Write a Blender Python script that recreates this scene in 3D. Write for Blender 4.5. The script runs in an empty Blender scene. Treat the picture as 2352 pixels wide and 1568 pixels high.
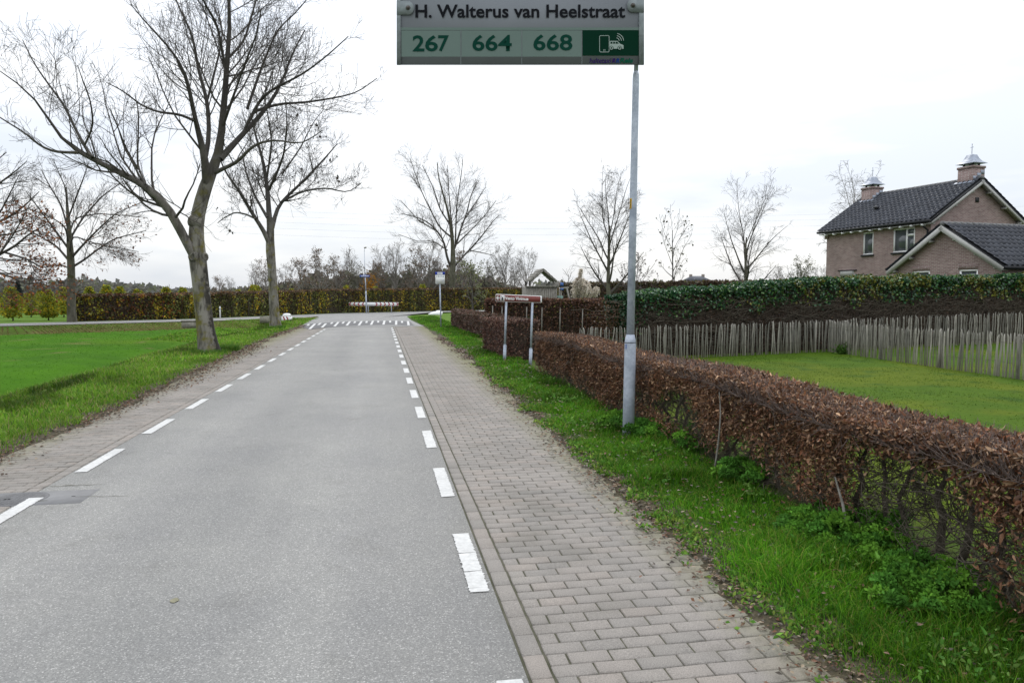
import bpy, math, random
import numpy as np
from mathutils import Vector, Matrix

# ------------------------------------------------------------------ camera, sky, sun, exposure
SC = bpy.context.scene
COL = SC.collection
CAMH = 1.72
FPX, CXP, CYP = 1667.0, 1176.0, 784.0           # focal length and centre in photo units (2352 px wide)
PITCH = math.atan(104.0 / FPX)
YAW = math.atan(300.0 * math.cos(PITCH) / FPX)  # the road runs along +Y, the camera looks to its right

cam_d = bpy.data.cameras.new("camera")
cam_d.sensor_width = 36.0
cam_d.lens = FPX / 2352.0 * 36.0
cam_d.clip_start = 0.05
cam_d.clip_end = 5000.0
cam = bpy.data.objects.new("camera", cam_d)
COL.objects.link(cam)
cam.location = (0, 0, CAMH)
cam.rotation_euler = (math.pi / 2 - PITCH, 0, -YAW)
SC.camera = cam

SUN_EL, SUN_AZ = math.radians(38), math.radians(25)   # azimuth measured from +Y towards +X
world = bpy.data.worlds.new("World")
SC.world = world
world.use_nodes = True
wn, wl = world.node_tree.nodes, world.node_tree.links
wn.clear()
w_out = wn.new("ShaderNodeOutputWorld")
w_bg = wn.new("ShaderNodeBackground")
w_bg.inputs[1].default_value = 1.0
w_sky = wn.new("ShaderNodeTexSky")
w_sky.sky_type = 'NISHITA'
w_sky.sun_disc = False
w_sky.sun_elevation = SUN_EL
w_sky.sun_rotation = SUN_AZ
w_sk = wn.new("ShaderNodeVectorMath"); w_sk.operation = 'SCALE'; w_sk.inputs[3].default_value = 0.10
w_tc = wn.new("ShaderNodeTexCoord")
w_sep = wn.new("ShaderNodeSeparateXYZ")
w_map = wn.new("ShaderNodeMapping"); w_map.inputs[3].default_value = (1.0, 1.0, 5.0)
w_no = wn.new("ShaderNodeTexNoise"); w_no.inputs["Scale"].default_value = 2.1; w_no.inputs["Detail"].default_value = 6; w_no.inputs["Roughness"].default_value = 0.55
w_rp = wn.new("ShaderNodeValToRGB")
w_rp.color_ramp.elements[0].position = 0.38; w_rp.color_ramp.elements[0].color = (0.77, 0.82, 0.90, 1)
w_rp.color_ramp.elements[1].position = 0.60; w_rp.color_ramp.elements[1].color = (1.02, 1.03, 1.04, 1)
w_mx = wn.new("ShaderNodeMath"); w_mx.operation = 'MAXIMUM'; w_mx.inputs[1].default_value = 0.0
w_gr = wn.new("ShaderNodeMath"); w_gr.operation = 'MULTIPLY_ADD'; w_gr.inputs[1].default_value = 1.40; w_gr.inputs[2].default_value = 0.96   # overcast: brighter towards the zenith
w_cl = wn.new("ShaderNodeVectorMath"); w_cl.operation = 'SCALE'
w_mix = wn.new("ShaderNodeMix"); w_mix.data_type = 'RGBA'; w_mix.inputs[0].default_value = 0.90
wl.new(w_sky.outputs[0], w_sk.inputs[0])
wl.new(w_tc.outputs["Generated"], w_sep.inputs[0])
wl.new(w_tc.outputs["Generated"], w_map.inputs[0])
wl.new(w_map.outputs[0], w_no.inputs["Vector"])
wl.new(w_no.outputs["Fac"], w_rp.inputs[0])
wl.new(w_sep.outputs[2], w_mx.inputs[0]); wl.new(w_mx.outputs[0], w_gr.inputs[0])
wl.new(w_rp.outputs[0], w_cl.inputs[0]); wl.new(w_gr.outputs[0], w_cl.inputs[3])
wl.new(w_sk.outputs[0], w_mix.inputs[6]); wl.new(w_cl.outputs[0], w_mix.inputs[7])
wl.new(w_mix.outputs[2], w_bg.inputs[0]); wl.new(w_bg.outputs[0], w_out.inputs[0])

sun_d = bpy.data.lights.new("sun", 'SUN')
sun_d.energy = 1.2
sun_d.angle = math.radians(16)
sun_d.color = (1.0, 0.97, 0.92)
sun = bpy.data.objects.new("sun", sun_d)
COL.objects.link(sun)
sv = Vector((math.sin(SUN_AZ) * math.cos(SUN_EL), math.cos(SUN_AZ) * math.cos(SUN_EL), math.sin(SUN_EL)))
sun.rotation_euler = (-sv).to_track_quat('-Z', 'Y').to_euler()

SC.view_settings.view_transform = 'Standard'
SC.view_settings.look = 'None'
SC.view_settings.exposure = 0.0
SC.view_settings.gamma = 1.0
SC.view_settings.use_curve_mapping = False
SC.render.engine = 'CYCLES'
SC.cycles.max_bounces = 6
SC.cycles.diffuse_bounces = 3
SC.cycles.transparent_max_bounces = 8

# ------------------------------------------------------------------ photo pixel -> place
_cp, _sp, _cy, _sy = math.cos(PITCH), math.sin(PITCH), math.cos(YAW), math.sin(YAW)
RIGHT = np.array([_cy, -_sy, 0.0])
HFWD = np.array([_sy, _cy, 0.0])
FWD = HFWD * _cp + np.array([0, 0, -_sp])
UPV = HFWD * _sp + np.array([0, 0, _cp])
EYE = np.array([0, 0, CAMH])

def ray(px, py):
    return FWD + RIGHT * ((px - CXP) / FPX) + UPV * ((CYP - py) / FPX)

def G(px, py, z=0.0):
    d = ray(px, py)
    return EYE + d * ((z - CAMH) / d[2])

def A(px, py, dep):
    d = ray(px, py)
    return EYE + d * (dep / d.dot(HFWD))

def AG(px, dep, z=0.0):
    p = A(px, 680, dep); p[2] = z
    return p

def on_plane(px, py, p0, n):
    d = ray(px, py)
    return EYE + d * ((p0 - EYE).dot(n) / d.dot(n))

def V3(*a):
    return np.array(a, float)

def nrm(v):
    return v / (np.linalg.norm(v, axis=-1, keepdims=True) + 1e-9)

def vnoise(x, y, seed=0):
    x = np.asarray(x, float); y = np.asarray(y, float)
    xi, yi = np.floor(x).astype(np.int64), np.floor(y).astype(np.int64)
    fx, fy = x - xi, y - yi
    fx, fy = fx * fx * (3 - 2 * fx), fy * fy * (3 - 2 * fy)
    def h(a, b):
        n = (a * 374761393 + b * 668265263 + seed * 974711) & 0x7fffffff
        n = ((n ^ (n >> 13)) * 1274126177) & 0x7fffffff
        return ((n ^ (n >> 16)) & 0xffff) / 65535.0
    return (h(xi, yi) * (1 - fx) + h(xi + 1, yi) * fx) * (1 - fy) + (h(xi, yi + 1) * (1 - fx) + h(xi + 1, yi + 1) * fx) * fy

def fbm(x, y, seed=0, o=3):
    s, a, t = 0, 1.0, 0
    for i in range(o):
        s = s + a * vnoise(np.asarray(x) * 2 ** i, np.asarray(y) * 2 ** i, seed + i * 17)
        t += a; a *= 0.5
    return s / t

def sstep(a, b, x):
    t = np.clip((np.asarray(x, float) - a) / (b - a), 0, 1)
    return t * t * (3 - 2 * t)

# ------------------------------------------------------------------ mesh helpers
def mesh(name, verts, quads=None, tris=None, col=None, smooth=False):
    verts = np.asarray(verts, np.float32).reshape(-1, 3)
    me = bpy.data.meshes.new(name)
    q = np.zeros((0, 4), np.int32) if quads is None or len(quads) == 0 else np.asarray(quads, np.int32).reshape(-1, 4)
    t = np.zeros((0, 3), np.int32) if tris is None or len(tris) == 0 else np.asarray(tris, np.int32).reshape(-1, 3)
    me.vertices.add(len(verts)); me.vertices.foreach_set("co", verts.ravel())
    nl = len(q) * 4 + len(t) * 3
    me.loops.add(nl); me.loops.foreach_set("vertex_index", np.concatenate([q.ravel(), t.ravel()]))
    me.polygons.add(len(q) + len(t))
    starts = np.concatenate([np.arange(len(q)) * 4, len(q) * 4 + np.arange(len(t)) * 3]).astype(np.int32)
    me.polygons.foreach_set("loop_start", starts)
    if smooth:
        me.polygons.foreach_set("use_smooth", np.ones(len(q) + len(t), bool))
    if col is not None:
        c = np.ones((len(verts), 4), np.float32); c[:, :3] = col
        at = me.color_attributes.new("Col", 'FLOAT_COLOR', 'POINT')
        at.data.foreach_set("color", c.ravel())
    me.update(calc_edges=True)
    me.validate()
    return me

def obj(name, me, m=None, parent=None, loc=None):
    o = bpy.data.objects.new(name, me)
    COL.objects.link(o)
    if m is not None and me is not None and len(me.materials) == 0:
        me.materials.append(m)
    if parent is not None:
        o.parent = parent
    if loc is not None:
        o.location = loc
    return o

def tag(o, label, cat, group=None, kind=None):
    o["label"] = label; o["category"] = cat
    if group: o["group"] = group
    if kind: o["kind"] = kind
    return o

def thing(name, label, cat, loc=(0, 0, 0), group=None, kind=None):
    o = bpy.data.objects.new(name, None)
    COL.objects.link(o)
    o.empty_display_size = 0.2
    o.location = tuple(float(v) for v in loc)
    return tag(o, label, cat, group, kind)

class MB:
    """collects shapes into one mesh"""
    def __init__(s): s.v, s.q, s.t, s.n = [], [], [], 0
    def add(s, v, q=None, t=None):
        v = np.asarray(v, float).reshape(-1, 3)
        if q is not None: s.q.append(np.asarray(q, int).reshape(-1, 4) + s.n)
        if t is not None: s.t.append(np.asarray(t, int).reshape(-1, 3) + s.n)
        s.v.append(v); s.n += len(v); return s
    def hexa(s, b, t):
        """b, t: four bottom and four top corners, counter-clockwise from above"""
        return s.add(list(b) + list(t), [[3, 2, 1, 0], [4, 5, 6, 7], [0, 1, 5, 4], [1, 2, 6, 5], [2, 3, 7, 6], [3, 0, 4, 7]])
    def box(s, c, h, ax=None):
        ax = np.eye(3) if ax is None else np.asarray(ax, float)
        c = np.asarray(c, float); X, Y, Z = ax[0] * h[0], ax[1] * h[1], ax[2] * h[2]
        b = [c - X - Y - Z, c + X - Y - Z, c + X + Y - Z, c - X + Y - Z]
        return s.hexa(b, [p + 2 * Z for p in b])
    def lathe(s, prof, c=(0, 0, 0), n=16, cap=True, axis=None):
        """prof: (r, z) pairs"""
        a = np.arange(n) * 2 * math.pi / n
        c = np.asarray(c, float)
        v = []
        for r, z in prof:
            ring = np.stack([np.cos(a) * r, np.sin(a) * r, np.full(n, z)], 1)
            if axis is not None: ring = ring @ np.asarray(axis)
            v.append(ring + c)
        v = np.concatenate(v)
        q = []
        for i in range(len(prof) - 1):
            for j in range(n):
                k = (j + 1) % n
                q.append([i * n + j, i * n + k, (i + 1) * n + k, (i + 1) * n + j])
        t = []
        if cap:
            m = len(prof) - 1
            for j in range(1, n - 1):
                t.append([0, j + 1, j]); t.append([m * n, m * n + j, m * n + j + 1])
        return s.add(v, q, t if t else None)
    def bar(s, a, b, r, n=8, r2=None):
        a, b = np.asarray(a, float), np.asarray(b, float)
        d = b - a; L = np.linalg.norm(d); d = d / L
        u = nrm(np.cross(d, [0, 0, 1] if abs(d[2]) < 0.9 else [1, 0, 0])); w = np.cross(d, u)
        return s.lathe([(r, 0), (r if r2 is None else r2, L)], a, n, True, np.array([u, w, d]))
    def plate(s, c, x, y, hw, hh, th, n):
        return s.box(c, (hw, hh, th / 2), (x, y, n))
    def poly(s, pts, n, th=0.0):
        """convex or simple polygon fan, extruded along -n by th"""
        p = np.asarray(pts, float); k = len(p)
        if th == 0:
            return s.add(p, None, [[0, i, i + 1] for i in range(1, k - 1)])
        v = np.concatenate([p, p - np.asarray(n) * th])
        t = [[0, i, i + 1] for i in range(1, k - 1)] + [[k, k + i + 1, k + i] for i in range(1, k - 1)]
        q = [[i, k + i, k + (i + 1) % k, (i + 1) % k] for i in range(k)]
        return s.add(v, q, t)
    def me(s, name, org=(0, 0, 0), smooth=False, col=None):
        v = np.concatenate(s.v) - np.asarray(org, float)
        q = np.concatenate(s.q) if s.q else None
        t = np.concatenate(s.t) if s.t else None
        return mesh(name, v, q, t, col, smooth)

def tubes_arrays(groups):
    """groups: list of (P (m,n,3), R (m,n), sides) -> verts, quads"""
    V, Q, off = [], [], 0
    for P, R, s in groups:
        if len(P) == 0: continue
        m, n, _ = P.shape
        T = nrm(np.gradient(P, axis=1))
        mean = nrm(P[:, -1] - P[:, 0])
        ref = np.where(np.abs(mean[:, 2:3]) > 0.9, np.array([[1.0, 0, 0]]), np.array([[0, 0, 1.0]]))
        U = nrm(np.cross(T, ref[:, None, :])); W = np.cross(T, U)
        a = np.arange(s) * 2 * math.pi / s
        ring = P[:, :, None, :] + R[:, :, None, None] * (np.cos(a)[None, None, :, None] * U[:, :, None, :] + np.sin(a)[None, None, :, None] * W[:, :, None, :])
        V.append(ring.reshape(-1, 3))
        i = np.arange(n - 1)[:, None]; j = np.arange(s)[None, :]; k = (j + 1) % s
        base = np.stack([i * s + j, i * s + k, (i + 1) * s + k, (i + 1) * s + j], -1).reshape(-1, 4)
        Q.append((np.arange(m)[:, None, None] * (n * s) + base[None]).reshape(-1, 4) + off)
        off += m * n * s
    return np.concatenate(V), np.concatenate(Q)

def tube_mesh(name, groups, org=(0, 0, 0), smooth=True):
    v, q = tubes_arrays(groups)
    return mesh(name, v - np.asarray(org, float), q, smooth=smooth)

def resample(pts, n):
    pts = np.asarray(pts, float)
    d = np.concatenate([[0], np.cumsum(np.linalg.norm(np.diff(pts[:, :3], axis=0), axis=1))])
    t = np.linspace(0, d[-1], n)
    out = np.stack([np.interp(t, d, pts[:, k]) for k in range(pts.shape[1])], 1)
    if n > 4:                                       # soften the corners
        s = out.copy(); s[1:-1] = (out[:-2] + 2 * out[1:-1] + out[2:]) / 4; out = s
    return out

def spawn(rng, P, R, per, t0, ang, lf, rf, n, wig, up, t1=1.0, flat=0.0, lmin=0.0):
    """children growing from the parent polylines; everything at once"""
    m, k, _ = P.shape
    L = np.linalg.norm(np.diff(P, axis=1), axis=2).sum(1)
    cnt = per(L) if callable(per) else np.full(m, per)
    cnt = np.maximum(0, np.floor(cnt + rng.random(m))).astype(int)
    idx = np.repeat(np.arange(m), cnt); K = len(idx)
    if K == 0: return np.zeros((0, n, 3)), np.zeros((0, n))
    t = t0 + (t1 - t0) * rng.random(K)
    f = t * (k - 1); i = np.minimum(f.astype(int), k - 2); fr = (f - i)[:, None]
    p = P[idx, i] * (1 - fr) + P[idx, i + 1] * fr
    r = R[idx, i] * (1 - fr[:, 0]) + R[idx, i + 1] * fr[:, 0]
    T = nrm(P[idx, i + 1] - P[idx, i])
    side = nrm(np.cross(T, rng.normal(size=(K, 3))))
    if flat: side[:, 2] *= (1 - flat); side = nrm(side)
    a = np.radians(rng.uniform(ang[0], ang[1], K))[:, None]
    d = nrm(np.cos(a) * T + np.sin(a) * side)
    ln = np.maximum(lmin, L[idx] * rng.uniform(lf[0], lf[1], K) * (1.15 - 0.75 * t))
    out = np.zeros((K, n, 3)); out[:, 0] = p
    for s in range(1, n):
        d = nrm(d + rng.normal(size=(K, 3)) * wig + np.array([0, 0, up]))
        out[:, s] = out[:, s - 1] + d * (ln / (n - 1))[:, None]
    tap = np.linspace(1, 0.25, n)[None, :]
    return out, np.minimum(r * rf, r)[:, None] * tap

def leaf_arrays(rng, P, size, asp=0.6, col=(0.1, 0.1, 0.02), jit=0.25, tilt=None, fold=0.25):
    """leaf-shaped folded quads (two triangles each) at P; returns v, t, c"""
    K = len(P)
    d = nrm(rng.normal(size=(K, 3)))
    if tilt is not None: d = nrm(d + np.asarray(tilt))
    s = nrm(np.cross(d, rng.normal(size=(K, 3)))); nn = np.cross(d, s)
    sz = (size * rng.uniform(0.7, 1.3, K))[:, None]
    v = np.stack([P, P + d * sz * 0.5 + s * sz * asp * 0.5 + nn * sz * fold * 0.4, P + d * sz, P + d * sz * 0.5 - s * sz * asp * 0.5 + nn * sz * fold * 0.4], 1)
    b = np.arange(K)[:, None] * 4
    t = np.concatenate([b + np.array([[0, 1, 2]]), b + np.array([[0, 2, 3]])], 0)
    c = np.asarray(col, float)
    if c.ndim == 1: c = np.repeat(c[None], K, 0)
    c = c * (1 + jit * rng.normal(size=(K, 1))).clip(0.4, 1.8)
    return v.reshape(-1, 3), t, np.repeat(c, 4, 0)

def curl_arrays(rng, P, size, asp, col, jit=0.2, tilt=None):
    """leaves of six points, curled along their length"""
    K = len(P)
    d = nrm(rng.normal(size=(K, 3)))
    if tilt is not None: d = nrm(d + np.asarray(tilt))
    s = nrm(np.cross(d, rng.normal(size=(K, 3)))); nn = np.cross(d, s)
    sz = (size * rng.uniform(0.55, 1.35, K))[:, None]; cu = rng.normal(size=(K, 1)) * 0.55; fo = rng.uniform(-0.1, 0.45, (K, 1)); a = asp * rng.uniform(0.7, 1.15, (K, 1))
    def pt(t, w): return P + d * sz * t + s * sz * a * w + nn * sz * (cu * t * t + fo * abs(w))
    v = np.stack([pt(0, 0), pt(0.32, 0.5), pt(0.74, 0.36), pt(1.0, 0), pt(0.74, -0.36), pt(0.32, -0.5), pt(0.5, 0)], 1)
    b = np.arange(K)[:, None] * 7
    t = np.concatenate([b + np.array([q]) for q in ([0, 1, 6], [1, 2, 6], [2, 3, 6], [3, 4, 6], [4, 5, 6], [5, 0, 6])], 0)
    c = np.asarray(col, float) * (1 + jit * rng.normal(size=(K, 1))).clip(0.35, 1.9)
    return v.reshape(-1, 3), t, np.repeat(c, 7, 0)

def leaf_mesh(name, parts, org=(0, 0, 0)):
    V, T, C, off = [], [], [], 0
    for v, t, c in parts:
        V.append(v); T.append(t + off); C.append(c); off += len(v)
    return mesh(name, np.concatenate(V) - np.asarray(org, float), None, np.concatenate(T), np.concatenate(C).clip(0, 1))

def blade_arrays(rng, P, h, w, lean, col):
    K = len(P)
    a = rng.uniform(0, 2 * math.pi, K)
    s = np.stack([np.cos(a), np.sin(a), np.zeros(K)], 1)
    b = rng.uniform(0, 2 * math.pi, K)
    l = np.stack([np.cos(b), np.sin(b), np.zeros(K)], 1) * (np.asarray(lean) * rng.uniform(0.2, 1.4, K))[:, None]
    h = np.broadcast_to(np.asarray(h, float), (K,)) * rng.uniform(0.5, 1.3, K)
    w = np.broadcast_to(np.asarray(w, float), (K,))
    up = np.zeros((K, 3)); up[:, 2] = h
    hw = (w / 2)[:, None] * s
    mid = P + up * 0.6 + l * h[:, None] * 0.35
    tip = P + up * (1 - 0.25 * np.linalg.norm(l, axis=1, keepdims=True).clip(0, 2)) + l * h[:, None]
    v = np.stack([P - hw, P + hw, mid + hw * 0.75, mid - hw * 0.75, tip], 1).reshape(-1, 3)
    o = np.arange(K)[:, None] * 5
    q = o + np.array([[0, 1, 2, 3]]); t = o + np.array([[3, 2, 4]])
    c = np.asarray(col, float)
    if c.ndim == 1: c = np.repeat(c[None], K, 0)
    return v, q, t, np.repeat(c, 5, 0)

def blade_mesh(name, parts, org=(0, 0, 0)):
    V, Q, T, C, off = [], [], [], [], 0
    for v, q, t, c in parts:
        V.append(v); Q.append(q + off); T.append(t + off); C.append(c); off += len(v)
    return mesh(name, np.concatenate(V) - np.asarray(org, float), np.concatenate(Q), np.concatenate(T), np.concatenate(C).clip(0, 1))

# ------------------------------------------------------------------ materials
def nt(name):
    m = bpy.data.materials.new(name); m.use_nodes = True
    n, l = m.node_tree.nodes, m.node_tree.links
    b = n["Principled BSDF"]
    b.inputs["Specular IOR Level"].default_value = 0.25
    return m, n, l, b

def tex_noise(n, l, scale, detail=4, rough=0.55, vec=None):
    t = n.new("ShaderNodeTexNoise")
    t.inputs["Scale"].default_value = scale; t.inputs["Detail"].default_value = detail; t.inputs["Roughness"].default_value = rough
    if vec is not None: l.new(vec, t.inputs["Vector"])
    return t.outputs["Fac"]

def ramp(n, l, fac, stops):
    r = n.new("ShaderNodeValToRGB")
    e = r.color_ramp.elements
    while len(e) < len(stops): e.new(0.5)
    for k, (p, c) in enumerate(stops):
        e[k].position = p; e[k].color = (c[0], c[1], c[2], 1)
    l.new(fac, r.inputs[0])
    return r.outputs[0]

def mixc(n, l, fac, a, b, mode='MIX'):
    m = n.new("ShaderNodeMix"); m.data_type = 'RGBA'; m.blend_type = mode
    for s, v in ((0, fac), (6, a), (7, b)):
        if hasattr(v, "links"): l.new(v, m.inputs[s])
        elif s == 0: m.inputs[0].default_value = v
        else: m.inputs[s].default_value = (v[0], v[1], v[2], 1)
    return m.outputs[2]

def bump(n, l, b, h, strength=0.4, dist=0.01):
    k = n.new("ShaderNodeBump"); k.inputs["Strength"].default_value = strength; k.inputs["Distance"].default_value = dist
    l.new(h, k.inputs["Height"]); l.new(k.outputs[0], b.inputs["Normal"])

def pos(n): return n.new("ShaderNodeNewGeometry").outputs["Position"]

def simple(name, c, rough=0.6, var=0.15, scale=8.0, bmp=0.0, metal=0.0, spec=0.25, bdist=0.01, dark=None):
    m, n, l, b = nt(name)
    f = tex_noise(n, l, scale, 5, 0.6, pos(n))
    lo = tuple(x * (1 - var) for x in c) if dark is None else dark
    hi = tuple(min(1, x * (1 + var)) for x in c)
    l.new(ramp(n, l, f, [(0.3, lo), (0.7, hi)]), b.inputs["Base Color"])
    b.inputs["Roughness"].default_value = rough; b.inputs["Metallic"].default_value = metal
    b.inputs["Specular IOR Level"].default_value = spec
    if bmp: bump(n, l, b, f, bmp, bdist)
    return m

def leafy(name, trans=0.3, rough=0.55, spec=0.2):
    m, n, l, b = nt(name)
    a = n.new("ShaderNodeVertexColor"); a.layer_name = "Col"
    l.new(a.outputs[0], b.inputs["Base Color"])
    b.inputs["Roughness"].default_value = rough; b.inputs["Specular IOR Level"].default_value = spec
    tr = n.new("ShaderNodeBsdfTranslucent"); l.new(a.outputs[0], tr.inputs[0])
    mx = n.new("ShaderNodeMixShader"); mx.inputs[0].default_value = trans
    o = n["Material Output"]
    l.new(b.outputs[0], mx.inputs[1]); l.new(tr.outputs[0], mx.inputs[2]); l.new(mx.outputs[0], o.inputs[0])
    return m

def bark(name, c1, c2, c3, scale=6.0, moss=None, mossf=0.5, high=None, stain=None):
    m, n, l, b = nt(name)
    p = pos(n)
    mp = n.new("ShaderNodeMapping"); mp.inputs[3].default_value = (1, 1, 0.3); l.new(p, mp.inputs[0])
    f = tex_noise(n, l, scale, 6, 0.65, mp.outputs[0])
    g = tex_noise(n, l, scale * 0.25, 3, 0.5, p)
    c = mixc(n, l, ramp(n, l, g, [(0.35, (0.05, 0.05, 0.05)), (0.7, (0.6, 0.6, 0.6))]), ramp(n, l, f, [(0.40, c1), (0.56, c2)]), c3)
    if moss is not None:
        g2 = tex_noise(n, l, 2.6, 4, 0.6, p)
        mk = ramp(n, l, g2, [(mossf, (0, 0, 0)), (mossf + 0.12, (1, 1, 1))])
        c = mixc(n, l, mk, c, moss)
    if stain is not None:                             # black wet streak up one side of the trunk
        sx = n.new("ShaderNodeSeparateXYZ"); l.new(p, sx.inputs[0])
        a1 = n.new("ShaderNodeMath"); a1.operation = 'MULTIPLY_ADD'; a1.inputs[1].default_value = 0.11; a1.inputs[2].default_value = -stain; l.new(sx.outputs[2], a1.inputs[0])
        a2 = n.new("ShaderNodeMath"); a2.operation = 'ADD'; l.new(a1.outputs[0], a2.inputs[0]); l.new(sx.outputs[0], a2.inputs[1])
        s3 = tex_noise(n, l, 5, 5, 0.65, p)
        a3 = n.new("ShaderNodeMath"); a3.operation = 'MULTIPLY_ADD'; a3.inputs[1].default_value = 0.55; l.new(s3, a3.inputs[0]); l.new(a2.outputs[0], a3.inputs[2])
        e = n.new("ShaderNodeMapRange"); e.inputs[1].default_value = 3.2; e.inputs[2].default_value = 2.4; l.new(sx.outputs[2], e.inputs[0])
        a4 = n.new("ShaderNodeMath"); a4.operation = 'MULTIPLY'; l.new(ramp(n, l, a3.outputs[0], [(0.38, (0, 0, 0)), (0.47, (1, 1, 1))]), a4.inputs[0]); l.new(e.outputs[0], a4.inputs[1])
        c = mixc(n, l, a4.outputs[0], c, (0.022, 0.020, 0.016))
    if high is not None:                              # the bark of the upper limbs is darker
        sx = n.new("ShaderNodeSeparateXYZ"); l.new(p, sx.inputs[0])
        ad = n.new("ShaderNodeMath"); ad.operation = 'MULTIPLY_ADD'; ad.inputs[1].default_value = 2.0; l.new(g, ad.inputs[0]); l.new(sx.outputs[2], ad.inputs[2])
        mr = n.new("ShaderNodeMapRange"); mr.inputs[1].default_value = high[0]; mr.inputs[2].default_value = high[1]; l.new(ad.outputs[0], mr.inputs[0])
        c = mixc(n, l, mr.outputs[0], c, high[2])
    l.new(c, b.inputs["Base Color"]); b.inputs["Roughness"].default_value = 0.85
    bump(n, l, b, f, 0.6, 0.02)
    return m

M = {}
def make_materials():
    # asphalt
    m, n, l, b = nt("asphalt")
    p = pos(n)
    v = n.new("ShaderNodeTexVoronoi"); v.inputs["Scale"].default_value = 150; l.new(p, v.inputs["Vector"])
    sepc = n.new("ShaderNodeSeparateColor"); l.new(v.outputs["Color"], sepc.inputs[0])
    f = tex_noise(n, l, 140, 3, 0.7, p)
    big = tex_noise(n, l, 0.55, 5, 0.6, p)
    mp = n.new("ShaderNodeMapping"); mp.inputs[3].default_value = (1.6, 0.10, 1); l.new(p, mp.inputs[0])
    streak = tex_noise(n, l, 1.0, 4, 0.6, mp.outputs[0])
    base = ramp(n, l, sepc.outputs[0], [(0.0, (0.165, 0.165, 0.162)), (0.55, (0.218, 0.217, 0.213)), (0.90, (0.255, 0.253, 0.246)), (0.985, (0.40, 0.395, 0.385))])
    fine = ramp(n, l, f, [(0.3, (0.82, 0.82, 0.82)), (0.7, (1.15, 1.15, 1.15))])
    c = mixc(n, l, 1.0, base, fine, 'MULTIPLY')
    c = mixc(n, l, 1.0, c, ramp(n, l, big, [(0.3, (0.90, 0.90, 0.91)), (0.7, (1.08, 1.075, 1.06))]), 'MULTIPLY')
    c = mixc(n, l, 1.0, c, ramp(n, l, streak, [(0.3, (0.93, 0.93, 0.94)), (0.7, (1.07, 1.07, 1.06))]), 'MULTIPLY')
    sx = n.new("ShaderNodeSeparateXYZ"); l.new(p, sx.inputs[0])
    wob = n.new("ShaderNodeMath"); wob.operation = 'MULTIPLY_ADD'; wob.inputs[1].default_value = 0.5; l.new(big, wob.inputs[0]); l.new(sx.outputs[0], wob.inputs[2])
    mr = n.new("ShaderNodeMapRange"); mr.inputs[1].default_value = -3.0; mr.inputs[2].default_value = 1.0; l.new(wob.outputs[0], mr.inputs[0])
    wear = ramp(n, l, mr.outputs[0], [(0.0, (0.80, 0.79, 0.76)), (0.07, (0.92, 0.92, 0.90)), (0.24, (1.07, 1.065, 1.05)), (0.48, (0.95, 0.95, 0.94)), (0.72, (1.08, 1.075, 1.06)), (0.93, (0.93, 0.925, 0.91)), (1.0, (0.80, 0.79, 0.76))])
    near = n.new("ShaderNodeMapRange"); near.inputs[1].default_value = 44; near.inputs[2].default_value = 40; l.new(sx.outputs[1], near.inputs[0])
    c = mixc(n, l, near.outputs[0], c, mixc(n, l, 1.0, c, wear, 'MULTIPLY'))
    st = tex_noise(n, l, 1.7, 6, 0.7, p)
    c = mixc(n, l, 1.0, c, ramp(n, l, st, [(0.30, (0.88, 0.877, 0.868)), (0.46, (1, 1, 1)), (0.72, (1.0, 0.998, 0.99)), (0.80, (1.07, 1.065, 1.05))]), 'MULTIPLY')
    l.new(c, b.inputs["Base Color"]); b.inputs["Roughness"].default_value = 0.8
    bump(n, l, b, sepc.outputs[1], 0.25, 0.003)
    M["asphalt"] = m
    # road bricks; single ones vary by object, the mass by vertex colour
    for nm in ("brick_single", "brick_mass"):
        m, n, l, b = nt(nm)
        p = pos(n)
        if nm == "brick_single":
            r = n.new("ShaderNodeObjectInfo").outputs["Random"]
        else:
            a = n.new("ShaderNodeVertexColor"); a.layer_name = "Col"
            s2 = n.new("ShaderNodeSeparateColor"); l.new(a.outputs[0], s2.inputs[0]); r = s2.outputs[0]
        c = ramp(n, l, r, [(0.0, (0.212, 0.198, 0.182)), (0.25, (0.230, 0.213, 0.195)), (0.7, (0.244, 0.223, 0.203)), (0.95, (0.256, 0.228, 0.204)), (1.0, (0.205, 0.193, 0.178))])
        f = tex_noise(n, l, 160, 3, 0.75, p)
        c = mixc(n, l, 1.0, c, ramp(n, l, f, [(0.3, (0.60, 0.60, 0.60)), (0.7, (1.32, 1.32, 1.32))]), 'MULTIPLY')
        g = tex_noise(n, l, 1.3, 5, 0.6, p)
        c = mixc(n, l, 1.0, c, ramp(n, l, g, [(0.25, (0.74, 0.74, 0.71)), (0.5, (1.0, 1.0, 1.0)), (0.75, (1.16, 1.15, 1.13))]), 'MULTIPLY')
        # moss creeping in from the outer edges
        sx = n.new("ShaderNodeSeparateXYZ"); l.new(p, sx.inputs[0])
        e1 = n.new("ShaderNodeMapRange"); e1.inputs[1].default_value = 1.55; e1.inputs[2].default_value = 2.25; l.new(sx.outputs[0], e1.inputs[0])
        e2 = n.new("ShaderNodeMapRange"); e2.inputs[1].default_value = -3.45; e2.inputs[2].default_value = -4.4; l.new(sx.outputs[0], e2.inputs[0])
        ad = n.new("ShaderNodeMath"); ad.operation = 'ADD'; l.new(e1.outputs[0], ad.inputs[0]); l.new(e2.outputs[0], ad.inputs[1])
        g2 = tex_noise(n, l, 4.5, 5, 0.65, p)
        mu = n.new("ShaderNodeMath"); mu.operation = 'MULTIPLY'; l.new(ad.outputs[0], mu.inputs[0]); l.new(g2, mu.inputs[1])
        mk = ramp(n, l, mu.outputs[0], [(0.08, (0, 0, 0)), (0.5, (0.9, 0.9, 0.9))])
        c = mixc(n, l, mk, c, (0.17, 0.165, 0.085))
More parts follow.
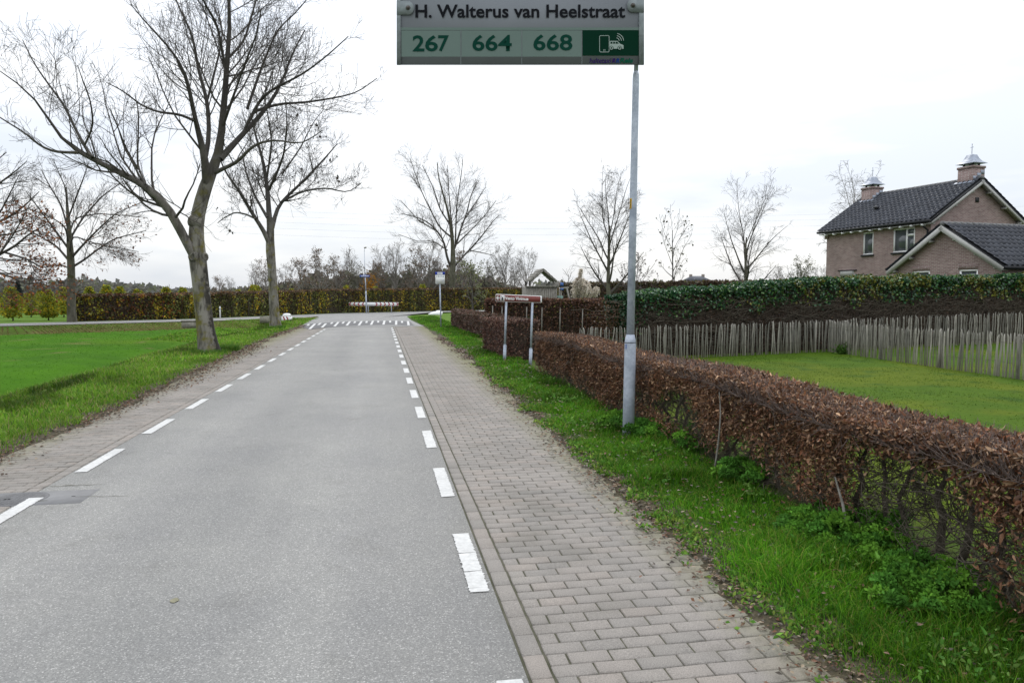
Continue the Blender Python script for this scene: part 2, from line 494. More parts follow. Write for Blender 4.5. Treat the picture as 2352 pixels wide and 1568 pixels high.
        l.new(c, b.inputs["Base Color"]); b.inputs["Roughness"].default_value = 0.85
        bump(n, l, b, f, 0.3, 0.003)
        M[nm] = m
    M["joint"] = simple("joint_sand", (0.085, 0.080, 0.060), 0.95, 0.35, 6, 0.3, dark=(0.045, 0.048, 0.026))
    M["stain"] = simple("dried_mud", (0.205, 0.195, 0.135), 0.95, 0.2, 30)
    M["hump"] = simple("hump_paving", (0.115, 0.115, 0.118), 0.85, 0.2, 14, 0.3)
    # road paint with worn edges and cracks
    m, n, l, b = nt("road_paint")
    p = pos(n); f = tex_noise(n, l, 26, 5, 0.7, p); g = tex_noise(n, l, 2.2, 3, 0.6, p)
    c = ramp(n, l, f, [(0.25, (0.30, 0.30, 0.29)), (0.38, (0.46, 0.46, 0.45)), (0.62, (0.57, 0.57, 0.56))])
    c = mixc(n, l, 1.0, c, ramp(n, l, g, [(0.3, (0.88, 0.88, 0.88)), (0.6, (1, 1, 1))]), 'MULTIPLY')
    l.new(c, b.inputs["Base Color"]); b.inputs["Roughness"].default_value = 0.6
    M["paint"] = m
    # terrain: colour zones kept per vertex, grain from noise
    m, n, l, b = nt("terrain")
    a = n.new("ShaderNodeVertexColor"); a.layer_name = "Col"
    p = pos(n); f = tex_noise(n, l, 9, 6, 0.7, p); g = tex_noise(n, l, 0.7, 4, 0.6, p); k = tex_noise(n, l, 45, 3, 0.7, p)
    c = mixc(n, l, 1.0, a.outputs[0], ramp(n, l, f, [(0.3, (0.78, 0.80, 0.76)), (0.7, (1.2, 1.17, 1.2))]), 'MULTIPLY')
    c = mixc(n, l, 1.0, c, ramp(n, l, g, [(0.3, (0.82, 0.86, 0.85)), (0.7, (1.15, 1.1, 1.1))]), 'MULTIPLY')
    c = mixc(n, l, 1.0, c, ramp(n, l, k, [(0.3, (0.85, 0.85, 0.85)), (0.7, (1.14, 1.14, 1.12))]), 'MULTIPLY')
    l.new(c, b.inputs["Base Color"]); b.inputs["Roughness"].default_value = 0.95; b.inputs["Specular IOR Level"].default_value = 0.05
    bump(n, l, b, f, 0.6, 0.03)
    M["terrain"] = m
    M["soil"] = simple("edge_soil", (0.070, 0.058, 0.034), 0.95, 0.5, 22, 1.0, bdist=0.03, dark=(0.022, 0.020, 0.012))
    M["grass"] = leafy("grass_blades", 0.35, 0.55, 0.12)
    M["leaf"] = leafy("leaves", 0.30, 0.65, 0.06)
    M["dryleaf"] = leafy("dry_leaves", 0.22, 0.5, 0.3)
    M["ivy"] = leafy("ivy_leaves", 0.12, 0.35, 0.5)
    M["twig"] = bark("hedge_twigs", (0.042, 0.035, 0.027), (0.115, 0.095, 0.075), (0.075, 0.068, 0.048), 20)
    M["shoot"] = bark("hedge_shoots", (0.09, 0.068, 0.060), (0.23, 0.18, 0.16), (0.15, 0.115, 0.10), 20)
    M["vine"] = bark("bare_vines", (0.05, 0.042, 0.032), (0.11, 0.092, 0.072), (0.08, 0.068, 0.05), 20)
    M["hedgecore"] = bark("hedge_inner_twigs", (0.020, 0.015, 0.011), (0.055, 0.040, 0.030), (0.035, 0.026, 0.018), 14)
    M["ash"] = bark("ash_bark", (0.040, 0.036, 0.031), (0.235, 0.222, 0.195), (0.125, 0.116, 0.092), 4.5, (0.125, 0.112, 0.026), 0.53, (5.0, 7.2, (0.055, 0.050, 0.044)))
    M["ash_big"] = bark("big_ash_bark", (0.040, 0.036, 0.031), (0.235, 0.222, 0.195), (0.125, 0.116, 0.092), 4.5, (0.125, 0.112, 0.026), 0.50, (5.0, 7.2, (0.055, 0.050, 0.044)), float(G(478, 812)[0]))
    M["ashlimb"] = bark("ash_limb_bark", (0.060, 0.054, 0.048), (0.20, 0.185, 0.165), (0.12, 0.11, 0.09), 7, (0.13, 0.115, 0.03), 0.60, (5.0, 7.6, (0.050, 0.045, 0.041)))
    M["beech"] = bark("beech_bark", (0.045, 0.042, 0.032), (0.12, 0.115, 0.09), (0.075, 0.072, 0.045), 5, (0.06, 0.062, 0.025), 0.55)
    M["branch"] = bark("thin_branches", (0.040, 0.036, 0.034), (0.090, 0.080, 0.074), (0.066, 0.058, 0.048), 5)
    M["farbranch"] = bark("hazy_far_branches", (0.15, 0.138, 0.132), (0.22, 0.20, 0.19), (0.18, 0.165, 0.155), 2)  # lightened so that distance haze sits in the bark colour
    # galvanised steel
    m, n, l, b = nt("galvanised_steel")
    p = pos(n)
    v = n.new("ShaderNodeTexVoronoi"); v.inputs["Scale"].default_value = 38; l.new(p, v.inputs["Vector"])
    sc2 = n.new("ShaderNodeSeparateColor"); l.new(v.outputs["Color"], sc2.inputs[0])
    g = tex_noise(n, l, 5, 5, 0.6, p)
    c = ramp(n, l, sc2.outputs[0], [(0.0, (0.33, 0.37, 0.445)), (1.0, (0.41, 0.45, 0.525))])
    c = mixc(n, l, 1.0, c, ramp(n, l, g, [(0.3, (0.68, 0.70, 0.72)), (0.5, (1, 1, 1)), (0.72, (1.25, 1.23, 1.20))]), 'MULTIPLY')
    l.new(c, b.inputs["Base Color"]); b.inputs["Roughness"].default_value = 0.5; b.inputs["Metallic"].default_value = 0.15
    M["galv"] = m
    M["zinc"] = simple("zinc_sheet", (0.27, 0.30, 0.36), 0.5, 0.15, 3, 0.0, 0.3)
    M["white"] = simple("white_paint", (0.72, 0.73, 0.73), 0.5, 0.06, 4)
    M["blue"] = simple("blue_sign", (0.035, 0.085, 0.33), 0.45, 0.1, 10)
    M["navy"] = simple("navy_sign", (0.03, 0.055, 0.34), 0.45, 0.1, 10)
    M["brown"] = simple("brown_sign", (0.145, 0.020, 0.014), 0.45, 0.12, 9)
    M["red"] = simple("red_stripe", (0.30, 0.012, 0.025), 0.5, 0.15, 9)
    M["black"] = simple("black_print", (0.010, 0.012, 0.014), 0.6, 0.1, 20)
    M["signgrey"] = simple("stop_board_shaded_grey", (0.158, 0.170, 0.186), 0.7, 0.03, 2.0, spec=0.03)  # the board's shade is put into this grey and the mint below
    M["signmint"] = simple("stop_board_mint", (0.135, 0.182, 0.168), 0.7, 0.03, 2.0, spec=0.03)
    M["signgreen"] = simple("stop_board_green", (0.003, 0.026, 0.015), 0.7, 0.05, 2.0, spec=0.03)
    M["numgreen"] = simple("stop_board_number_green", (0.005, 0.042, 0.030), 0.7, 0.05, 2.0, spec=0.03)
    M["signtext"] = simple("stop_board_text", (0.010, 0.011, 0.014), 0.7, 0.05, 2.0, spec=0.03)
    M["signline"] = simple("stop_board_pale", (0.30, 0.36, 0.34), 0.7, 0.05, 2.0, spec=0.03)
    M["signedge"] = simple("stop_board_bracket", (0.19, 0.215, 0.225), 0.6, 0.3, 9.0, spec=0.1)
    M["signbolt"] = simple("stop_board_bolt", (0.085, 0.075, 0.070), 0.5, 0.3, 60.0)
    M["purple"] = simple("stop_board_purple", (0.028, 0.012, 0.085), 0.7, 0.05, 2.0, spec=0.03)
    M["rrblue"] = simple("stop_board_blue", (0.012, 0.035, 0.15), 0.7, 0.05, 2.0, spec=0.03)
    M["rrgreen"] = simple("stop_board_teal", (0.005, 0.075, 0.045), 0.7, 0.05, 2.0, spec=0.03)
    M["yellow"] = simple("yellow_sticker", (0.60, 0.36, 0.02), 0.6, 0.1, 30)
    M["concrete"] = simple("concrete", (0.20, 0.19, 0.16), 0.9, 0.3, 6, 0.4)
    M["iron"] = simple("cast_iron", (0.145, 0.145, 0.148), 0.7, 0.2, 30, 0.3, spec=0.1)
    M["ironhole"] = simple("cast_iron_holes", (0.012, 0.012, 0.013), 0.8, 0.1, 30)
    M["smooth_conc"] = simple("smooth_concrete", (0.205, 0.205, 0.208), 0.85, 0.08, 12)
    M["wood"] = bark("grey_wood", (0.13, 0.122, 0.105), (0.25, 0.235, 0.21), (0.19, 0.18, 0.16), 12)
    M["darkwood"] = bark("dark_wood", (0.03, 0.026, 0.022), (0.07, 0.06, 0.05), (0.05, 0.042, 0.036), 12)
    m, n, l, b = nt("fence_pale")
    p = pos(n); r = n.new("ShaderNodeObjectInfo").outputs["Random"]
    mp = n.new("ShaderNodeMapping"); mp.inputs[3].default_value = (1, 1, 0.12); l.new(p, mp.inputs[0])
    f = tex_noise(n, l, 30, 5, 0.6, mp.outputs[0])
    c = ramp(n, l, r, [(0.0, (0.15, 0.145, 0.128)), (0.5, (0.24, 0.23, 0.20)), (1.0, (0.37, 0.35, 0.31))])
    c = mixc(n, l, 1.0, c, ramp(n, l, f, [(0.3, (0.6, 0.6, 0.6)), (0.7, (1.25, 1.25, 1.25))]), 'MULTIPLY')
    sx = n.new("ShaderNodeSeparateXYZ"); l.new(p, sx.inputs[0])
    e1 = n.new("ShaderNodeMapRange"); e1.inputs[1].default_value = 0.55; e1.inputs[2].default_value = 0.0; l.new(sx.outputs[2], e1.inputs[0])
    mu = n.new("ShaderNodeMath"); mu.operation = 'MULTIPLY'; mu.inputs[1].default_value = 0.55; l.new(e1.outputs[0], mu.inputs[0])
    c = mixc(n, l, mu.outputs[0], c, (0.075, 0.078, 0.032))
    l.new(c, b.inputs["Base Color"]); b.inputs["Roughness"].default_value = 0.9
    M["pale"] = m
    # house brick: bricks too far away to tell apart
    def house_brick(nm, vert):
        m, n, l, b = nt(nm)
        tc = n.new("ShaderNodeUVMap"); tc.uv_map = "UVMap"
        bt = n.new("ShaderNodeTexBrick")
        l.new(tc.outputs[0], bt.inputs["Vector"])
        bt.inputs["Scale"].default_value = 1.0
        bt.inputs["Brick Width"].default_value = 0.22; bt.inputs["Row Height"].default_value = 0.0685
        bt.inputs["Mortar Size"].default_value = 0.007; bt.inputs["Mortar Smooth"].default_value = 0.3; bt.inputs["Bias"].default_value = -0.1
        bt.inputs["Color1"].default_value = (0.195, 0.125, 0.118, 1); bt.inputs["Color2"].default_value = (0.285, 0.203, 0.192, 1)
        bt.inputs["Mortar"].default_value = (0.38, 0.36, 0.34, 1)
        g = tex_noise(n, l, 0.9, 5, 0.6, tc.outputs[0]); f = tex_noise(n, l, 25, 3, 0.6, tc.outputs[0])
        c = mixc(n, l, 1.0, bt.outputs["Color"], ramp(n, l, g, [(0.3, (0.80, 0.80, 0.80)), (0.7, (1.12, 1.12, 1.12))]), 'MULTIPLY')
        c = mixc(n, l, 1.0, c, ramp(n, l, f, [(0.3, (0.85, 0.85, 0.85)), (0.7, (1.15, 1.15, 1.15))]), 'MULTIPLY')
        l.new(c, b.inputs["Base Color"]); b.inputs["Roughness"].default_value = 0.9
        bump(n, l, b, bt.outputs["Fac"], -0.5, 0.01)
        return m
    M["housebrick"] = house_brick("house_brick", False)
    for nm in ("rooftile", "rooftile_mass"):
        m, n, l, b = nt(nm)
        if nm == "rooftile": r = n.new("ShaderNodeObjectInfo").outputs["Random"]
        else:
            a = n.new("ShaderNodeVertexColor"); a.layer_name = "Col"
            s2 = n.new("ShaderNodeSeparateColor"); l.new(a.outputs[0], s2.inputs[0]); r = s2.outputs[0]
        c = ramp(n, l, r, [(0.0, (0.021, 0.024, 0.034)), (1.0, (0.038, 0.043, 0.057))])
        f = tex_noise(n, l, 7, 4, 0.6, pos(n))
        c = mixc(n, l, 1.0, c, ramp(n, l, f, [(0.3, (0.75, 0.75, 0.75)), (0.7, (1.2, 1.2, 1.2))]), 'MULTIPLY')
        l.new(c, b.inputs["Base Color"]); b.inputs["Roughness"].default_value = 0.42; b.inputs["Specular IOR Level"].default_value = 0.35
        M[nm] = m
    M["ridge"] = simple("ridge_tile", (0.125, 0.125, 0.128), 0.6, 0.25, 5)
    M["gutter"] = simple("dark_gutter", (0.022, 0.023, 0.026), 0.5, 0.2, 5)
    M["trim"] = simple("white_trim", (0.34, 0.34, 0.325), 0.5, 0.1, 3)
    m, n, l, b = nt("window_glass")
    b.inputs["Base Color"].default_value = (0.07, 0.08, 0.09, 1); b.inputs["Roughness"].default_value = 0.06  # base lifted to put some sky reflection into the colour
    b.inputs["Specular IOR Level"].default_value = 0.8
    M["glass"] = m
    M["pampas"] = leafy("pampas_plume", 0.5, 0.8, 0.05)
    M["bluewall"] = simple("faded_blue_board", (0.06, 0.13, 0.34), 0.5, 0.15, 8)
    M["faded"] = simple("faded_green_slide", (0.16, 0.26, 0.23), 0.6, 0.1, 8)
    M["wire"] = simple("power_wire", (0.32, 0.34, 0.37), 0.6, 0.05, 1)
    M["farroof"] = simple("far_roof", (0.10, 0.105, 0.12), 0.8, 0.1, 3)
    M["farwall"] = simple("far_wall", (0.22, 0.19, 0.17), 0.8, 0.1, 3)
    M["farwood"] = simple("far_wood_mass", (0.10, 0.095, 0.085), 0.95, 0.35, 0.12, 0.0)
    M["hill"] = simple("hazy_far_hill", (0.15, 0.165, 0.18), 0.95, 0.15, 0.02)  # blue-grey tint stands in for haze over the ridge
make_materials()

GLYPHS = {}
def glyph(b, bold, shear):
    k = (b, bold, shear)
    if k not in GLYPHS:
        cu = bpy.data.curves.new("txt", 'FONT'); cu.body = b; cu.size = 1.0; cu.offset = bold; cu.shear = shear; cu.resolution_u = 3
        ob = bpy.data.objects.new("txt", cu); COL.objects.link(ob)
        dg = bpy.context.evaluated_depsgraph_get(); dg.update()
        me = bpy.data.meshes.new_from_object(ob.evaluated_get(dg)); bpy.data.objects.remove(ob); bpy.data.curves.remove(cu)
        v = np.zeros(len(me.vertices) * 3, np.float32); me.vertices.foreach_get("co", v)
        GLYPHS[k] = (me, v.reshape(-1, 3))
    return GLYPHS[k]
for _b, _w, _s in (("H. Walterus van Heelstraat", 0.022, 0.0), ("2", 0.02, 0.0), ("6", 0.02, 0.0), ("7", 0.02, 0.0), ("4", 0.02, 0.0), ("8", 0.02, 0.0), ("haltetaxi", 0.012, 0.2), ("R", 0.05, 0.2), ("Reis", 0.04, 0.2), ("Vento Vivimus", 0.03, 0.0)):
    for _i in range(len(_b)):
        if _b[_i] != " ": glyph(_b[_i], _w, _s); glyph(_b[:_i + 1], _w, _s)

# ------------------------------------------------------------------ layout of the place (metres, road along +Y)
RIGHT_EDGE = ([-5, 5, 7, 13, 20, 36, 46], [2.02, 2.02, 2.06, 2.20, 2.40, 2.36, 2.36])
LEFT_EDGE = ([-5, 8, 12, 19, 30, 42, 50], [-4.00, -4.00, -3.98, -4.25, -4.56, -4.5, -4.7])
redge = lambda y: np.interp(y, *RIGHT_EDGE)
ledge = lambda y: np.interp(y, *LEFT_EDGE)
AX0, AX1 = -3.00, 0.63                               # asphalt between the brick strips
# cross road, far edge and near edge
FAR = [G(-400, 750), G(0, 743), G(430, 733), G(780, 719.5), G(1000, 714.5), G(1120, 712), G(1330, 708)]
FAR = np.array(FAR)[:, :2]
def offset_line(L, d):
    t = nrm(np.gradient(L, axis=0)); return L + np.stack([t[:, 1], -t[:, 0]], 1) * d
NEAR = offset_line(FAR, 4.8)
def dist_line(x, y, L):
    """signed distance to a polyline, positive on its right-hand (near) side"""
    best = np.full(np.shape(x), 1e9); sg = np.zeros(np.shape(x))
    for a, b in zip(L[:-1], L[1:]):
        ab = b - a; t = np.clip(((x - a[0]) * ab[0] + (y - a[1]) * ab[1]) / ab.dot(ab), 0, 1)
        dx, dy = x - a[0] - t * ab[0], y - a[1] - t * ab[1]
        d = np.hypot(dx, dy); s = np.sign((x - a[0]) * ab[1] - (y - a[1]) * ab[0])
        m = d < best; best = np.where(m, d, best); sg = np.where(m, s, sg)
    return best * sg

def ground_z(x, y):
    """terrain height: flat by the roads, the meadow on the far side of the ditch a little lower"""
    dl = np.asarray(ledge(y)) - x                    # distance outwards from the left strip
    dn = dist_line(x, y, NEAR)
    s = sstep(0.8, 3.8, dl) * sstep(0.6, 3.2, dn)
    z = -0.22 * s
    dip = np.exp(-((dn - 4.2) / 1.4) ** 2) * sstep(1.5, 4.5, dl) * 0.28 + np.exp(-((dl - 3.6) / 0.9) ** 2) * sstep(2, 8, dn) * 0.13
    z = z - dip
    z = z + sstep(0.15, 0.9, dl) * sstep(0.5, 1.5, dn) * 0.10 * (fbm(x * 0.8, y * 0.8, 5) - 0.35)
    return z - 0.012

def in_road(x, y):
    return (x > ledge(y)) & (x < redge(y)) & (y < 60)

# ------------------------------------------------------------------ the ground sheet
def build_ground():
    xs = np.concatenate([np.linspace(-1500, -120, 12), np.linspace(-110, -62, 18), np.linspace(-60, -10, 150), np.linspace(-9.8, 5, 120), np.linspace(5.2, 16, 60), np.linspace(16.5, 60, 60), np.linspace(66, 1500, 20)])
    ys = np.concatenate([np.linspace(-60, 0, 12), np.linspace(0.5, 14, 90), np.linspace(14.2, 60, 170), np.linspace(60.5, 110, 60), np.linspace(114, 400, 30), np.linspace(450, 2500, 14)])
    X, Y = np.meshgrid(xs, ys)
    Z = ground_z(X, Y)
    Z = np.where(in_road(X, Y) | (np.abs(dist_line(X, Y, FAR) - 2.4) < 2.9), -0.06, Z)
    n1, n2, n3 = fbm(X * 0.6, Y * 0.6, 1), fbm(X * 0.15, Y * 0.15, 2), fbm(X * 2.2, Y * 2.2, 3)
    C = np.zeros(X.shape + (3,)); C[:] = (0.085, 0.155, 0.022)
    def put(m, c):
        m = np.clip(m, 0, 1)[..., None]; C[:] = C * (1 - m) + np.asarray(c) * m
    dl, dn = np.asarray(ledge(Y)) - X, dist_line(X, Y, NEAR)
    left = sstep(0.0, 0.3, dl) * sstep(0.0, 0.3, dn)
    put(left * sstep(2.3, 3.5, dl + 1.2 * (n1 - 0.5)) * sstep(5.2, 7.0, dn + 2 * (n1 - 0.5)), (0.046, 0.132, 0.004))
    put(left * sstep(2.4, 5, dl) * sstep(4, 7, dn) * sstep(0.5, 0.75, n2), (0.070, 0.148, 0.007))
    put(left * np.exp(-((dn - 3.6) / 1.9) ** 2) * sstep(2, 5, dl) * (0.45 + 1.3 * (1 - sstep(-40, -12, X)) * n1 + 0.7 * n3), (0.105, 0.080, 0.036))
    put(left * sstep(0.5, 1.5, dl) * (1 - sstep(2.4, 4.2, dl)) * (0.25 + 0.9 * sstep(0.45, 0.7, n1)), (0.105, 0.150, 0.035))
    put(left * sstep(3, 4.5, dl) * sstep(0.52, 0.70, fbm(X * 0.35, Y * 0.35, 6, 4)) * 0.55, (0.034, 0.100, 0.005))
    put(left * sstep(3, 4.5, dl) * sstep(0.70, 0.78, fbm(X * 0.9 + 7, Y * 0.9, 16, 4)) * 0.8, (0.125, 0.125, 0.045))
    # garden lawn, mossy, on the right behind the hedges
    lawn = sstep(3.6, 4.2, X) * (1 - sstep(40, 46, Y))
    put(lawn, (0.056, 0.105, 0.009))
    put(lawn * sstep(0.45, 0.62, n1), (0.080, 0.114, 0.010))
    put(lawn * sstep(0.55, 0.75, n2) * 0.6, (0.045, 0.095, 0.010))
    put(lawn * sstep(0.62, 0.78, n3) * 0.7, (0.032, 0.072, 0.010))
    put(np.exp(-((X - 3.55) / 0.35) ** 2) * (Y < 42) * (Y > 0) * 0.85, (0.045, 0.037, 0.022))
    rv = sstep(2.0, 2.3, X) * (1 - sstep(3.1, 3.4, X)) * (Y < 60)
    put(rv, (0.040, 0.072, 0.010))
    put((Y > 95) * 0.7, (0.070, 0.090, 0.022))
    nx, ny = len(xs), len(ys)
    i = np.arange(ny - 1)[:, None]; j = np.arange(nx - 1)[None]
    q = np.stack([i * nx + j, i * nx + j + 1, (i + 1) * nx + j + 1, (i + 1) * nx + j], -1).reshape(-1, 4)
    me = mesh("ground", np.stack([X, Y, Z], -1).reshape(-1, 3), q, col=C.reshape(-1, 3), smooth=True)
    o = obj("ground", me, M["terrain"])
    tag(o, "green meadow, verges and mossy garden lawn on both sides of the road", "ground", kind="structure")
build_ground()

# ------------------------------------------------------------------ the road with its markings
def sheet(name, L, R, z, m, parent=None):
    L, R = np.asarray(L, float), np.asarray(R, float)
    n = len(L); v = np.zeros((2 * n, 3)); v[:n, :2] = L; v[n:, :2] = R; v[:, 2] = z
    q = [[i, n + i, n + i + 1, i + 1] for i in range(n - 1)]
    return obj(name, mesh(name, v, q), m, parent)

def build_road():
    ys = np.concatenate([np.linspace(-8, 42, 60)])
    road = sheet("road", np.stack([np.full_like(ys, AX0), ys], 1), np.stack([np.full_like(ys, AX1), ys], 1), 0.0, M["asphalt"])
    tag(road, "grey asphalt lane running ahead between two brick strips", "road", kind="structure")
    rng = np.random.default_rng(11)
    # painted dashes: ragged thin slabs
    def dash(x, y0, y1, w, rag, bend=0.0):
        k = min(90, max(4, int((y1 - y0) / (0.012 if y1 < 14 else 0.1))))
        t = np.linspace(0, 1, k); y = y0 + (y1 - y0) * t
        l = x - w / 2 + rng.normal(size=k) * rag; r = x + w / 2 + rng.normal(size=k) * rag
        sk = bend
        v = np.zeros((2 * k, 3)); v[:k, 0] = l; v[k:, 0] = r; v[:k, 1] = y + rng.normal(size=k) * 0.004 + sk; v[k:, 1] = y - sk; v[:, 2] = 0.006
        q = [[i, k + i, k + i + 1, i + 1] for i in range(k - 1)]
        return mesh("dash", v, q)
    for i in range(19):
        y1 = 5.15 + 2.045 * (i - 1)
        if y1 > 40.3: break
        near = y1 < 14
        cuts = [0.0, 1.0]
        if near and i in (1, 2): cuts = [0, 0.31, 0.62, 1.0] if i == 1 else [0, 0.58, 1.0]
        segs = [(0, 1)] if len(cuts) == 2 else list(zip(cuts[:-1], cuts[1:]))
        skew = rng.normal() * 0.012
        for a, b in segs:
            g = 0.002 if len(segs) > 1 else 0
            obj("dash", dash(0.545, y1 - 1.06 + 1.06 * a + g, y1 - 1.06 + 1.06 * b - g, 0.115, 0.0035 if near else 0.001, skew), M["paint"], road)
    for i in range(19):
        y1 = 4.70 + 2.02 * i
        if y1 > 40.3: break
        obj("dash", dash(-2.915, y1 - 1.10, y1, 0.115, 0.0025), M["paint"], road)
    # a small dried stain and two cracks beside the gully
    for k, (a, b, w) in enumerate([(G(92, 1118), G(235, 1112), 0.018), (G(60, 1153), G(112, 1150), 0.015), (G(175, 1141), G(300, 1139), 0.010)]):
        n = 14; t = np.linspace(0, 1, n)[:, None]; c = a * (1 - t) + b * t
        d = nrm(b - a); s = np.array([-d[1], d[0], 0])
        j = rng.normal(size=(n, 1)) * 0.008; wd = (w * np.sin(np.pi * (0.1 + 0.85 * t)) * rng.uniform(0.5, 1.2, (n, 1))) / 2
        v = np.concatenate([c + s * (j - wd), c + s * (j + wd)]); v[:, 2] = 0.005
        q = [[i, n + i, n + i + 1, i + 1] for i in range(n - 1)]
        obj("crack", mesh("crack", v, q), M["joint"], road)
    a = np.linspace(0, 6.2832, 15)[:-1]; c0 = G(402, 1379); q = np.stack([c0[0] + np.cos(a) * 0.024 * rng.uniform(0.7, 1.2, 14), c0[1] + np.sin(a) * 0.035 * rng.uniform(0.7, 1.2, 14), np.full(14, 0.004)], 1)
    obj("stain", mesh("stain", q, None, [[0, i, i + 1] for i in range(1, 13)]), M["stain"], road)
    # cross road with the mouth of the junction
    Lf = [tuple(p) for p in FAR]
    o = sheet("cross_road", NEAR, FAR, 0.004, M["asphalt"])
    tag(o, "pale grey cross road passing in front of the tall hedge", "road", kind="structure")
    # junction mouth: polygon from the end of the lane to the cross road
    c = [G(640, 749), G(703, 737.5), G(688, 731), G(650, 727.5)]
    mouth = [V3(ledge(41.5), 41.5, 0), V3(-4.75, 47, 0), G(704, 736.5), G(672, 729.5), V3(*NEAR[2], 0) * 0.25 + V3(*NEAR[3], 0) * 0.75,
             V3(*NEAR[3], 0), V3(*NEAR[4], 0), G(990, 717.8), G(956, 721.5), G(934, 726.5), G(944, 735), V3(redge(41.5), 41.5, 0)]
    mouth = np.array(mouth); mouth[:, 2] = 0.008
    cen = mouth.mean(0)
    v = np.concatenate([mouth, [cen]])
    k = len(mouth)
    o = obj("junction_mouth", mesh("junction_mouth", v, None, [[i, k, (i + 1) % k] for i in range(k)]), M["asphalt"])
    tag(o, "asphalt mouth of the side road where it opens into the cross road", "road", kind="structure")
    # hump of dark paving with its row of bars
    D = lambda cx, cy: G(551.25 + cx * 0.25, 551.25 + cy * 0.25)
    bot = [D(560, 800), D(640, 822), D(800, 802), D(980, 790), D(1200, 782), D(1400, 780), D(1600, 786)]
    top = [D(600, 772), D(690, 765), D(830, 756), D(1010, 748), D(1220, 743), D(1400, 742), D(1560, 748)]
    hp = sheet("speed_hump", [p[:2] for p in bot], [p[:2] for p in top], 0.013, M["hump"])
    tag(hp, "band of dark paving with white bars across the road mouth", "speed hump", kind="structure")
    def bar(a, b, w):
        a, b = np.array(a), np.array(b); d = nrm(b - a); s = np.array([d[1], -d[0], 0]) * w / 2
        v = np.array([a - s, a + s, b + s, b - s]); v[:, 2] = 0.018
        return mesh("bar", v, [[0, 1, 2, 3]])
    longs = [(640, 820, 690, 770), (752, 806, 790, 768), (868, 795, 905, 755), (980, 787, 1010, 750), (1092, 785, 1118, 747), (1204, 780, 1222, 744), (1318, 778, 1328, 742), (1434, 780, 1436, 742), (1549, 784, 1543, 748)]
    shorts = [(618, 790, 634, 775), (718, 782, 742, 764), (835, 772, 850, 757), (941, 769, 955, 752), (1049, 764, 1060, 749), (1160, 763, 1166, 746), (1268, 759, 1272, 744), (1379, 759, 1380, 743), (1489, 762, 1488, 746)]
    for a in longs: obj("bar", bar(D(a[0], a[1]), D(a[2], a[3]), 0.14), M["paint"], hp)
    for a in shorts: obj("bar", bar(D(a[0], a[1]), D(a[2], a[3]), 0.13), M["paint"], hp)
    tl = np.array(top); tl2 = tl + np.array([0, 0.16, 0]); 
    v = np.concatenate([tl, tl2]); v[:, 2] = 0.016; n = len(tl)
    obj("edge_line", mesh("edge_line", v, [[i, i + 1, n + i + 1, n + i] for i in range(n - 1)]), M["paint"], hp)
build_road()

# ------------------------------------------------------------------ brick strips: every brick is geometry
BL, BW, JT = 0.1985, 0.0985, 0.009
def brick_template(lx, ly, ch=0.005, h=0.05):
    a, b = lx / 2, ly / 2
    v = []
    for (ex, ey, z) in ((0, 0, -h), (0, 0, -ch), (ch, ch, 0.0)):
        v += [(-a + ex, -b + ey, z), (a - ex, -b + ey, z), (a - ex, b - ey, z), (-a + ex, b - ey, z)]
    q = [[8, 9, 10, 11]]
    for k in (0, 4):
        for j in range(4): q.append([k + j, k + (j + 1) % 4, k + 4 + (j + 1) % 4, k + 4 + j])
    return np.array(v), np.array(q)

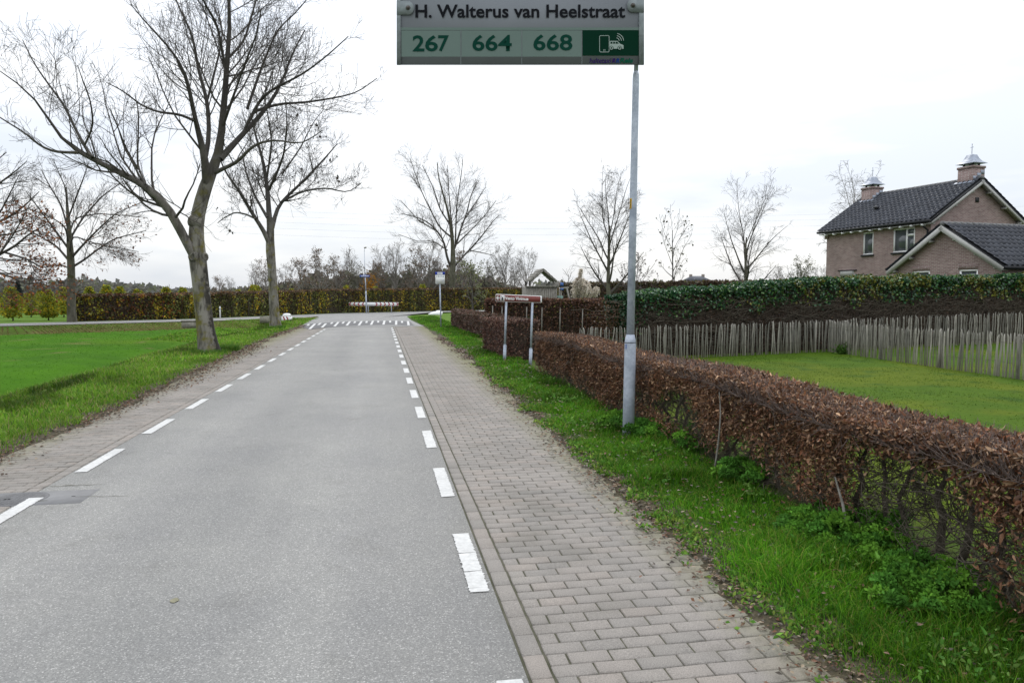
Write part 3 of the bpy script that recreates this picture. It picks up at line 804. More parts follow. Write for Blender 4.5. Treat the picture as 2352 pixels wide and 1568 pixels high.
def build_strip(name, label, x_in, edge, sgn, y_from, y_to, seed):
    """x_in: side next to the asphalt; bricks lie across the road in half bond with a lengthwise course at the inner side"""
    rng = np.random.default_rng(seed)
    ys = np.linspace(-8, y_to, 80)
    E = np.asarray(edge(ys)) + sgn * 0.05
    a, b = np.stack([np.full_like(ys, x_in), ys], 1), np.stack([E, ys], 1)
    if sgn < 0: a, b = b, a
    strip = sheet(name, a, b, -0.009, M["joint"])
    tag(strip, label, "pavement", kind="structure")
    rows = []                                         # (x, y, lx, ly)
    p2 = 2 * (BW + JT)
    gap = 0.018
    y = y_from
    while y < y_to:                                   # lengthwise course
        rows.append((x_in + sgn * (gap + BW / 2), y + p2 / 2, BW, p2 - JT, 1)); y += p2
    xs0 = x_in + sgn * (gap + BW + JT * 1.6)
    y, r = y_from, 0
    while y < y_to:
        w = abs(float(edge(y)) - xs0); x = 0.0
        first = BL / 2 - JT / 2 if r % 2 else BL
        ln = first
        while x < w - 0.03:
            ll = min(ln, w - x + 0.02)
            if ll > 0.045: rows.append((xs0 + sgn * (x + ll / 2), y + BW / 2, ll, BW, 0))
            x += ln + JT; ln = BL
        y += BW + JT; r += 1
    rows = np.array(rows)
    # those that show largest in the photo become objects of their own
    C = np.stack([rows[:, 0], rows[:, 1], np.zeros(len(rows))], 1) - EYE
    dep = C @ FWD; u = CXP + FPX * (C @ RIGHT) / np.maximum(dep, 0.01); v = CYP - FPX * (C @ UPV) / np.maximum(dep, 0.01)
    vis = (dep > 0.3) & (u > -30) & (u < 2380) & (v > 0) & (v < 1590)
    size = rows[:, 2] * rows[:, 3] / np.maximum(dep, 0.01) ** 3 * vis
    order = np.argsort(-size)
    single = set(order[:300].tolist())
    cache = {}
    V, Q, Cc, off = [], [], [], 0
    for i, (x, y, lx, ly, kind) in enumerate(rows):
        z = rng.normal() * 0.0016 - 0.0005 - 0.006 * max(0.0, float(fbm(x * 0.9, y * 0.9, 77)) - 0.55); rot = rng.normal() * 0.011; tx, ty = rng.normal(size=2) * 0.009
        if i in single:
            key = (round(lx, 2), round(ly, 2))
            if key not in cache:
                tv, tq = brick_template(*key); cache[key] = mesh("brick", tv, tq)
            o = obj("brick", cache[key], M["brick_single"], strip, (x, y, z))
            o.rotation_euler = (tx, ty, rot)
        elif dep[i] > -0.5:
            tv, tq = brick_template(lx, ly)
            c, s = math.cos(rot), math.sin(rot)
            w = tv.copy(); w[:, 0] = tv[:, 0] * c - tv[:, 1] * s + x; w[:, 1] = tv[:, 0] * s + tv[:, 1] * c + y; w[:, 2] += z + tv[:, 1] * tx - tv[:, 0] * ty
            V.append(w); Q.append(tq + off); off += len(w); Cc.append(np.full((len(w), 3), rng.random()))
    o = obj("far_bricks", mesh("far_bricks", np.concatenate(V), np.concatenate(Q), col=np.concatenate(Cc)), M["brick_mass"], strip)
    o["kind"] = "stuff"
build_strip("brick_strip", "pale reddish brick paving strip beside the long beech hedge", AX1, redge, 1, 1.6, 41.5, 21)
build_strip("brick_strip", "brick paving strip beside the meadow verge with the ash trees", AX0, ledge, -1, 4.5, 41.5, 22)

# ------------------------------------------------------------------ soil at the outer edges, leaf litter, grass
def build_edges():
    rng = np.random.default_rng(31)
    for nm, lab, edge, sg, y0, y1, inn, out in (("edge_soil", "dark soil and crumbs along the paving edge below the beech hedge", redge, 1, 1.5, 44, 0.10, 0.50),
                                                ("edge_soil", "brown soil along the paving edge at the foot of the meadow verge", ledge, -1, 4.5, 46, 0.10, 0.55)):
        k = 420; y = y0 + (y1 - y0) * np.linspace(0, 1, k) ** 1.5
        e = np.asarray(edge(y))
        wob = inn * (2.2 * fbm(y * 1.1, y * 0 + sg, 41, 4) - 0.75) * 1.6 + 0.04 * (fbm(y * 6, y * 0 + 9, 42) - 0.5)
        cols = [0.0, 0.06, 0.16, 0.32, 0.55]
        v = []
        for c in cols:
            x = e + sg * (c * (out / 0.5)) - sg * wob * max(0, (1 - c / 0.4))
            z = 0.004 + 0.03 * sstep(0, 0.3, c) * fbm(y * 5 + c * 30, x * 5, 43) if c > 0 else np.full(k, -0.004)
            if c > 0.5: z = np.full(k, -0.03)
            v.append(np.stack([x, y, z], 1))
        v = np.concatenate(v); q = []
        for i in range(len(cols) - 1):
            a = np.arange(k - 1)
            qq = np.stack([i * k + a, (i + 1) * k + a, (i + 1) * k + a + 1, i * k + a + 1], 1)
            q.append(qq if sg > 0 else qq[:, ::-1])
        o = obj(nm, mesh(nm, v, np.concatenate(q), smooth=True), M["soil"])
        tag(o, lab, "soil", kind="structure")
    # fallen leaves and crumbs
    P, S, C = [], [], []
    pal = np.array([(0.10, 0.055, 0.032), (0.15, 0.09, 0.05), (0.07, 0.045, 0.03), (0.26, 0.20, 0.13), (0.16, 0.07, 0.035), (0.09, 0.075, 0.055), (0.045, 0.035, 0.025)])
    for edge, sg, y0, y1, n, sp in ((redge, 1, 1.8, 30, 11000, 0.15), (ledge, -1, 5.5, 44, 9000, 0.16)):
        y = y0 + (y1 - y0) * rng.random(n) ** 1.6
        clump = fbm(y * 0.9, y * 0 + 3, 51, 3)
        keep = rng.random(n) < sstep(0.22, 0.5, clump)
        if sg < 0: keep |= (y > 12) & (y < 27) & (rng.random(n) < 0.9)
        y = y[keep]
        x = np.asarray(edge(y)) + sg * (rng.normal(size=len(y)) * sp + 0.05)
        if sg < 0:
            dr = (y > 14) & (y < 26); x = np.where(dr, x + np.abs(rng.normal(size=len(y))) * 0.22, x)
        P.append(np.stack([x, y, np.full(len(y), 0.012) + rng.random(len(y)) * 0.014], 1))
        S.append(np.interp(y, [2, 10, 30], [0.026, 0.042, 0.08]) * rng.uniform(0.6, 1.3, len(y))); C.append(pal[rng.integers(0, len(pal), len(y))])
    n = 1600                                              # leaves blown into the verge
    y = 2.3 + 22 * rng.random(n) ** 1.5; x = np.asarray(redge(y)) + 0.2 + 1.0 * rng.random(n)
    P.append(np.stack([x, y, 0.03 + 0.05 * rng.random(n)], 1)); S.append(np.interp(y, [2, 10, 30], [0.03, 0.05, 0.08])); C.append(pal[rng.integers(0, len(pal), n)])
    P, S, C = np.concatenate(P), np.concatenate(S), np.concatenate(C)
    K = len(P); a = rng.uniform(0, 6.28, K)
    d = nrm(np.stack([np.cos(a), np.sin(a), rng.normal(size=K) * 0.25], 1)); s = nrm(np.stack([-np.sin(a), np.cos(a), rng.normal(size=K) * 0.35], 1)); nn = np.cross(d, s)
    sz = S[:, None]
    v = np.stack([P, P + d * sz * 0.5 + s * sz * 0.3 + nn * sz * 0.12, P + d * sz, P + d * sz * 0.5 - s * sz * 0.3 + nn * sz * 0.1], 1).reshape(-1, 3)
    b = np.arange(K)[:, None] * 4
    o = obj("leaf_litter", mesh("leaf_litter", v, None, np.concatenate([b + [[0, 1, 2]], b + [[0, 2, 3]]]), np.repeat(C, 4, 0)), M["dryleaf"])
    tag(o, "fallen brown leaves scattered along both paving edges", "leaves", kind="stuff")
build_edges()

def palette(rng, n, cols, w=None):
    cols = np.asarray(cols, float)
    c = cols[rng.choice(len(cols), n, p=w)]
    return c * rng.uniform(0.75, 1.25, (n, 1))

def build_grass():
    rng = np.random.default_rng(61)
    GREEN = [(0.070, 0.215, 0.009), (0.112, 0.295, 0.016), (0.042, 0.140, 0.012), (0.165, 0.32, 0.024), (0.23, 0.25, 0.055)]
    # right verge, lush
    parts = []
    for y0, y1, n, h, w in ((2.2, 5, 30000, 0.110, 0.0055), (5, 9, 36000, 0.108, 0.0065), (9, 16, 36000, 0.10, 0.009), (16, 28, 26000, 0.10, 0.014), (28, 62, 22000, 0.10, 0.03)):
        y = rng.uniform(y0, y1, n); e = np.asarray(redge(y))
        wid = np.where(y < 30, 1.25, 2.0)
        u = rng.random(n); x = e + 0.02 + u * wid
        edge_d = x - e
        dens = sstep(-0.04, 0.16, edge_d + 0.75 * (fbm(x * 1.6, y * 1.6, 71) - 0.5)) * (0.35 + 0.65 * sstep(0.3, 0.55, fbm(x * 3.1, y * 3.1, 73)))
        under = sstep(3.1, 3.5, x) * (y < 17)
        keep = (rng.random(n) < dens * (1 - 0.75 * under)) & (dist_line(x, y, NEAR) > 0.2)
        keep &= ~((y > 41.5) & (x < np.interp(y, [41, 62, 76], [2.4, 2.35, 5.2])))
        x, y = x[keep], y[keep]
        hh = h * (0.25 + 1.6 * fbm(x * 1.9, y * 1.9, 72, 4) ** 1.4) * sstep(0.0, 0.5, x - np.asarray(redge(y)) + 0.12)
        c = palette(rng, len(x), GREEN, [0.33, 0.24, 0.24, 0.09, 0.10])
        c *= (0.28 + 1.35 * fbm(x * 1.3, y * 1.3, 74, 4))[:, None] * (1 - 0.25 * sstep(2.7, 3.2, x))[:, None]
        parts.append(blade_arrays(rng, np.stack([x, y, np.full(len(x), -0.01)], 1), hh + 0.02, w, 0.75, c))
    o = obj("verge_grass", blade_mesh("verge_grass", parts), M["grass"])
    tag(o, "lush green grass strip between the paving and the beech hedges", "grass", kind="stuff")
    # left verge, rougher, with dry stalks
    parts = []
    G2 = [(0.125, 0.265, 0.022), (0.17, 0.32, 0.028), (0.075, 0.17, 0.022), (0.23, 0.29, 0.055), (0.32, 0.27, 0.13)]
    for y0, y1, n, h, w, wid in ((5.5, 11, 22000, 0.11, 0.011, 3.7), (11, 20, 28000, 0.11, 0.016, 3.5), (20, 34, 24000, 0.10, 0.024, 3.4), (34, 58, 22000, 0.10, 0.04, 6.0)):
        y = rng.uniform(y0, y1, n); e = np.asarray(ledge(y)); u = rng.random(n) ** 1.25; x = e - 0.02 - u * wid
        dl = e - x
        keep = rng.random(n) < sstep(0.0, 0.3, dl + 0.4 * (fbm(x * 2, y * 2, 81) - 0.5)) * (0.25 + 0.75 * sstep(0.3, 0.55, fbm(x * 1.7, y * 1.7, 82)))
        keep &= (dist_line(x, y, NEAR) > 0.25)
        x, y, dl = x[keep], y[keep], dl[keep]
        tall = sstep(0.8, 1.6, dl) * (1 - sstep(2.6, 4.2, dl))
        hh = h * (0.4 + 0.8 * fbm(x * 1.3, y * 1.3, 83) + 0.8 * tall * sstep(0.4, 0.7, fbm(x * 0.9, y * 0.9, 84)))
        c = palette(rng, len(x), G2, [0.3, 0.3, 0.2, 0.13, 0.07])
        c *= (0.5 + 1.0 * fbm(x * 0.7, y * 0.7, 85, 4))[:, None] * (1 - 0.5 * (0.3 + 1.0 * tall) * sstep(0.45, 0.6, fbm(x * 0.8 + 4, y * 0.5, 90)))[:, None]
        parts.append(blade_arrays(rng, np.stack([x, y, ground_z(x, y) - 0.01], 1), hh + 0.02, w, 0.7, c))
    for px, py, r, nn_, hh_ in ((478, 812, 0.42, 900, 0.16), (528, 806, 0.30, 900, 0.24), (632, 755, 0.4, 500, 0.18)):
        b = G(px, py); a = rng.uniform(0, 6.28, nn_); rad = r * np.sqrt(rng.random(nn_)) + (0.12 if px != 528 else 0.0); x, y = b[0] + np.cos(a) * rad, b[1] + np.sin(a) * rad
        parts.append(blade_arrays(rng, np.stack([x, y, ground_z(x, y) - 0.01], 1), hh_, 0.014 if px < 600 else 0.022, 0.7, palette(rng, nn_, [(0.045, 0.13, 0.02), (0.07, 0.17, 0.02), (0.12, 0.19, 0.03)])))
    # ditch along the cross road
    n = 26000
    t = rng.uniform(0, 1, n); seg = resample(NEAR[:4], 200); i = (t * 199).astype(int)
    off = np.abs(rng.normal(size=n)) * 2.2 + 1.1
    tn = nrm(np.gradient(seg, axis=0)); x = seg[i, 0] + tn[i, 1] * off; y = seg[i, 1] - tn[i, 0] * off
    keep = (np.asarray(ledge(y)) - x > 0.4) & (x > -45)
    x, y, off = x[keep], y[keep], off[keep]
    c = palette(rng, len(x), [(0.12, 0.19, 0.03), (0.17, 0.16, 0.06), (0.22, 0.15, 0.08), (0.15, 0.09, 0.05)], [0.38, 0.25, 0.2, 0.17])
    parts.append(blade_arrays(rng, np.stack([x, y, ground_z(x, y) - 0.01], 1), 0.09 * (0.4 + fbm(x, y, 86)), 0.045, 0.9, c))
    o = obj("meadow_verge_grass", blade_mesh("meadow_verge_grass", parts), M["grass"])
    tag(o, "rough tufted grass on the bank between the road and the meadow", "grass", kind="stuff")
    # meadow and lawn, short
    n = 22000
    d = 9 + 34 * rng.random(n) ** 0.8; px = rng.uniform(-60, 560, n)
    P = EYE[None] + (HFWD[None] + RIGHT[None] * ((px - CXP) / FPX)[:, None]) * d[:, None]
    x, y = P[:, 0], P[:, 1]
    keep = (np.asarray(ledge(y)) - x > 2.7) & (dist_line(x, y, NEAR) > 4.5); x, y, d = x[keep], y[keep], d[keep]
    c = palette(rng, len(x), [(0.044, 0.132, 0.005), (0.058, 0.150, 0.006), (0.034, 0.108, 0.005)]) * (0.8 + 0.4 * fbm(x * 0.4, y * 0.4, 87))[:, None]
    o = obj("meadow_grass", blade_mesh("meadow_grass", [blade_arrays(rng, np.stack([x, y, ground_z(x, y) - 0.01], 1), 0.028, d * 0.0010, 1.1, c)]), M["grass"])
    tag(o, "short bright green meadow grass left of the ash trees", "grass", kind="stuff")
    n = 60000
    d = 4 + 22 * rng.random(n) ** 0.9; px = rng.uniform(1380, 2420, n)
    P = EYE[None] + (HFWD[None] + RIGHT[None] * ((px - CXP) / FPX)[:, None]) * d[:, None]
    x, y = P[:, 0], P[:, 1]
    keep = (x > 3.75) & (rng.random(n) < 0.2 + 0.8 * sstep(0.35, 0.6, fbm(x * 1.5, y * 1.5, 88))); x, y, d = x[keep], y[keep], d[keep]
    c = palette(rng, len(x), [(0.054, 0.112, 0.008), (0.076, 0.125, 0.009), (0.036, 0.088, 0.008), (0.10, 0.12, 0.014)], [0.35, 0.35, 0.2, 0.1]) * (0.8 + 0.4 * fbm(x * 0.7, y * 0.7, 89))[:, None]
    o = obj("lawn_grass", blade_mesh("lawn_grass", [blade_arrays(rng, np.stack([x, y, ground_z(x, y) - 0.005], 1), 0.022, 0.002 + d * 0.0008, 1.1, c)]), M["grass"])
    tag(o, "short mossy yellow-green lawn grass inside the picket fence", "grass", kind="stuff")
    # broad-leaved weeds along the paving edge
    parts = []
    n = 3000
    y = 2.2 + 16 * rng.random(n) ** 1.6; x = np.asarray(redge(y)) + rng.normal(size=n) * 0.12 + 0.16
    keep = fbm(x * 1.4, y * 1.4, 91) > 0.52; x, y = x[keep], y[keep]
    for k in range(5):
        P = np.stack([x, y, np.full(len(x), 0.015)], 1) + rng.normal(size=(len(x), 3)) * [0.02, 0.02, 0.004]
        parts.append(leaf_arrays(rng, P, np.interp(y, [2, 10, 20], [0.028, 0.05, 0.08]), 0.55, palette(rng, len(x), [(0.08, 0.19, 0.03), (0.13, 0.26, 0.04), (0.19, 0.27, 0.05)]), 0.2, (0, 0, 0.35)))
    n = 520                                               # dock and clover leaves among the grass
    y = 2.3 + 14 * rng.random(n) ** 1.5; x = np.asarray(redge(y)) + 0.25 + 0.85 * rng.random(n)
    keep = fbm(x * 1.8 + 3, y * 1.8, 93) > 0.56; x, y = x[keep], y[keep]
    for k in range(7):
        P = np.stack([x, y, 0.05 + 0.06 * rng.random(len(x))], 1) + rng.normal(size=(len(x), 3)) * [0.03, 0.03, 0.015]
        parts.append(curl_arrays(rng, P, np.interp(y, [2, 10, 20], [0.026, 0.042, 0.07]), 0.55, palette(rng, len(x), [(0.07, 0.18, 0.03), (0.11, 0.24, 0.04), (0.15, 0.26, 0.06)]), 0.2, (0, 0, 0.25)))
    o = obj("edge_weeds", leaf_mesh("edge_weeds", parts), M["leaf"])
    tag(o, "low broad-leaved weeds in the verge and over the brick edge", "weeds", kind="stuff")
build_grass()

# ------------------------------------------------------------------ trees
def grow(rng, P, R, levels, rmin=0.005):
    """levels: dicts for spawn(); returns list of (P, R) per level"""
    out = []
    for lv in levels:
        lv = dict(lv); sides = lv.pop("sides", 3)
        P, R = spawn(rng, P, R, **lv)
        R = np.maximum(R, rmin)
        out.append((P, R, sides))
    return out

def make_tree(name, label, base, trunk, limbs, levels, seed, mt, ml, mtw, group=None, leaves=None, rmin=0.005, extra=None, kind_limb="limb", knots=None):
    """trunk, limbs: arrays of (x, y, z, r) in the world; twigs are grown on limbs and trunk top"""
    rng = np.random.default_rng(seed)
    t = thing(name, label, "tree", base, group)
    org = np.asarray(base, float)
    tr = resample(trunk, 18)
    if knots is not None:
        mb = MB(); v, q = tubes_arrays([(tr[None, :, :3], tr[None, :, 3], 14)]); mb.add(v, q)
        for c, r, d in knots:
            a = nrm(np.asarray(d, float)); u = nrm(np.cross(a, [0.1, 0.2, 1])); w = np.cross(a, u)
            mb.lathe([(r * 1.0, -r), (r * 1.0, 0), (r * 0.8, r * 0.55), (r * 0.42, r * 0.75), (r * 0.28, r * 0.5), (0.01, r * 0.35)], c, 10, False, np.array([u, w, a]))
        obj("trunk", mb.me("trunk", org, True), mt, t)
    else:
        obj("trunk", tube_mesh("trunk", [(tr[None, :, :3], tr[None, :, 3], 12)], org), mt, t)
    LP = np.stack([resample(l, 14) for l in limbs])
    for l in LP:
        obj(kind_limb, tube_mesh(kind_limb, [(l[None, :, :3], l[None, :, 3], 8)], org), ml, t)
    lv = grow(rng, LP[:, :, :3], LP[:, :, 3], levels, rmin)
    o = obj("twigs", tube_mesh("twigs", lv, org), mtw, t); o["kind"] = "stuff"
    if leaves is not None:
        o = obj("leaves", leaf_mesh("leaves", leaves(rng, lv), org), M["dryleaf"], t); o["kind"] = "stuff"
    return t

def px_limbs(d0, lst, thin=1.0):
    out = []
    for pts, off in lst:
        n = len(pts)
        a = []
        for i, (x, y, r) in enumerate(pts):
            dd = d0 + off * (i / max(1, n - 1)) if not isinstance(off, tuple) else d0 + off[0] + (off[1] - off[0]) * (i / max(1, n - 1))
            p = A(x, y, dd); a.append((p[0], p[1], p[2], r * thin * dd / FPX))
        out.append(np.array(a))
    return out

ASH = [dict(per=lambda L: L * 2.7, t0=0.2, ang=(28, 62), lf=(0.24, 0.56), rf=0.34, n=8, wig=0.13, up=0.07, sides=5, lmin=0.5),
       dict(per=lambda L: L * 3.8, t0=0.15, ang=(28, 65), lf=(0.34, 0.72), rf=0.5, n=7, wig=0.15, up=0.09, sides=4, lmin=0.25),
       dict(per=lambda L: L * 5.2, t0=0.12, ang=(30, 70), lf=(0.4, 0.85), rf=0.65, n=6, wig=0.16, up=0.12, sides=3, lmin=0.16)]

def build_ash_trees():
    # the big ash, its limbs where the photo shows them
    d0 = 22.05
    b = G(478, 812)
    trunk = px_limbs(d0, [([(483, 822, 27), (479, 805, 23), (474, 770, 19.5), (467, 715, 18.5), (461, 650, 18), (455, 602, 18.5), (452, 582, 20.5), (451, 560, 16.5), (450, 520, 15.5), (456, 485, 15), (466, 448, 14.5), (479, 408, 14.0), (490, 384, 11.5), (501, 361, 9.8), (508, 335, 7.5), (510, 318, 6.0)], 0)])[0]
    trunk[0, 2] = ground_z(b[0], b[1]) - 0.1
    L = [
        ([(456, 612, 9), (445, 584, 11.5), (431, 562, 11), (414, 528, 10.3), (397, 495, 10), (378, 460, 9), (356, 438, 8.5), (334, 424, 8), (270, 394, 6.6), (210, 364, 5.4), (172, 347, 4.4), (142, 328, 3.4), (120, 300, 3), (110, 262, 2.5), (75, 217, 2), (37, 187, 1.5), (-8, 158, 1)], -2.0),
        ([(180, 351, 3.6), (124, 349, 3.0), (94, 337, 2.5), (56, 304, 2), (20, 283, 1.6), (-12, 262, 1.2)], (-1.6, -2.6)),
        ([(212, 363, 4), (191, 330, 3.3), (169, 289, 3), (150, 244, 2.6), (112, 195, 2), (75, 142, 1.4), (52, 92, 0.9)], (-1.4, 0.4)),
        ([(195, 332, 2.4), (208, 305, 2.2), (214, 281, 2), (208, 232, 1.7), (190, 185, 1.3), (178, 150, 0.9)], (-1.4, -2.8)),
        ([(334, 424, 2.6), (315, 378, 2.2), (317, 320, 1.8), (319, 262, 1.4), (310, 215, 0.9)], (-0.9, 0.6)),
        ([(318, 390, 2.0), (289, 340, 1.7), (270, 290, 1.4), (252, 250, 1.0)], (-0.9, -2.0)),
        ([(474, 432, 9), (473, 395, 9.5), (471, 356, 8.2), (454, 300, 6), (446, 262, 5), (431, 187, 4), (420, 150, 3.2), (379, 97, 2.4), (337, 56, 1.7), (300, 10, 1.1)], -2.2),
        ([(447, 278, 3.4), (412, 262, 3), (367, 259, 2.5), (326, 244, 2.1), (285, 210, 1.6), (245, 190, 1.0)], (-1.0, -3.0)),
        ([(472, 358, 6), (482, 319, 5), (476, 225, 4.2), (457, 172, 3.4), (442, 75, 2.6), (415, 30, 1.8), (390, -40, 1.2)], 1.6),
        ([(477, 228, 2.6), (499, 142, 2.2), (512, 80, 1.6), (500, 20, 1.0)], (0.9, 2.6)),
        ([(484, 396, 9.5), (502, 360, 9.5), (510, 319, 8.5), (508, 281, 7.6), (519, 210, 6.6), (519, 150, 5.6), (529, 75, 4.6), (525, 0, 3.6), (522, -120, 2.0), (530, -220, 1.0)], 0.8),
        ([(519, 165, 3.4), (499, 56, 2.8), (465, 0, 2.2), (440, -80, 1.3)], (0.5, -1.6)),
        ([(506, 365, 8), (532, 337, 6.6), (560, 305, 5.6), (585, 281, 5), (630, 225, 3.8), (656, 169, 2.8), (667, 131, 2.2), (700, 70, 1.2)], 1.8),
        ([(492, 398, 5.2), (520, 383, 4.5), (544, 375, 4), (566, 350, 3.4), (585, 330, 3), (637, 319, 2.2), (690, 335, 1.6), (740, 300, 1.0)], -2.4),
        ([(585, 256, 3.6), (640, 238, 3.0), (700, 236, 2.4), (769, 225, 1.8), (820, 214, 1.4), (866, 180, 0.9)], (0.8, 2.4)),
        ([(562, 300, 4.0), (590, 240, 3.4), (615, 210, 2.9), (694, 172, 2.2), (750, 130, 1.6), (800, 84, 1.0)], (1.0, -1.6)),
        ([(568, 250, 3.4), (585, 200, 3.0), (600, 157, 2.5), (637, 67, 1.8), (680, 30, 1.4), (720, -20, 0.9)], (0.9, 3.2)),
        ([(524, 135, 3.0), (562, 94, 2.5), (585, 11, 1.8), (612, -70, 1.1)], (0.5, 2.2)),
        ([(512, 290, 3.4), (540, 210, 2.8), (565, 140, 2.2), (590, 80, 1.6), (600, 20, 1.0)], (0.2, -2.6)),
    ]
    limbs = px_limbs(d0, L)
    kn = [(A(444, 508, d0 - 0.1), 0.20, -RIGHT * 0.8 - HFWD * 0.5 + V3(0, 0, 0.2)), (A(447, 590, d0 - 0.14), 0.19, -HFWD - RIGHT * 0.2), (A(466, 590, d0), 0.17, RIGHT - HFWD * 0.4)]
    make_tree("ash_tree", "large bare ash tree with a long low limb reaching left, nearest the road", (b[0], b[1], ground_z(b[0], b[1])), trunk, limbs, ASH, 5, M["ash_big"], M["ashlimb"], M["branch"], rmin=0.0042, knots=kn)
    # the second ash further along the verge
    d1 = 39.3; b = G(632, 754)
    trunk = px_limbs(d1, [([(634, 758, 14.5), (632, 745, 12.5), (629, 700, 10.5), (626, 640, 9.6), (623, 600, 9.6), (621, 575, 10.5), (620, 550, 9), (622, 520, 8), (620, 500, 7.5)], 0)])[0]
    trunk[0, 2] = ground_z(b[0], b[1]) - 0.1
    L = [
        ([(621, 565, 6), (607, 532, 5.2), (585, 499, 4.4), (562, 461, 3.6), (540, 424, 2.8), (517, 397, 2), (500, 350, 1.2)], -2.0),
        ([(588, 503, 2.4), (565, 492, 2.0), (540, 487, 1.6), (515, 500, 1.2), (500, 512, 0.8)], (-0.8, 1.0)),
        ([(620, 520, 7), (617, 480, 5.6), (615, 439, 4.8), (604, 367, 3.4), (589, 319, 2.4), (575, 260, 1.4)], 1.5),
        ([(621, 540, 5.4), (637, 476, 4.2), (649, 461, 3.6), (701, 412, 2.6), (746, 364, 1.8), (775, 330, 1.0)], 2.0),
        ([(645, 465, 2.8), (694, 439, 2.2), (750, 431, 1.7), (800, 444, 1.2), (830, 420, 0.8)], (0.6, -1.6)),
        ([(614, 500, 3.4), (585, 450, 2.6), (566, 400, 1.9), (556, 350, 1.1)], (0, 2.6)),
        ([(615, 440, 3.4), (635, 400, 2.9), (652, 356, 2.3), (660, 281, 1.5), (655, 225, 0.9)], (0.6, -2.0)),
        ([(612, 415, 2.6), (625, 330, 1.9), (615, 260, 1.3), (600, 200, 0.8)], (0.8, -0.8)),
        ([(648, 400, 2.0), (690, 340, 1.5), (720, 280, 1.0), (745, 250, 0.7)], (0.0, 2.0)),
    ]
    def seedheads(rng, lv):
        P = lv[1][0][:, -1]; P = P[rng.random(len(P)) < 0.05]
        return [leaf_arrays(rng, P, 0.16, 0.9, (0.05, 0.04, 0.03)), leaf_arrays(rng, P, 0.16, 0.9, (0.05, 0.04, 0.03))]
    make_tree("ash_tree", "smaller bare ash tree further along the verge beside the striped block", (b[0], b[1], ground_z(b[0], b[1])), trunk, px_limbs(d1, L), ASH, 7, M["ash"], M["ashlimb"], M["branch"], rmin=0.0062, leaves=seedheads)
build_ash_trees()

BEECH = [dict(per=lambda L: L * 3.0, t0=0.15, ang=(25, 50), lf=(0.3, 0.55), rf=0.42, n=7, wig=0.08, up=0.03, sides=4, lmin=0.6),
         dict(per=lambda L: L * 4.6, t0=0.12, ang=(25, 50), lf=(0.32, 0.6), rf=0.5, n=6, wig=0.08, up=0.03, sides=3, lmin=0.35),
         dict(per=lambda L: L * 5.2, t0=0.10, ang=(22, 48), lf=(0.4, 0.75), rf=0.65, n=5, wig=0.08, up=0.02, sides=3, lmin=0.3)]

BIG = [dict(BEECH[0], per=lambda L: L * 1.2), dict(BEECH[1], per=lambda L: L * 2.2, lmin=0.7), dict(BEECH[2], per=lambda L: L * 2.9, lmin=0.7)]
MIDB = [dict(BEECH[0], per=lambda L: L * 2.2), dict(BEECH[1], per=lambda L: L * 3.2), dict(BEECH[2], per=lambda L: L * 4.6)]

def vase(rng, base, H, spread, fork, nl, r0, lean=0.0):
    """a trunk and a set of ascending limbs"""
    b = np.asarray(base, float)
    tx = np.array([lean, 0, 0])
    z = np.linspace(0, 0.72 * H, 10)
    tr = np.stack([b[0] + tx[0] * z / H + np.cumsum(rng.normal(size=10)) * 0.012 * H / 4, b[1] + np.cumsum(rng.normal(size=10)) * 0.012 * H / 4, b[2] - 0.1 + z, r0 * np.interp(z / H, [0, 0.04, fork, 0.72], [1.35, 1.0, 0.85, 0.3])], 1)
    limbs = []
    for i in range(nl):
        f = fork * 0.9 + (0.66 - fork * 0.9) * (i / max(1, nl - 1)) ** 1.1
        k = np.array([np.interp(f * H, z, tr[:, c]) for c in range(4)])
        a = i * 2.399 + rng.uniform(-0.4, 0.4)
        el = np.interp(f, [fork, 0.66], [0.75, 1.25]) + rng.normal() * 0.12
        n = 8; L = spread * np.interp(f, [fork, 0.45, 0.66], [1.0, 1.1, 0.8]) * rng.uniform(0.85, 1.15) / max(0.45, math.cos(el)) * 0.75
        L = min(L, 0.62 * H)
        d = np.array([math.cos(a) * math.cos(el), math.sin(a) * math.cos(el), math.sin(el)])
        p = k[:3].copy(); pts = [(*p, k[3] * 0.62)]
        for s in range(1, n):
            d = nrm(d + rng.normal(size=3) * 0.09 + np.array([0, 0, 0.03])); p = p + d * L / (n - 1)
            pts.append((*p, max(0.012, k[3] * 0.62 * (1 - 0.85 * s / (n - 1)))))
        limbs.append(np.array(pts))
    return tr, limbs

def rusty(frac, size, zmax=99, cols=((0.13, 0.045, 0.018), (0.20, 0.08, 0.03), (0.09, 0.035, 0.018)), xmax=1e9):
    def f(rng, lv):
        P = np.concatenate([lv[-1][0][:, -1], lv[-1][0][:, -3], lv[-2][0][:, -1]])
        P = P[(rng.random(len(P)) < frac) & (P[:, 2] < zmax)]
        return [leaf_arrays(rng, P, size, 0.65, palette(rng, len(P), cols), 0.2)]
    return f

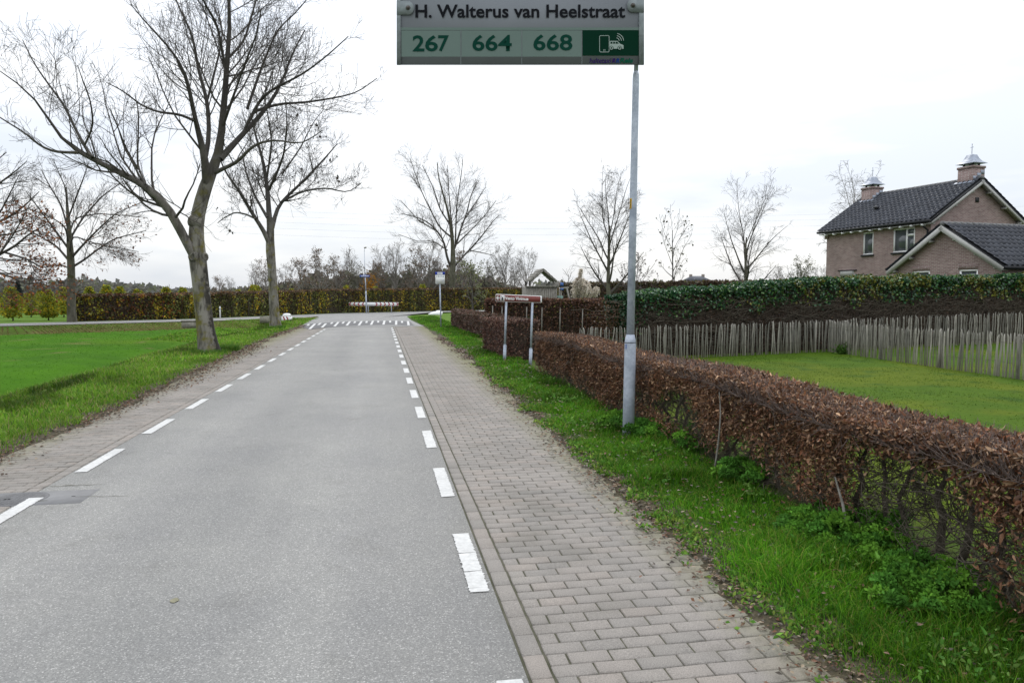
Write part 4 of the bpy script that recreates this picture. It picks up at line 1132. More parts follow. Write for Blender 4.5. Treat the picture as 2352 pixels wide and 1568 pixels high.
def build_garden_trees():
    rng = np.random.default_rng(77)
    # beech across the cross road on the left
    d = 48.3; b = AG(165, d)
    trunk = px_limbs(d, [([(166, 745, 11.5), (165, 735, 9.8), (164, 700, 8.8), (164, 640, 8.2), (163, 600, 8.0), (160, 560, 6.5), (158, 520, 4.6), (154, 470, 2.8), (152, 430, 1.2)], 0)])[0]
    L = [([(168, 612, 4), (195, 596, 3.2), (225, 572, 2.6), (262, 548, 2), (335, 530, 1.0)], 0.8), ([(166, 590, 4), (188, 565, 3.2), (222, 530, 2.5), (265, 490, 1.7), (325, 465, 0.9)], -1.6),
         ([(160, 600, 4), (130, 565, 3), (95, 545, 2.4), (50, 520, 1.6)], 1.4), ([(160, 575, 3.6), (120, 520, 2.7), (90, 480, 2), (60, 440, 1.2)], -1.8),
         ([(160, 550, 3.6), (190, 500, 2.8), (235, 450, 2), (285, 415, 1.0)], 2.2), ([(158, 530, 3), (140, 470, 2.4), (110, 420, 1.8), (95, 390, 1.1)], 1.6),
         ([(157, 500, 2.8), (180, 440, 2.2), (195, 400, 1.6), (205, 370, 1)], -1.4), ([(155, 480, 2.4), (150, 430, 1.8), (130, 385, 1.2), (122, 365, 0.8)], -1.2),
         ([(160, 585, 3), (165, 540, 2.4), (220, 560, 1.7), (318, 578, 0.9)], -2.6), ([(158, 560, 3), (150, 520, 2.4), (120, 500, 1.8), (40, 470, 1)], -2.8), ([(158, 545, 3), (170, 500, 2.2), (225, 490, 1.7), (338, 500, 0.9)], 3.0),
         ([(163, 618, 2.4), (140, 608, 2.0), (110, 612, 1.6), (80, 600, 1.0)], 0.6)]
    make_tree("beech_tree", "spreading beech with a few rusty leaves left of the tall hedge end", b, trunk, px_limbs(d, L, 0.72), MIDB, 9, M["beech"], M["branch"], M["branch"], rmin=0.006, leaves=rusty(0.14, 0.16, 7.5))
    # beech at the very edge of the view, trunk outside
    d = 44.0; b = AG(-95, d)
    trunk = px_limbs(d, [([(-95, 748, 16), (-95, 735, 13), (-93, 650, 12), (-92, 560, 10.5), (-90, 480, 8), (-88, 400, 4), (-86, 330, 2)], 0)])[0]
    L = [([(-90, 640, 7), (-40, 612, 5.6), (0, 582, 4.6), (30, 570, 3.8), (57, 545, 2.8), (82, 527, 2.0), (110, 515, 1.2)], -1.0), ([(12, 580, 3.2), (40, 588, 2.8), (67, 597, 2.4), (97, 617, 1.8), (120, 610, 1.5), (150, 606, 1)], (-0.7, 0.6)),
         ([(67, 597, 1.8), (82, 627, 1.4), (120, 634, 1), (140, 640, 0.7)], (-0.2, -1)), ([(-90, 612, 6), (-40, 618, 4.6), (0, 627, 3.6), (35, 640, 3), (67, 655, 2.5), (100, 645, 1.6), (135, 655, 1)], -2),
         ([(66, 654, 1.6), (74, 622, 1.2), (90, 640, 0.9), (105, 632, 0.6)], (-1.4, -2)), ([(-90, 560, 6), (-30, 520, 4.6), (20, 500, 3.4), (60, 470, 2.4), (90, 440, 1.2)], 1.6), ([(-88, 500, 5), (-40, 450, 3.8), (0, 420, 2.8), (40, 390, 1.8), (62, 370, 1)], -1.4),
         ([(-90, 540, 5), (-30, 540, 3.6), (20, 540, 2.6), (70, 520, 1.6), (100, 480, 1)], 2.8), ([(-88, 470, 4.4), (-40, 400, 3), (-10, 370, 2), (15, 350, 1.2)], 1.0), ([(60, 656, 1.6), (58, 668, 1.3), (72, 672, 1.0), (90, 668, 0.7)], (-1.3, -1.5)),
         ([(0, 582, 2.8), (30, 540, 2.2), (50, 505, 1.7), (70, 465, 1.0)], (-0.6, -2.4)), ([(-30, 540, 3), (10, 470, 2.2), (30, 430, 1.6), (45, 400, 1)], (1, 0))]
    make_tree("beech_tree", "old beech at the far left edge with dark drooping limbs and rusty leaves", b, trunk, px_limbs(d, L, 0.72), MIDB, 10, M["beech"], M["branch"], M["branch"], rmin=0.006, leaves=rusty(0.42, 0.17, 7.2, ((0.20, 0.065, 0.02), (0.28, 0.10, 0.03), (0.14, 0.05, 0.02))))
    # tree in front of the tall hedge beyond the junction
    d = 90.0; b = AG(1038, d)
    trunk = px_limbs(d, [([(1037, 716, 9), (1037, 706, 7.5), (1038, 680, 6.6), (1039, 640, 6.6), (1040, 615, 7), (1041, 580, 5), (1039, 548, 4), (1034, 510, 3), (1028, 480, 2.4), (1016, 440, 1.8), (1005, 400, 1.2), (1004, 372, 0.8)], 0)])[0]
    L = [([(1036, 615, 4.4), (1026, 590, 3.8), (1021, 558, 3.2), (1011, 538, 2.8), (982, 508, 2), (950, 497, 1.4), (920, 490, 0.9)], -2), ([(1042, 575, 3.6), (1052, 548, 3.2), (1060, 520, 2.6), (1073, 488, 2), (1082, 445, 1.4), (1100, 415, 0.9)], 2.2),
         ([(1044, 612, 3.6), (1060, 592, 3), (1079, 574, 2.6), (1107, 542, 2), (1129, 512, 1.4), (1145, 495, 0.9)], 1.4), ([(1037, 545, 3), (1010, 524, 2.5), (997, 498, 2.1), (970, 445, 1.5), (942, 365, 0.8)], 1.8), ([(1046, 560, 2.8), (1047, 520, 2.2), (1049, 470, 1.7), (1060, 400, 1.1), (1063, 365, 0.7)], -2.4),
         ([(1036, 520, 2.6), (1010, 480, 2), (995, 430, 1.5), (970, 380, 0.9)], -3), ([(1050, 560, 2.4), (1075, 535, 1.9), (1110, 500, 1.4), (1140, 460, 0.8)], -3.2), ([(1028, 575, 2), (995, 553, 1.6), (960, 555, 1.1), (915, 538, 0.7)], 3.2), ([(1078, 575, 1.8), (1105, 580, 1.4), (1135, 587, 0.8)], (1, -1)),
         ([(1041, 545, 2.6), (1035, 490, 2), (1030, 430, 1.4), (1028, 380, 0.8)], 3.4), ([(1060, 515, 2), (1090, 470, 1.5), (1115, 430, 0.9)], (1, 4)), ([(1003, 530, 1.8), (960, 505, 1.3), (920, 460, 0.8)], (-1.4, -4))]
    make_tree("bare_tree", "bare fan-shaped tree behind the bus stop sign, in front of the tall hedge", b, trunk, px_limbs(d, L, 0.72), BIG, 12, M["beech"], M["branch"], M["branch"], rmin=0.0085)
    # bare trees beyond the garden
    for px, d, top, sp, fork, seed, lab, nl in ((1402, 54.5, 408, 3.6, 0.22, 14, "bare tree with a crooked trunk left of the tall lamp post", 11), (1714, 54.5, 446, 3.4, 0.27, 15, "bare weeping-twigged tree standing between the lamp post and the house", 11)):
        b = AG(px, d); H = CAMH + (680 - top) / FPX * d
        tr, lm = vase(np.random.default_rng(seed), b, H * 0.92, sp * 1.1, fork, nl, 0.19 if px < 1500 else 0.16)
        lv = [dict(BEECH[0], up=0.0, per=lambda L: L * 2.2), dict(BEECH[1], up=-0.03, per=lambda L: L * 3.6), dict(BEECH[2], up=-0.06, per=lambda L: L * 3.6)]
        make_tree("bare_tree", lab, b, tr, lm, lv, seed, M["beech"], M["branch"], M["branch"], rmin=0.0055)
    # young tree with the last leaves
    d = 60.0; b = AG(1546, d); H = CAMH + (680 - 486) / FPX * d
    tr, lm = vase(np.random.default_rng(17), b, H * 1.15, 1.9, 0.2, 12, 0.085)
    def few(rng, lv):
        P = lv[1][0][:, -1]; P = P[rng.random(len(P)) < 0.55]
        return [leaf_arrays(rng, P, 0.20, 0.8, palette(rng, len(P), [(0.07, 0.065, 0.03), (0.10, 0.10, 0.03), (0.05, 0.045, 0.03)]))] * 1
    make_tree("young_tree", "slim young tree with a few last leaves right of the lamp post", b, tr, lm, [dict(BEECH[0], per=lambda L: L * 2.4, lmin=0.3), dict(BEECH[1], per=lambda L: L * 2.2, lmin=0.25)], 17, M["branch"], M["branch"], M["farbranch"], rmin=0.008, leaves=few)
    # birch behind the house
    for px, d, top, sp, seed, lab in ((1962, 62.0, 388, 3.2, 18, "pale drooping birch rising behind the house by the small chimney"),):
        b = AG(px, d); H = CAMH + (680 - top) / FPX * d
        tr, lm = vase(np.random.default_rng(seed), b, H, sp, 0.35, 12, 0.14)
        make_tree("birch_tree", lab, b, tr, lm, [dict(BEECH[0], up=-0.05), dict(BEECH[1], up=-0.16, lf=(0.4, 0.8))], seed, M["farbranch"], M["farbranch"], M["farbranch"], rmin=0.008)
    d = 58.0; b = AG(1811, d); H = CAMH + (680 - 588) / FPX * d
    tr, lm = vase(np.random.default_rng(19), b, H, 0.8, 0.4, 7, 0.05)
    make_tree("young_tree", "thin leafless sapling just left of the house corner", b, tr, lm, [dict(BEECH[0], per=lambda L: L * 2, lmin=0.2)], 19, M["branch"], M["branch"], M["branch"], rmin=0.008)
    # copper beech bush behind the ivy hedge
    d = 44.0; b = AG(1462, d); H = CAMH + (680 - 597) / FPX * d
    tr, lm = vase(np.random.default_rng(20), b, H, 1.3, 0.25, 12, 0.05)
    t = make_tree("copper_bush", "open bush with dark copper leaves beside the lamp post", b, tr, lm, [dict(BEECH[0], per=lambda L: L * 4, lmin=0.3)], 20, M["branch"], M["branch"], M["branch"], rmin=0.008,
              leaves=lambda rng, lv: [leaf_arrays(rng, np.concatenate([lv[0][0][:, k] for k in (-1, -2, -3, -4)]), 0.11, 0.6, palette(rng, len(lv[0][0]) * 4, [(0.045, 0.022, 0.022), (0.065, 0.03, 0.025)]))])
    t["category"] = "bush"
build_garden_trees()

# ------------------------------------------------------------------ hedges
def hedge_shell(rng, n, path, w, h, top=0.4, bulge=0.06, depth=0.08):
    """points on the outside of a clipped hedge; returns P, s (along), zrel, outward normal"""
    path = np.asarray(path, float); L = np.linalg.norm(np.diff(path, axis=0), axis=1); cum = np.concatenate([[0], np.cumsum(L)])
    s = rng.random(n) * cum[-1]
    c = np.stack([np.interp(s, cum, path[:, k]) for k in range(2)], 1)
    i = np.clip(np.searchsorted(cum, s) - 1, 0, len(L) - 1)
    t = (path[i + 1] - path[i]) / L[i][:, None]; nr = np.stack([t[:, 1], -t[:, 0]], 1)
    W = w(s / cum[-1]) if callable(w) else np.full(n, w); H = h(s / cum[-1]) if callable(h) else np.full(n, h)
    u = rng.random(n); side = np.where(u < top, 0, np.where(rng.random(n) < 0.5, 1, -1))
    lat = np.where(side == 0, rng.uniform(-1, 1, n), side.astype(float)); z = np.where(side == 0, 1.0, rng.random(n))
    dp = np.abs(rng.normal(size=n)) * depth
    bl = bulge * 2 * (fbm(s * 1.3, z * 2 + side * 7, 3) - 0.5)
    P = np.zeros((n, 3))
    lo = lat * W / 2 + np.where(side == 0, 0, side * (bl - dp)); zz = z * H + np.where(side == 0, bl - dp, 0)
    rnd = np.where(side == 0, -0.06 * np.abs(lat) ** 4, 0)
    P[:, :2] = c + nr * lo[:, None]; P[:, 2] = zz + rnd
    # end faces
    return P, s / cum[-1], P[:, 2] / H, side, nr * np.where(side == 0, 0, side)[:, None]

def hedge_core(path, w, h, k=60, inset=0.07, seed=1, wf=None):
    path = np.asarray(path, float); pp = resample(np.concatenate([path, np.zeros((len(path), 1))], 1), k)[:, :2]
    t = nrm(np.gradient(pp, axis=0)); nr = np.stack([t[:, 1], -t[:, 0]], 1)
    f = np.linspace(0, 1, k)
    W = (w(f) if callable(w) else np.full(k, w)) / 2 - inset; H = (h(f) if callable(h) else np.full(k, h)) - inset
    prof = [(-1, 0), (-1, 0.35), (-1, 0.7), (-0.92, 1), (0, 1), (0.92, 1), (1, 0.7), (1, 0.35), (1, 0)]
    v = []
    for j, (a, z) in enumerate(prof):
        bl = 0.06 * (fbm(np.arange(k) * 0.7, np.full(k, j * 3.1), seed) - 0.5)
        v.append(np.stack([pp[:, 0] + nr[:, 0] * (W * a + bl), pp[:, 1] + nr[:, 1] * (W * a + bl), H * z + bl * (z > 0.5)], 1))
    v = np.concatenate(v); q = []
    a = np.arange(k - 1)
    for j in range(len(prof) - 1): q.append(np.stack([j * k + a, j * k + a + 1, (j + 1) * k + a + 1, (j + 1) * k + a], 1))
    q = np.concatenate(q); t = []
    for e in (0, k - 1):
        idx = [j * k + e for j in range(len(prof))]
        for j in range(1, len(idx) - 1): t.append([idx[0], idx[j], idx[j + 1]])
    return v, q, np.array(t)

def clipped_hedge(name, label, path, w, h, n, size, pal, wts=None, seed=1, group=None, core="hedgecore", stems=None, colorfn=None, top=0.4, twigs=0, endn=0.12, mat="dryleaf", asp=0.6):
    rng = np.random.default_rng(seed)
    path = np.asarray(path, float)
    t = thing(name, label, "hedge", (path[0][0], path[0][1], 0), group)
    org = np.array([path[0][0], path[0][1], 0.0])
    v, q, tr = hedge_core(path, w, h, seed=seed)
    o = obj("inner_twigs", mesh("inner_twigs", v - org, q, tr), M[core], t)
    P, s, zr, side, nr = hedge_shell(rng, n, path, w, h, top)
    # leaves on the end faces
    ne = int(n * endn); ex = []
    for e, (a, b) in ((0, (path[0], path[1])), (1, (path[-1], path[-2]))):
        d = nrm(a - b); pr = np.array([d[1], -d[0]])
        W = w(np.array([float(e)]))[0] if callable(w) else w; H = h(np.array([float(e)]))[0] if callable(h) else h
        c = a[None] + pr[None] * (rng.uniform(-0.5, 0.5, ne) * W)[:, None] - d[None] * (np.abs(rng.normal(size=ne)) * 0.08 - 0.02)[:, None]
        ex.append(np.concatenate([c, (rng.random(ne) * H)[:, None]], 1))
    P2 = np.concatenate([P] + ex)
    s2 = np.concatenate([s, np.zeros(ne), np.ones(ne)]); z2 = np.concatenate([zr, ex[0][:, 2], ex[1][:, 2]])
    C = palette(rng, len(P2), pal, wts)
    if colorfn is not None: C = colorfn(rng, P2, s2, z2, C)
    o = obj("leaves", leaf_mesh("leaves", [leaf_arrays(rng, P2, size, asp, C, 0.18)], org), M[mat], t); o["kind"] = "stuff"
    if stems:
        k, r0, r1 = stems
        c = resample(np.concatenate([path, np.zeros((len(path), 1))], 1), k)[:, :2]
        tt = nrm(np.gradient(c, axis=0)); nn = np.stack([tt[:, 1], -tt[:, 0]], 1)
        W = (w(np.linspace(0, 1, k)) if callable(w) else np.full(k, w)) / 2
        H = (h(np.linspace(0, 1, k)) if callable(h) else np.full(k, h))
        Q = np.zeros((k, 6, 3))
        for j in range(6):
            Q[:, j, :2] = c + nn * (W * 0.98)[:, None] + rng.normal(size=(k, 2)) * 0.03 * (j > 0); Q[:, j, 2] = H * 0.9 * j / 5 - 0.02
        o = obj("stems", tube_mesh("stems", [(Q, np.linspace(r0, r1, 6)[None].repeat(k, 0), 5)], org), M["hedgecore"], t); o["kind"] = "stuff"
    if twigs:
        Pt = P2[rng.choice(len(P2), twigs)]
        d = nrm(rng.normal(size=(twigs, 3)) + np.array([0, 0, 0.9])); ln = rng.uniform(0.06, 0.22, twigs)
        Q = np.stack([Pt, Pt + d * (ln / 2)[:, None] + rng.normal(size=(twigs, 3)) * 0.01, Pt + d * ln[:, None]], 1)
        Q[:, :, 2] = np.minimum(Q[:, :, 2], (h if not callable(h) else h(np.array([0.5]))[0]) + 0.06)
        o = obj("outer_twigs", tube_mesh("outer_twigs", [(Q, np.full((twigs, 3), size * 0.05), 3)], org), M["twig"], t); o["kind"] = "stuff"
    return t

BR = [(0.180, 0.090, 0.048), (0.255, 0.145, 0.082), (0.085, 0.044, 0.026), (0.42, 0.275, 0.17), (0.170, 0.072, 0.038)]

def build_near_hedge():
    """the long low beech hedge beside the camera: open at the foot, leafy on top"""
    rng = np.random.default_rng(101)
    Y0, Y1 = 1.3, 16.2
    xf = lambda y: 3.12 + (y - 2) * 0.0215
    xb = lambda y: xf(y) + 0.62
    top = lambda y: 0.915 + 0.03 * np.sin(y * 1.1) + 0.03 * (fbm(y * 1.5, y * 0, 8) - 0.5)
    t = thing("beech_hedge", "long low brown beech hedge with bare gaps at its foot beside the lamp post", "hedge", (xf(3) + 0.3, Y0, 0))
    org = np.array([xf(3) + 0.3, Y0, 0.0])
    # stems
    ys = np.arange(Y0, Y1, 0.27) + rng.normal(size=len(np.arange(Y0, Y1, 0.27))) * 0.05
    k = len(ys); S = np.zeros((k, 8, 3)); R = np.zeros((k, 8))
    for j in range(8):
        f = j / 7
        S[:, j, 0] = xf(ys) + 0.30 + np.cumsum(rng.normal(size=(k, 1)) * 0.02, 1)[:, 0] + rng.normal(size=k) * 0.022 * (j > 0)
        S[:, j, 1] = ys + rng.normal(size=k) * 0.03 * (j > 0) + rng.normal(size=k) * 0
        S[:, j, 2] = -0.03 + f * 0.86
        R[:, j] = 0.026 * (1 - 0.65 * f)
    R *= rng.uniform(0.6, 1.35, (k, 1))
    for i in range(k):
        obj("trunk", tube_mesh("trunk", [(S[i:i + 1], R[i:i + 1], 7)], org), M["twig"], t)
    l1 = spawn(rng, S, R, 26, 0.08, (50, 100), (0.35, 0.62), 0.22, 9, 0.28, 0.02, flat=0.45)
    l2 = spawn(rng, l1[0], np.maximum(l1[1], 0.003), 6.0, 0.2, (30, 75), (0.3, 0.62), 0.6, 6, 0.22, 0.04)
    l3 = spawn(rng, l2[0], np.maximum(l2[1], 0.002), 2.5, 0.1, (25, 70), (0.4, 0.8), 0.7, 4, 0.22, 0.06)
    def clip(P, m):
        P = P.copy(); lo, hi = xf(P[..., 1]) - m, xb(P[..., 1]) + m
        P[..., 0] = np.clip(P[..., 0], lo + rng.random(P.shape[:-1]) * 0.03, hi); P[..., 2] = np.clip(P[..., 2], 0.02, top(P[..., 1]) + m * rng.random(P.shape[:-1])); return P
    lv = [(clip(l1[0], 0.0), np.maximum(l1[1], 0.0032), 5), (clip(l2[0], 0.02), np.maximum(l2[1], 0.0022), 3), (clip(l3[0], 0.04), np.maximum(l3[1], 0.0012), 3)]
    # tangle of thin bare twigs in the open part
    n = 800
    y = rng.uniform(2.6, 6.0, n); z = rng.uniform(0.05, 0.82, n); x = xf(y) + rng.random(n) * 0.55; ln = rng.uniform(0.15, 0.5, n)
    d = nrm(np.stack([rng.normal(size=n) * 0.5, rng.choice([-1.0, 1.0], n), rng.normal(size=n) * 0.35], 1)); Q = np.zeros((n, 8, 3)); Q[:, 0] = np.stack([x, y, z], 1)
    for j in range(1, 8):
        d = nrm(d + rng.normal(size=(n, 3)) * 0.28); Q[:, j] = Q[:, j - 1] + d * (ln / 7)[:, None]
    lv.append((clip(Q, 0.0), rng.uniform(0.0014, 0.0042, (n, 1)) * np.linspace(1, 0.5, 8)[None], 4))
    # shoots standing up from the clipped top
    n = 42000
    y = Y0 + (Y1 - Y0) * rng.random(n) ** 1.2; x = xf(y) + rng.random(n) * 0.62
    p = np.stack([x, y, top(y) - 0.12], 1); d = nrm(rng.normal(size=(n, 3)) * 0.75 + np.array([0, 0, 1.0])); ln = rng.uniform(0.07, 0.185, n)
    Q = np.stack([p, p + d * (ln * 0.5)[:, None] + rng.normal(size=(n, 3)) * 0.008, p + d * ln[:, None]], 1)
    o = obj("shoots", tube_mesh("shoots", [(Q, np.linspace(0.0024, 0.0013, 3)[None].repeat(n, 0), 3)], org), M["shoot"], t); o["kind"] = "stuff"
    o = obj("twigs", tube_mesh("twigs", lv, org), M["twig"], t); o["kind"] = "stuff"
    # leaves
    n = 300000
    y = Y0 + (Y1 - Y0) * rng.random(n) ** 1.15
    u = rng.random(n); side = np.where(u < 0.36, 0, np.where(u < 0.78, -1, 1))
    z = np.where(side == 0, top(y) - np.abs(rng.normal(size=n)) * 0.035 + 0.01, rng.random(n) ** 0.8 * top(y))
    x = np.where(side == 0, xf(y) + rng.random(n) * 0.62, np.where(side < 0, xf(y) + np.abs(rng.normal(size=n)) * 0.06, xb(y) - np.abs(rng.normal(size=n)) * 0.06))
    x += 0.05 * (fbm(y * 1.8, z * 2.2, 9) - 0.5) * (side != 0) * 2
    zr = z / top(y)
    nz = fbm(y * 1.05 + side * 13, z * 2.0, 10, 4)
    dens = sstep(0.40, 0.68, nz + 0.34 * sstep(0.40, 0.9, zr))
    gap = np.where(side > 0, np.exp(-((y - 4.75) / 1.05) ** 4), np.exp(-((y - 4.0) / 0.62) ** 6)) * (1 - sstep(0.74, 0.88, zr)) + 0.75 * np.exp(-((y - 7.3) / 0.5) ** 4) * (1 - sstep(0.45, 0.7, zr)) + 0.5 * np.exp(-((y - 9.3) / 0.5) ** 2) * (1 - sstep(0.4, 0.6, zr))
    dens = dens * (1 - np.clip(gap, 0, 0.985)) * (0.22 + 0.78 * sstep(0.10, 0.4, zr))
    far = 0.35 + 0.65 * sstep(8, 12, y)                # thinner, twiggier patches on the near top
    dens = np.where(side == 0, (0.12 + 0.50 * sstep(0.42, 0.62, fbm(y * 0.9, x * 2.0, 12, 4))), dens)
    dens = np.where(side > 0, dens * 0.8, dens)
    keep = rng.random(n) < dens
    P = np.stack([x, y, z], 1)[keep]
    C = palette(rng, len(P), BR, [0.28, 0.22, 0.28, 0.08, 0.14])
    C[P[:, 1] > 10] *= 0.9
    C *= (0.40 + 1.1 * fbm(P[:, 1] * 1.6, P[:, 2] * 3 + P[:, 0] * 2, 14, 3))[:, None]
    sz = np.interp(P[:, 1], [2, 9, 17], [0.031, 0.035, 0.044])
    o = obj("leaves", leaf_mesh("leaves", [curl_arrays(rng, P, sz, 0.46, C, 0.35, (0, 0, -0.3))], org), M["dryleaf"], t); o["kind"] = "stuff"
    # a pale crooked stem and a straw caught in the twigs
    for pts, r, m in (([(1640, 1088), (1647, 1040), (1653, 990), (1656, 940), (1652, 900)], 0.010, "wood"), ([(1942, 1205), (1938, 1165), (1928, 1130), (1918, 1095)], 0.012, "wood")):
        q = np.array([on_plane(a, b, V3(3.12, 0, 0), V3(1, 0, 0)) for a, b in pts])
        q = resample(q, 9); obj("pale_stem", tube_mesh("pale_stem", [(q[None], np.linspace(r, r * 0.5, 9)[None], 6)], org), M[m], t)
build_near_hedge()

def build_hedges():
    # clipped blocks further along the verge
    clipped_hedge("beech_hedge", "short square-cut beech hedge block behind the brown sign posts", [V3(3.78, 19.3), V3(3.66, 20.9), V3(3.54, 22.5)], 0.86, 1.06, 15000, 0.065, [(0.115, 0.055, 0.042), (0.16, 0.085, 0.062), (0.075, 0.038, 0.034), (0.20, 0.12, 0.085)], seed=111, top=0.42, twigs=1500, endn=0.22)
    clipped_hedge("beech_hedge", "low beech hedge block by the foot of the bus stop pole", [G(1120, 777)[:2] + [0.25, 0], G(1062, 757)[:2] + [0.25, 0], G(1040, 749)[:2] + [0.3, 0]], 0.75, 0.95, 13000, 0.10, [(0.115, 0.062, 0.046), (0.165, 0.092, 0.068), (0.085, 0.048, 0.038), (0.10, 0.075, 0.045)], seed=112, top=0.42, twigs=1500, endn=0.15)
    # taller hedge across the garden
    a, b = G(1122, 770), G(1440, 774)
    def cf(rng, P, s, z, C):
        g = rng.random(len(P)) < 0.10 * (fbm(s * 30, z * 3, 5) > 0.5); C[g] = np.array([0.12, 0.12, 0.02]) * rng.uniform(0.6, 1.3, (g.sum(), 1)); return C
    t = clipped_hedge("beech_hedge", "tall brown hedge crossing the garden below the pampas plumes", [a[:2], (a[:2] + b[:2]) / 2, b[:2]], 0.9, 1.58, 26000, 0.10, [(0.095, 0.048, 0.036), (0.14, 0.072, 0.048), (0.065, 0.034, 0.028), (0.19, 0.10, 0.06)], seed=113, top=0.3, twigs=900, colorfn=cf, stems=(26, 0.022, 0.012))
    for i, (px, top) in enumerate(((1126, 1.30), (1148, 1.28), (1205, 1.25), (1240, 1.22), (1281, 1.20), (1331, 1.15))):
        p = a + (b - a) * ((px - 1122) / (1440 - 1122)); d = p - np.array([0, 0.62, 0])
        mb = MB(); mb.bar((d[0], d[1], -0.05), (d[0] + 0.02, d[1], top), 0.022, 8); mb.lathe([(0.03, 0), (0.028, 0.02), (0.0, 0.03)], (d[0] + 0.02, d[1], top - 0.01), 8)
        o = obj("stake", mb.me("stake", (d[0], d[1], 0), True), M["wood"], None, (d[0], d[1], 0))
        tag(o, ["leftmost of the six thin stakes before the tall garden hedge", "second stake from the left, just left of the brown sign post", "third stake from the left, between the two brown sign posts", "fourth stake from the left, just right of the brown sign", "fifth stake from the left before the tall garden hedge", "rightmost of the six stakes before the tall garden hedge"][i], "stake", "stakes along the tall garden hedge")
    # very long hedge along the cross road: autumn mix, changing from column to column
    off = offset_line(FAR, -1.6)
    i0 = G(178, 738)[:2]
    path = np.array([i0 + np.array([-0.6, 0.6]), *[p for p in off[2:] if True], AG(1500, 100)[:2] + [0, 2]])
    hh = lambda f: np.interp(f, [0, 0.15, 0.4, 0.7, 1.0], [1.78, 2.0, 2.45, 2.75, 2.95])
    def cf2(rng, P, s, z, C):
        col = fbm(s * 95, np.zeros_like(s), 21, 2); c2 = fbm(s * 22, z * 0.8, 22, 3); c3 = fbm(s * 200, z * 3, 23, 2)
        yel = np.array([(0.26, 0.205, 0.02), (0.20, 0.20, 0.026), (0.30, 0.19, 0.012)]); brn = np.array([(0.085, 0.052, 0.026), (0.110, 0.064, 0.028), (0.065, 0.044, 0.026)]); olv = np.array([(0.12, 0.12, 0.03), (0.09, 0.105, 0.03)])
        r = rng.random(len(P))
        py = sstep(0.38, 0.62, col) * 0.6 + 0.25 * sstep(0.5, 0.7, c3)
        pb = 0.5 * sstep(0.45, 0.62, c2) * (0.4 + 0.6 * sstep(0.2, 0.9, z)) + 0.45 * np.exp(-((s - 0.035) / 0.03) ** 2)
        C = olv[rng.integers(0, 2, len(P))].copy()
        m = r < py; C[m] = yel[rng.integers(0, 3, m.sum())]
        m = (rng.random(len(P)) < pb) | (z > 0.94); C[m] = brn[rng.integers(0, 3, m.sum())]
        m = (np.abs(s - 0.06) < 0.035) & (rng.random(len(P)) < 0.22) & (z > 0.1); C[m] = (0.15, 0.05, 0.018)
        return C * rng.uniform(0.55, 1.25, (len(P), 1)) * (1.0 + 1.0 * sstep(0.35, 0.65, c3))[:, None]
    clipped_hedge("autumn_hedge", "tall clipped hedge in yellow, olive and rust along the cross road", path, 1.1, hh, 90000, 0.16, BR, seed=114, top=0.16, colorfn=cf2, stems=(120, 0.055, 0.03), endn=0.02, asp=0.75)
    # far garden boundary hedge on the right
    q = [AG(1290, 60)[:2], AG(1600, 60)[:2], AG(1935, 62)[:2]]
    def cf3(rng, P, s, z, C):
        g = rng.random(len(P)) < 0.5 * sstep(0.45, 0.6, fbm(s * 40, z, 31)); C[g] = np.array([0.10, 0.095, 0.03]) * rng.uniform(0.6, 1.3, (g.sum(), 1)); return C
    clipped_hedge("boundary_hedge", "brown clipped hedge behind the ivy hedge under the bare trees", q, 1.0, lambda f: np.interp(f, [0, 1], [2.75, 3.05]), 14000, 0.22, [(0.085, 0.055, 0.035), (0.115, 0.075, 0.045), (0.07, 0.05, 0.035)], seed=115, top=0.25, colorfn=cf3, asp=0.75)
build_hedges()

# ------------------------------------------------------------------ ivy hedge and paling fences
FB = [G(1330, 833), G(1650, 818), G(1900, 806.5), AG(2120, 25.0), AG(2352, 27.0), AG(2600, 29.0)]
FS = [G(1903, 806.5), G(2060, 829), G(2352, 871), G(2700, 925)]

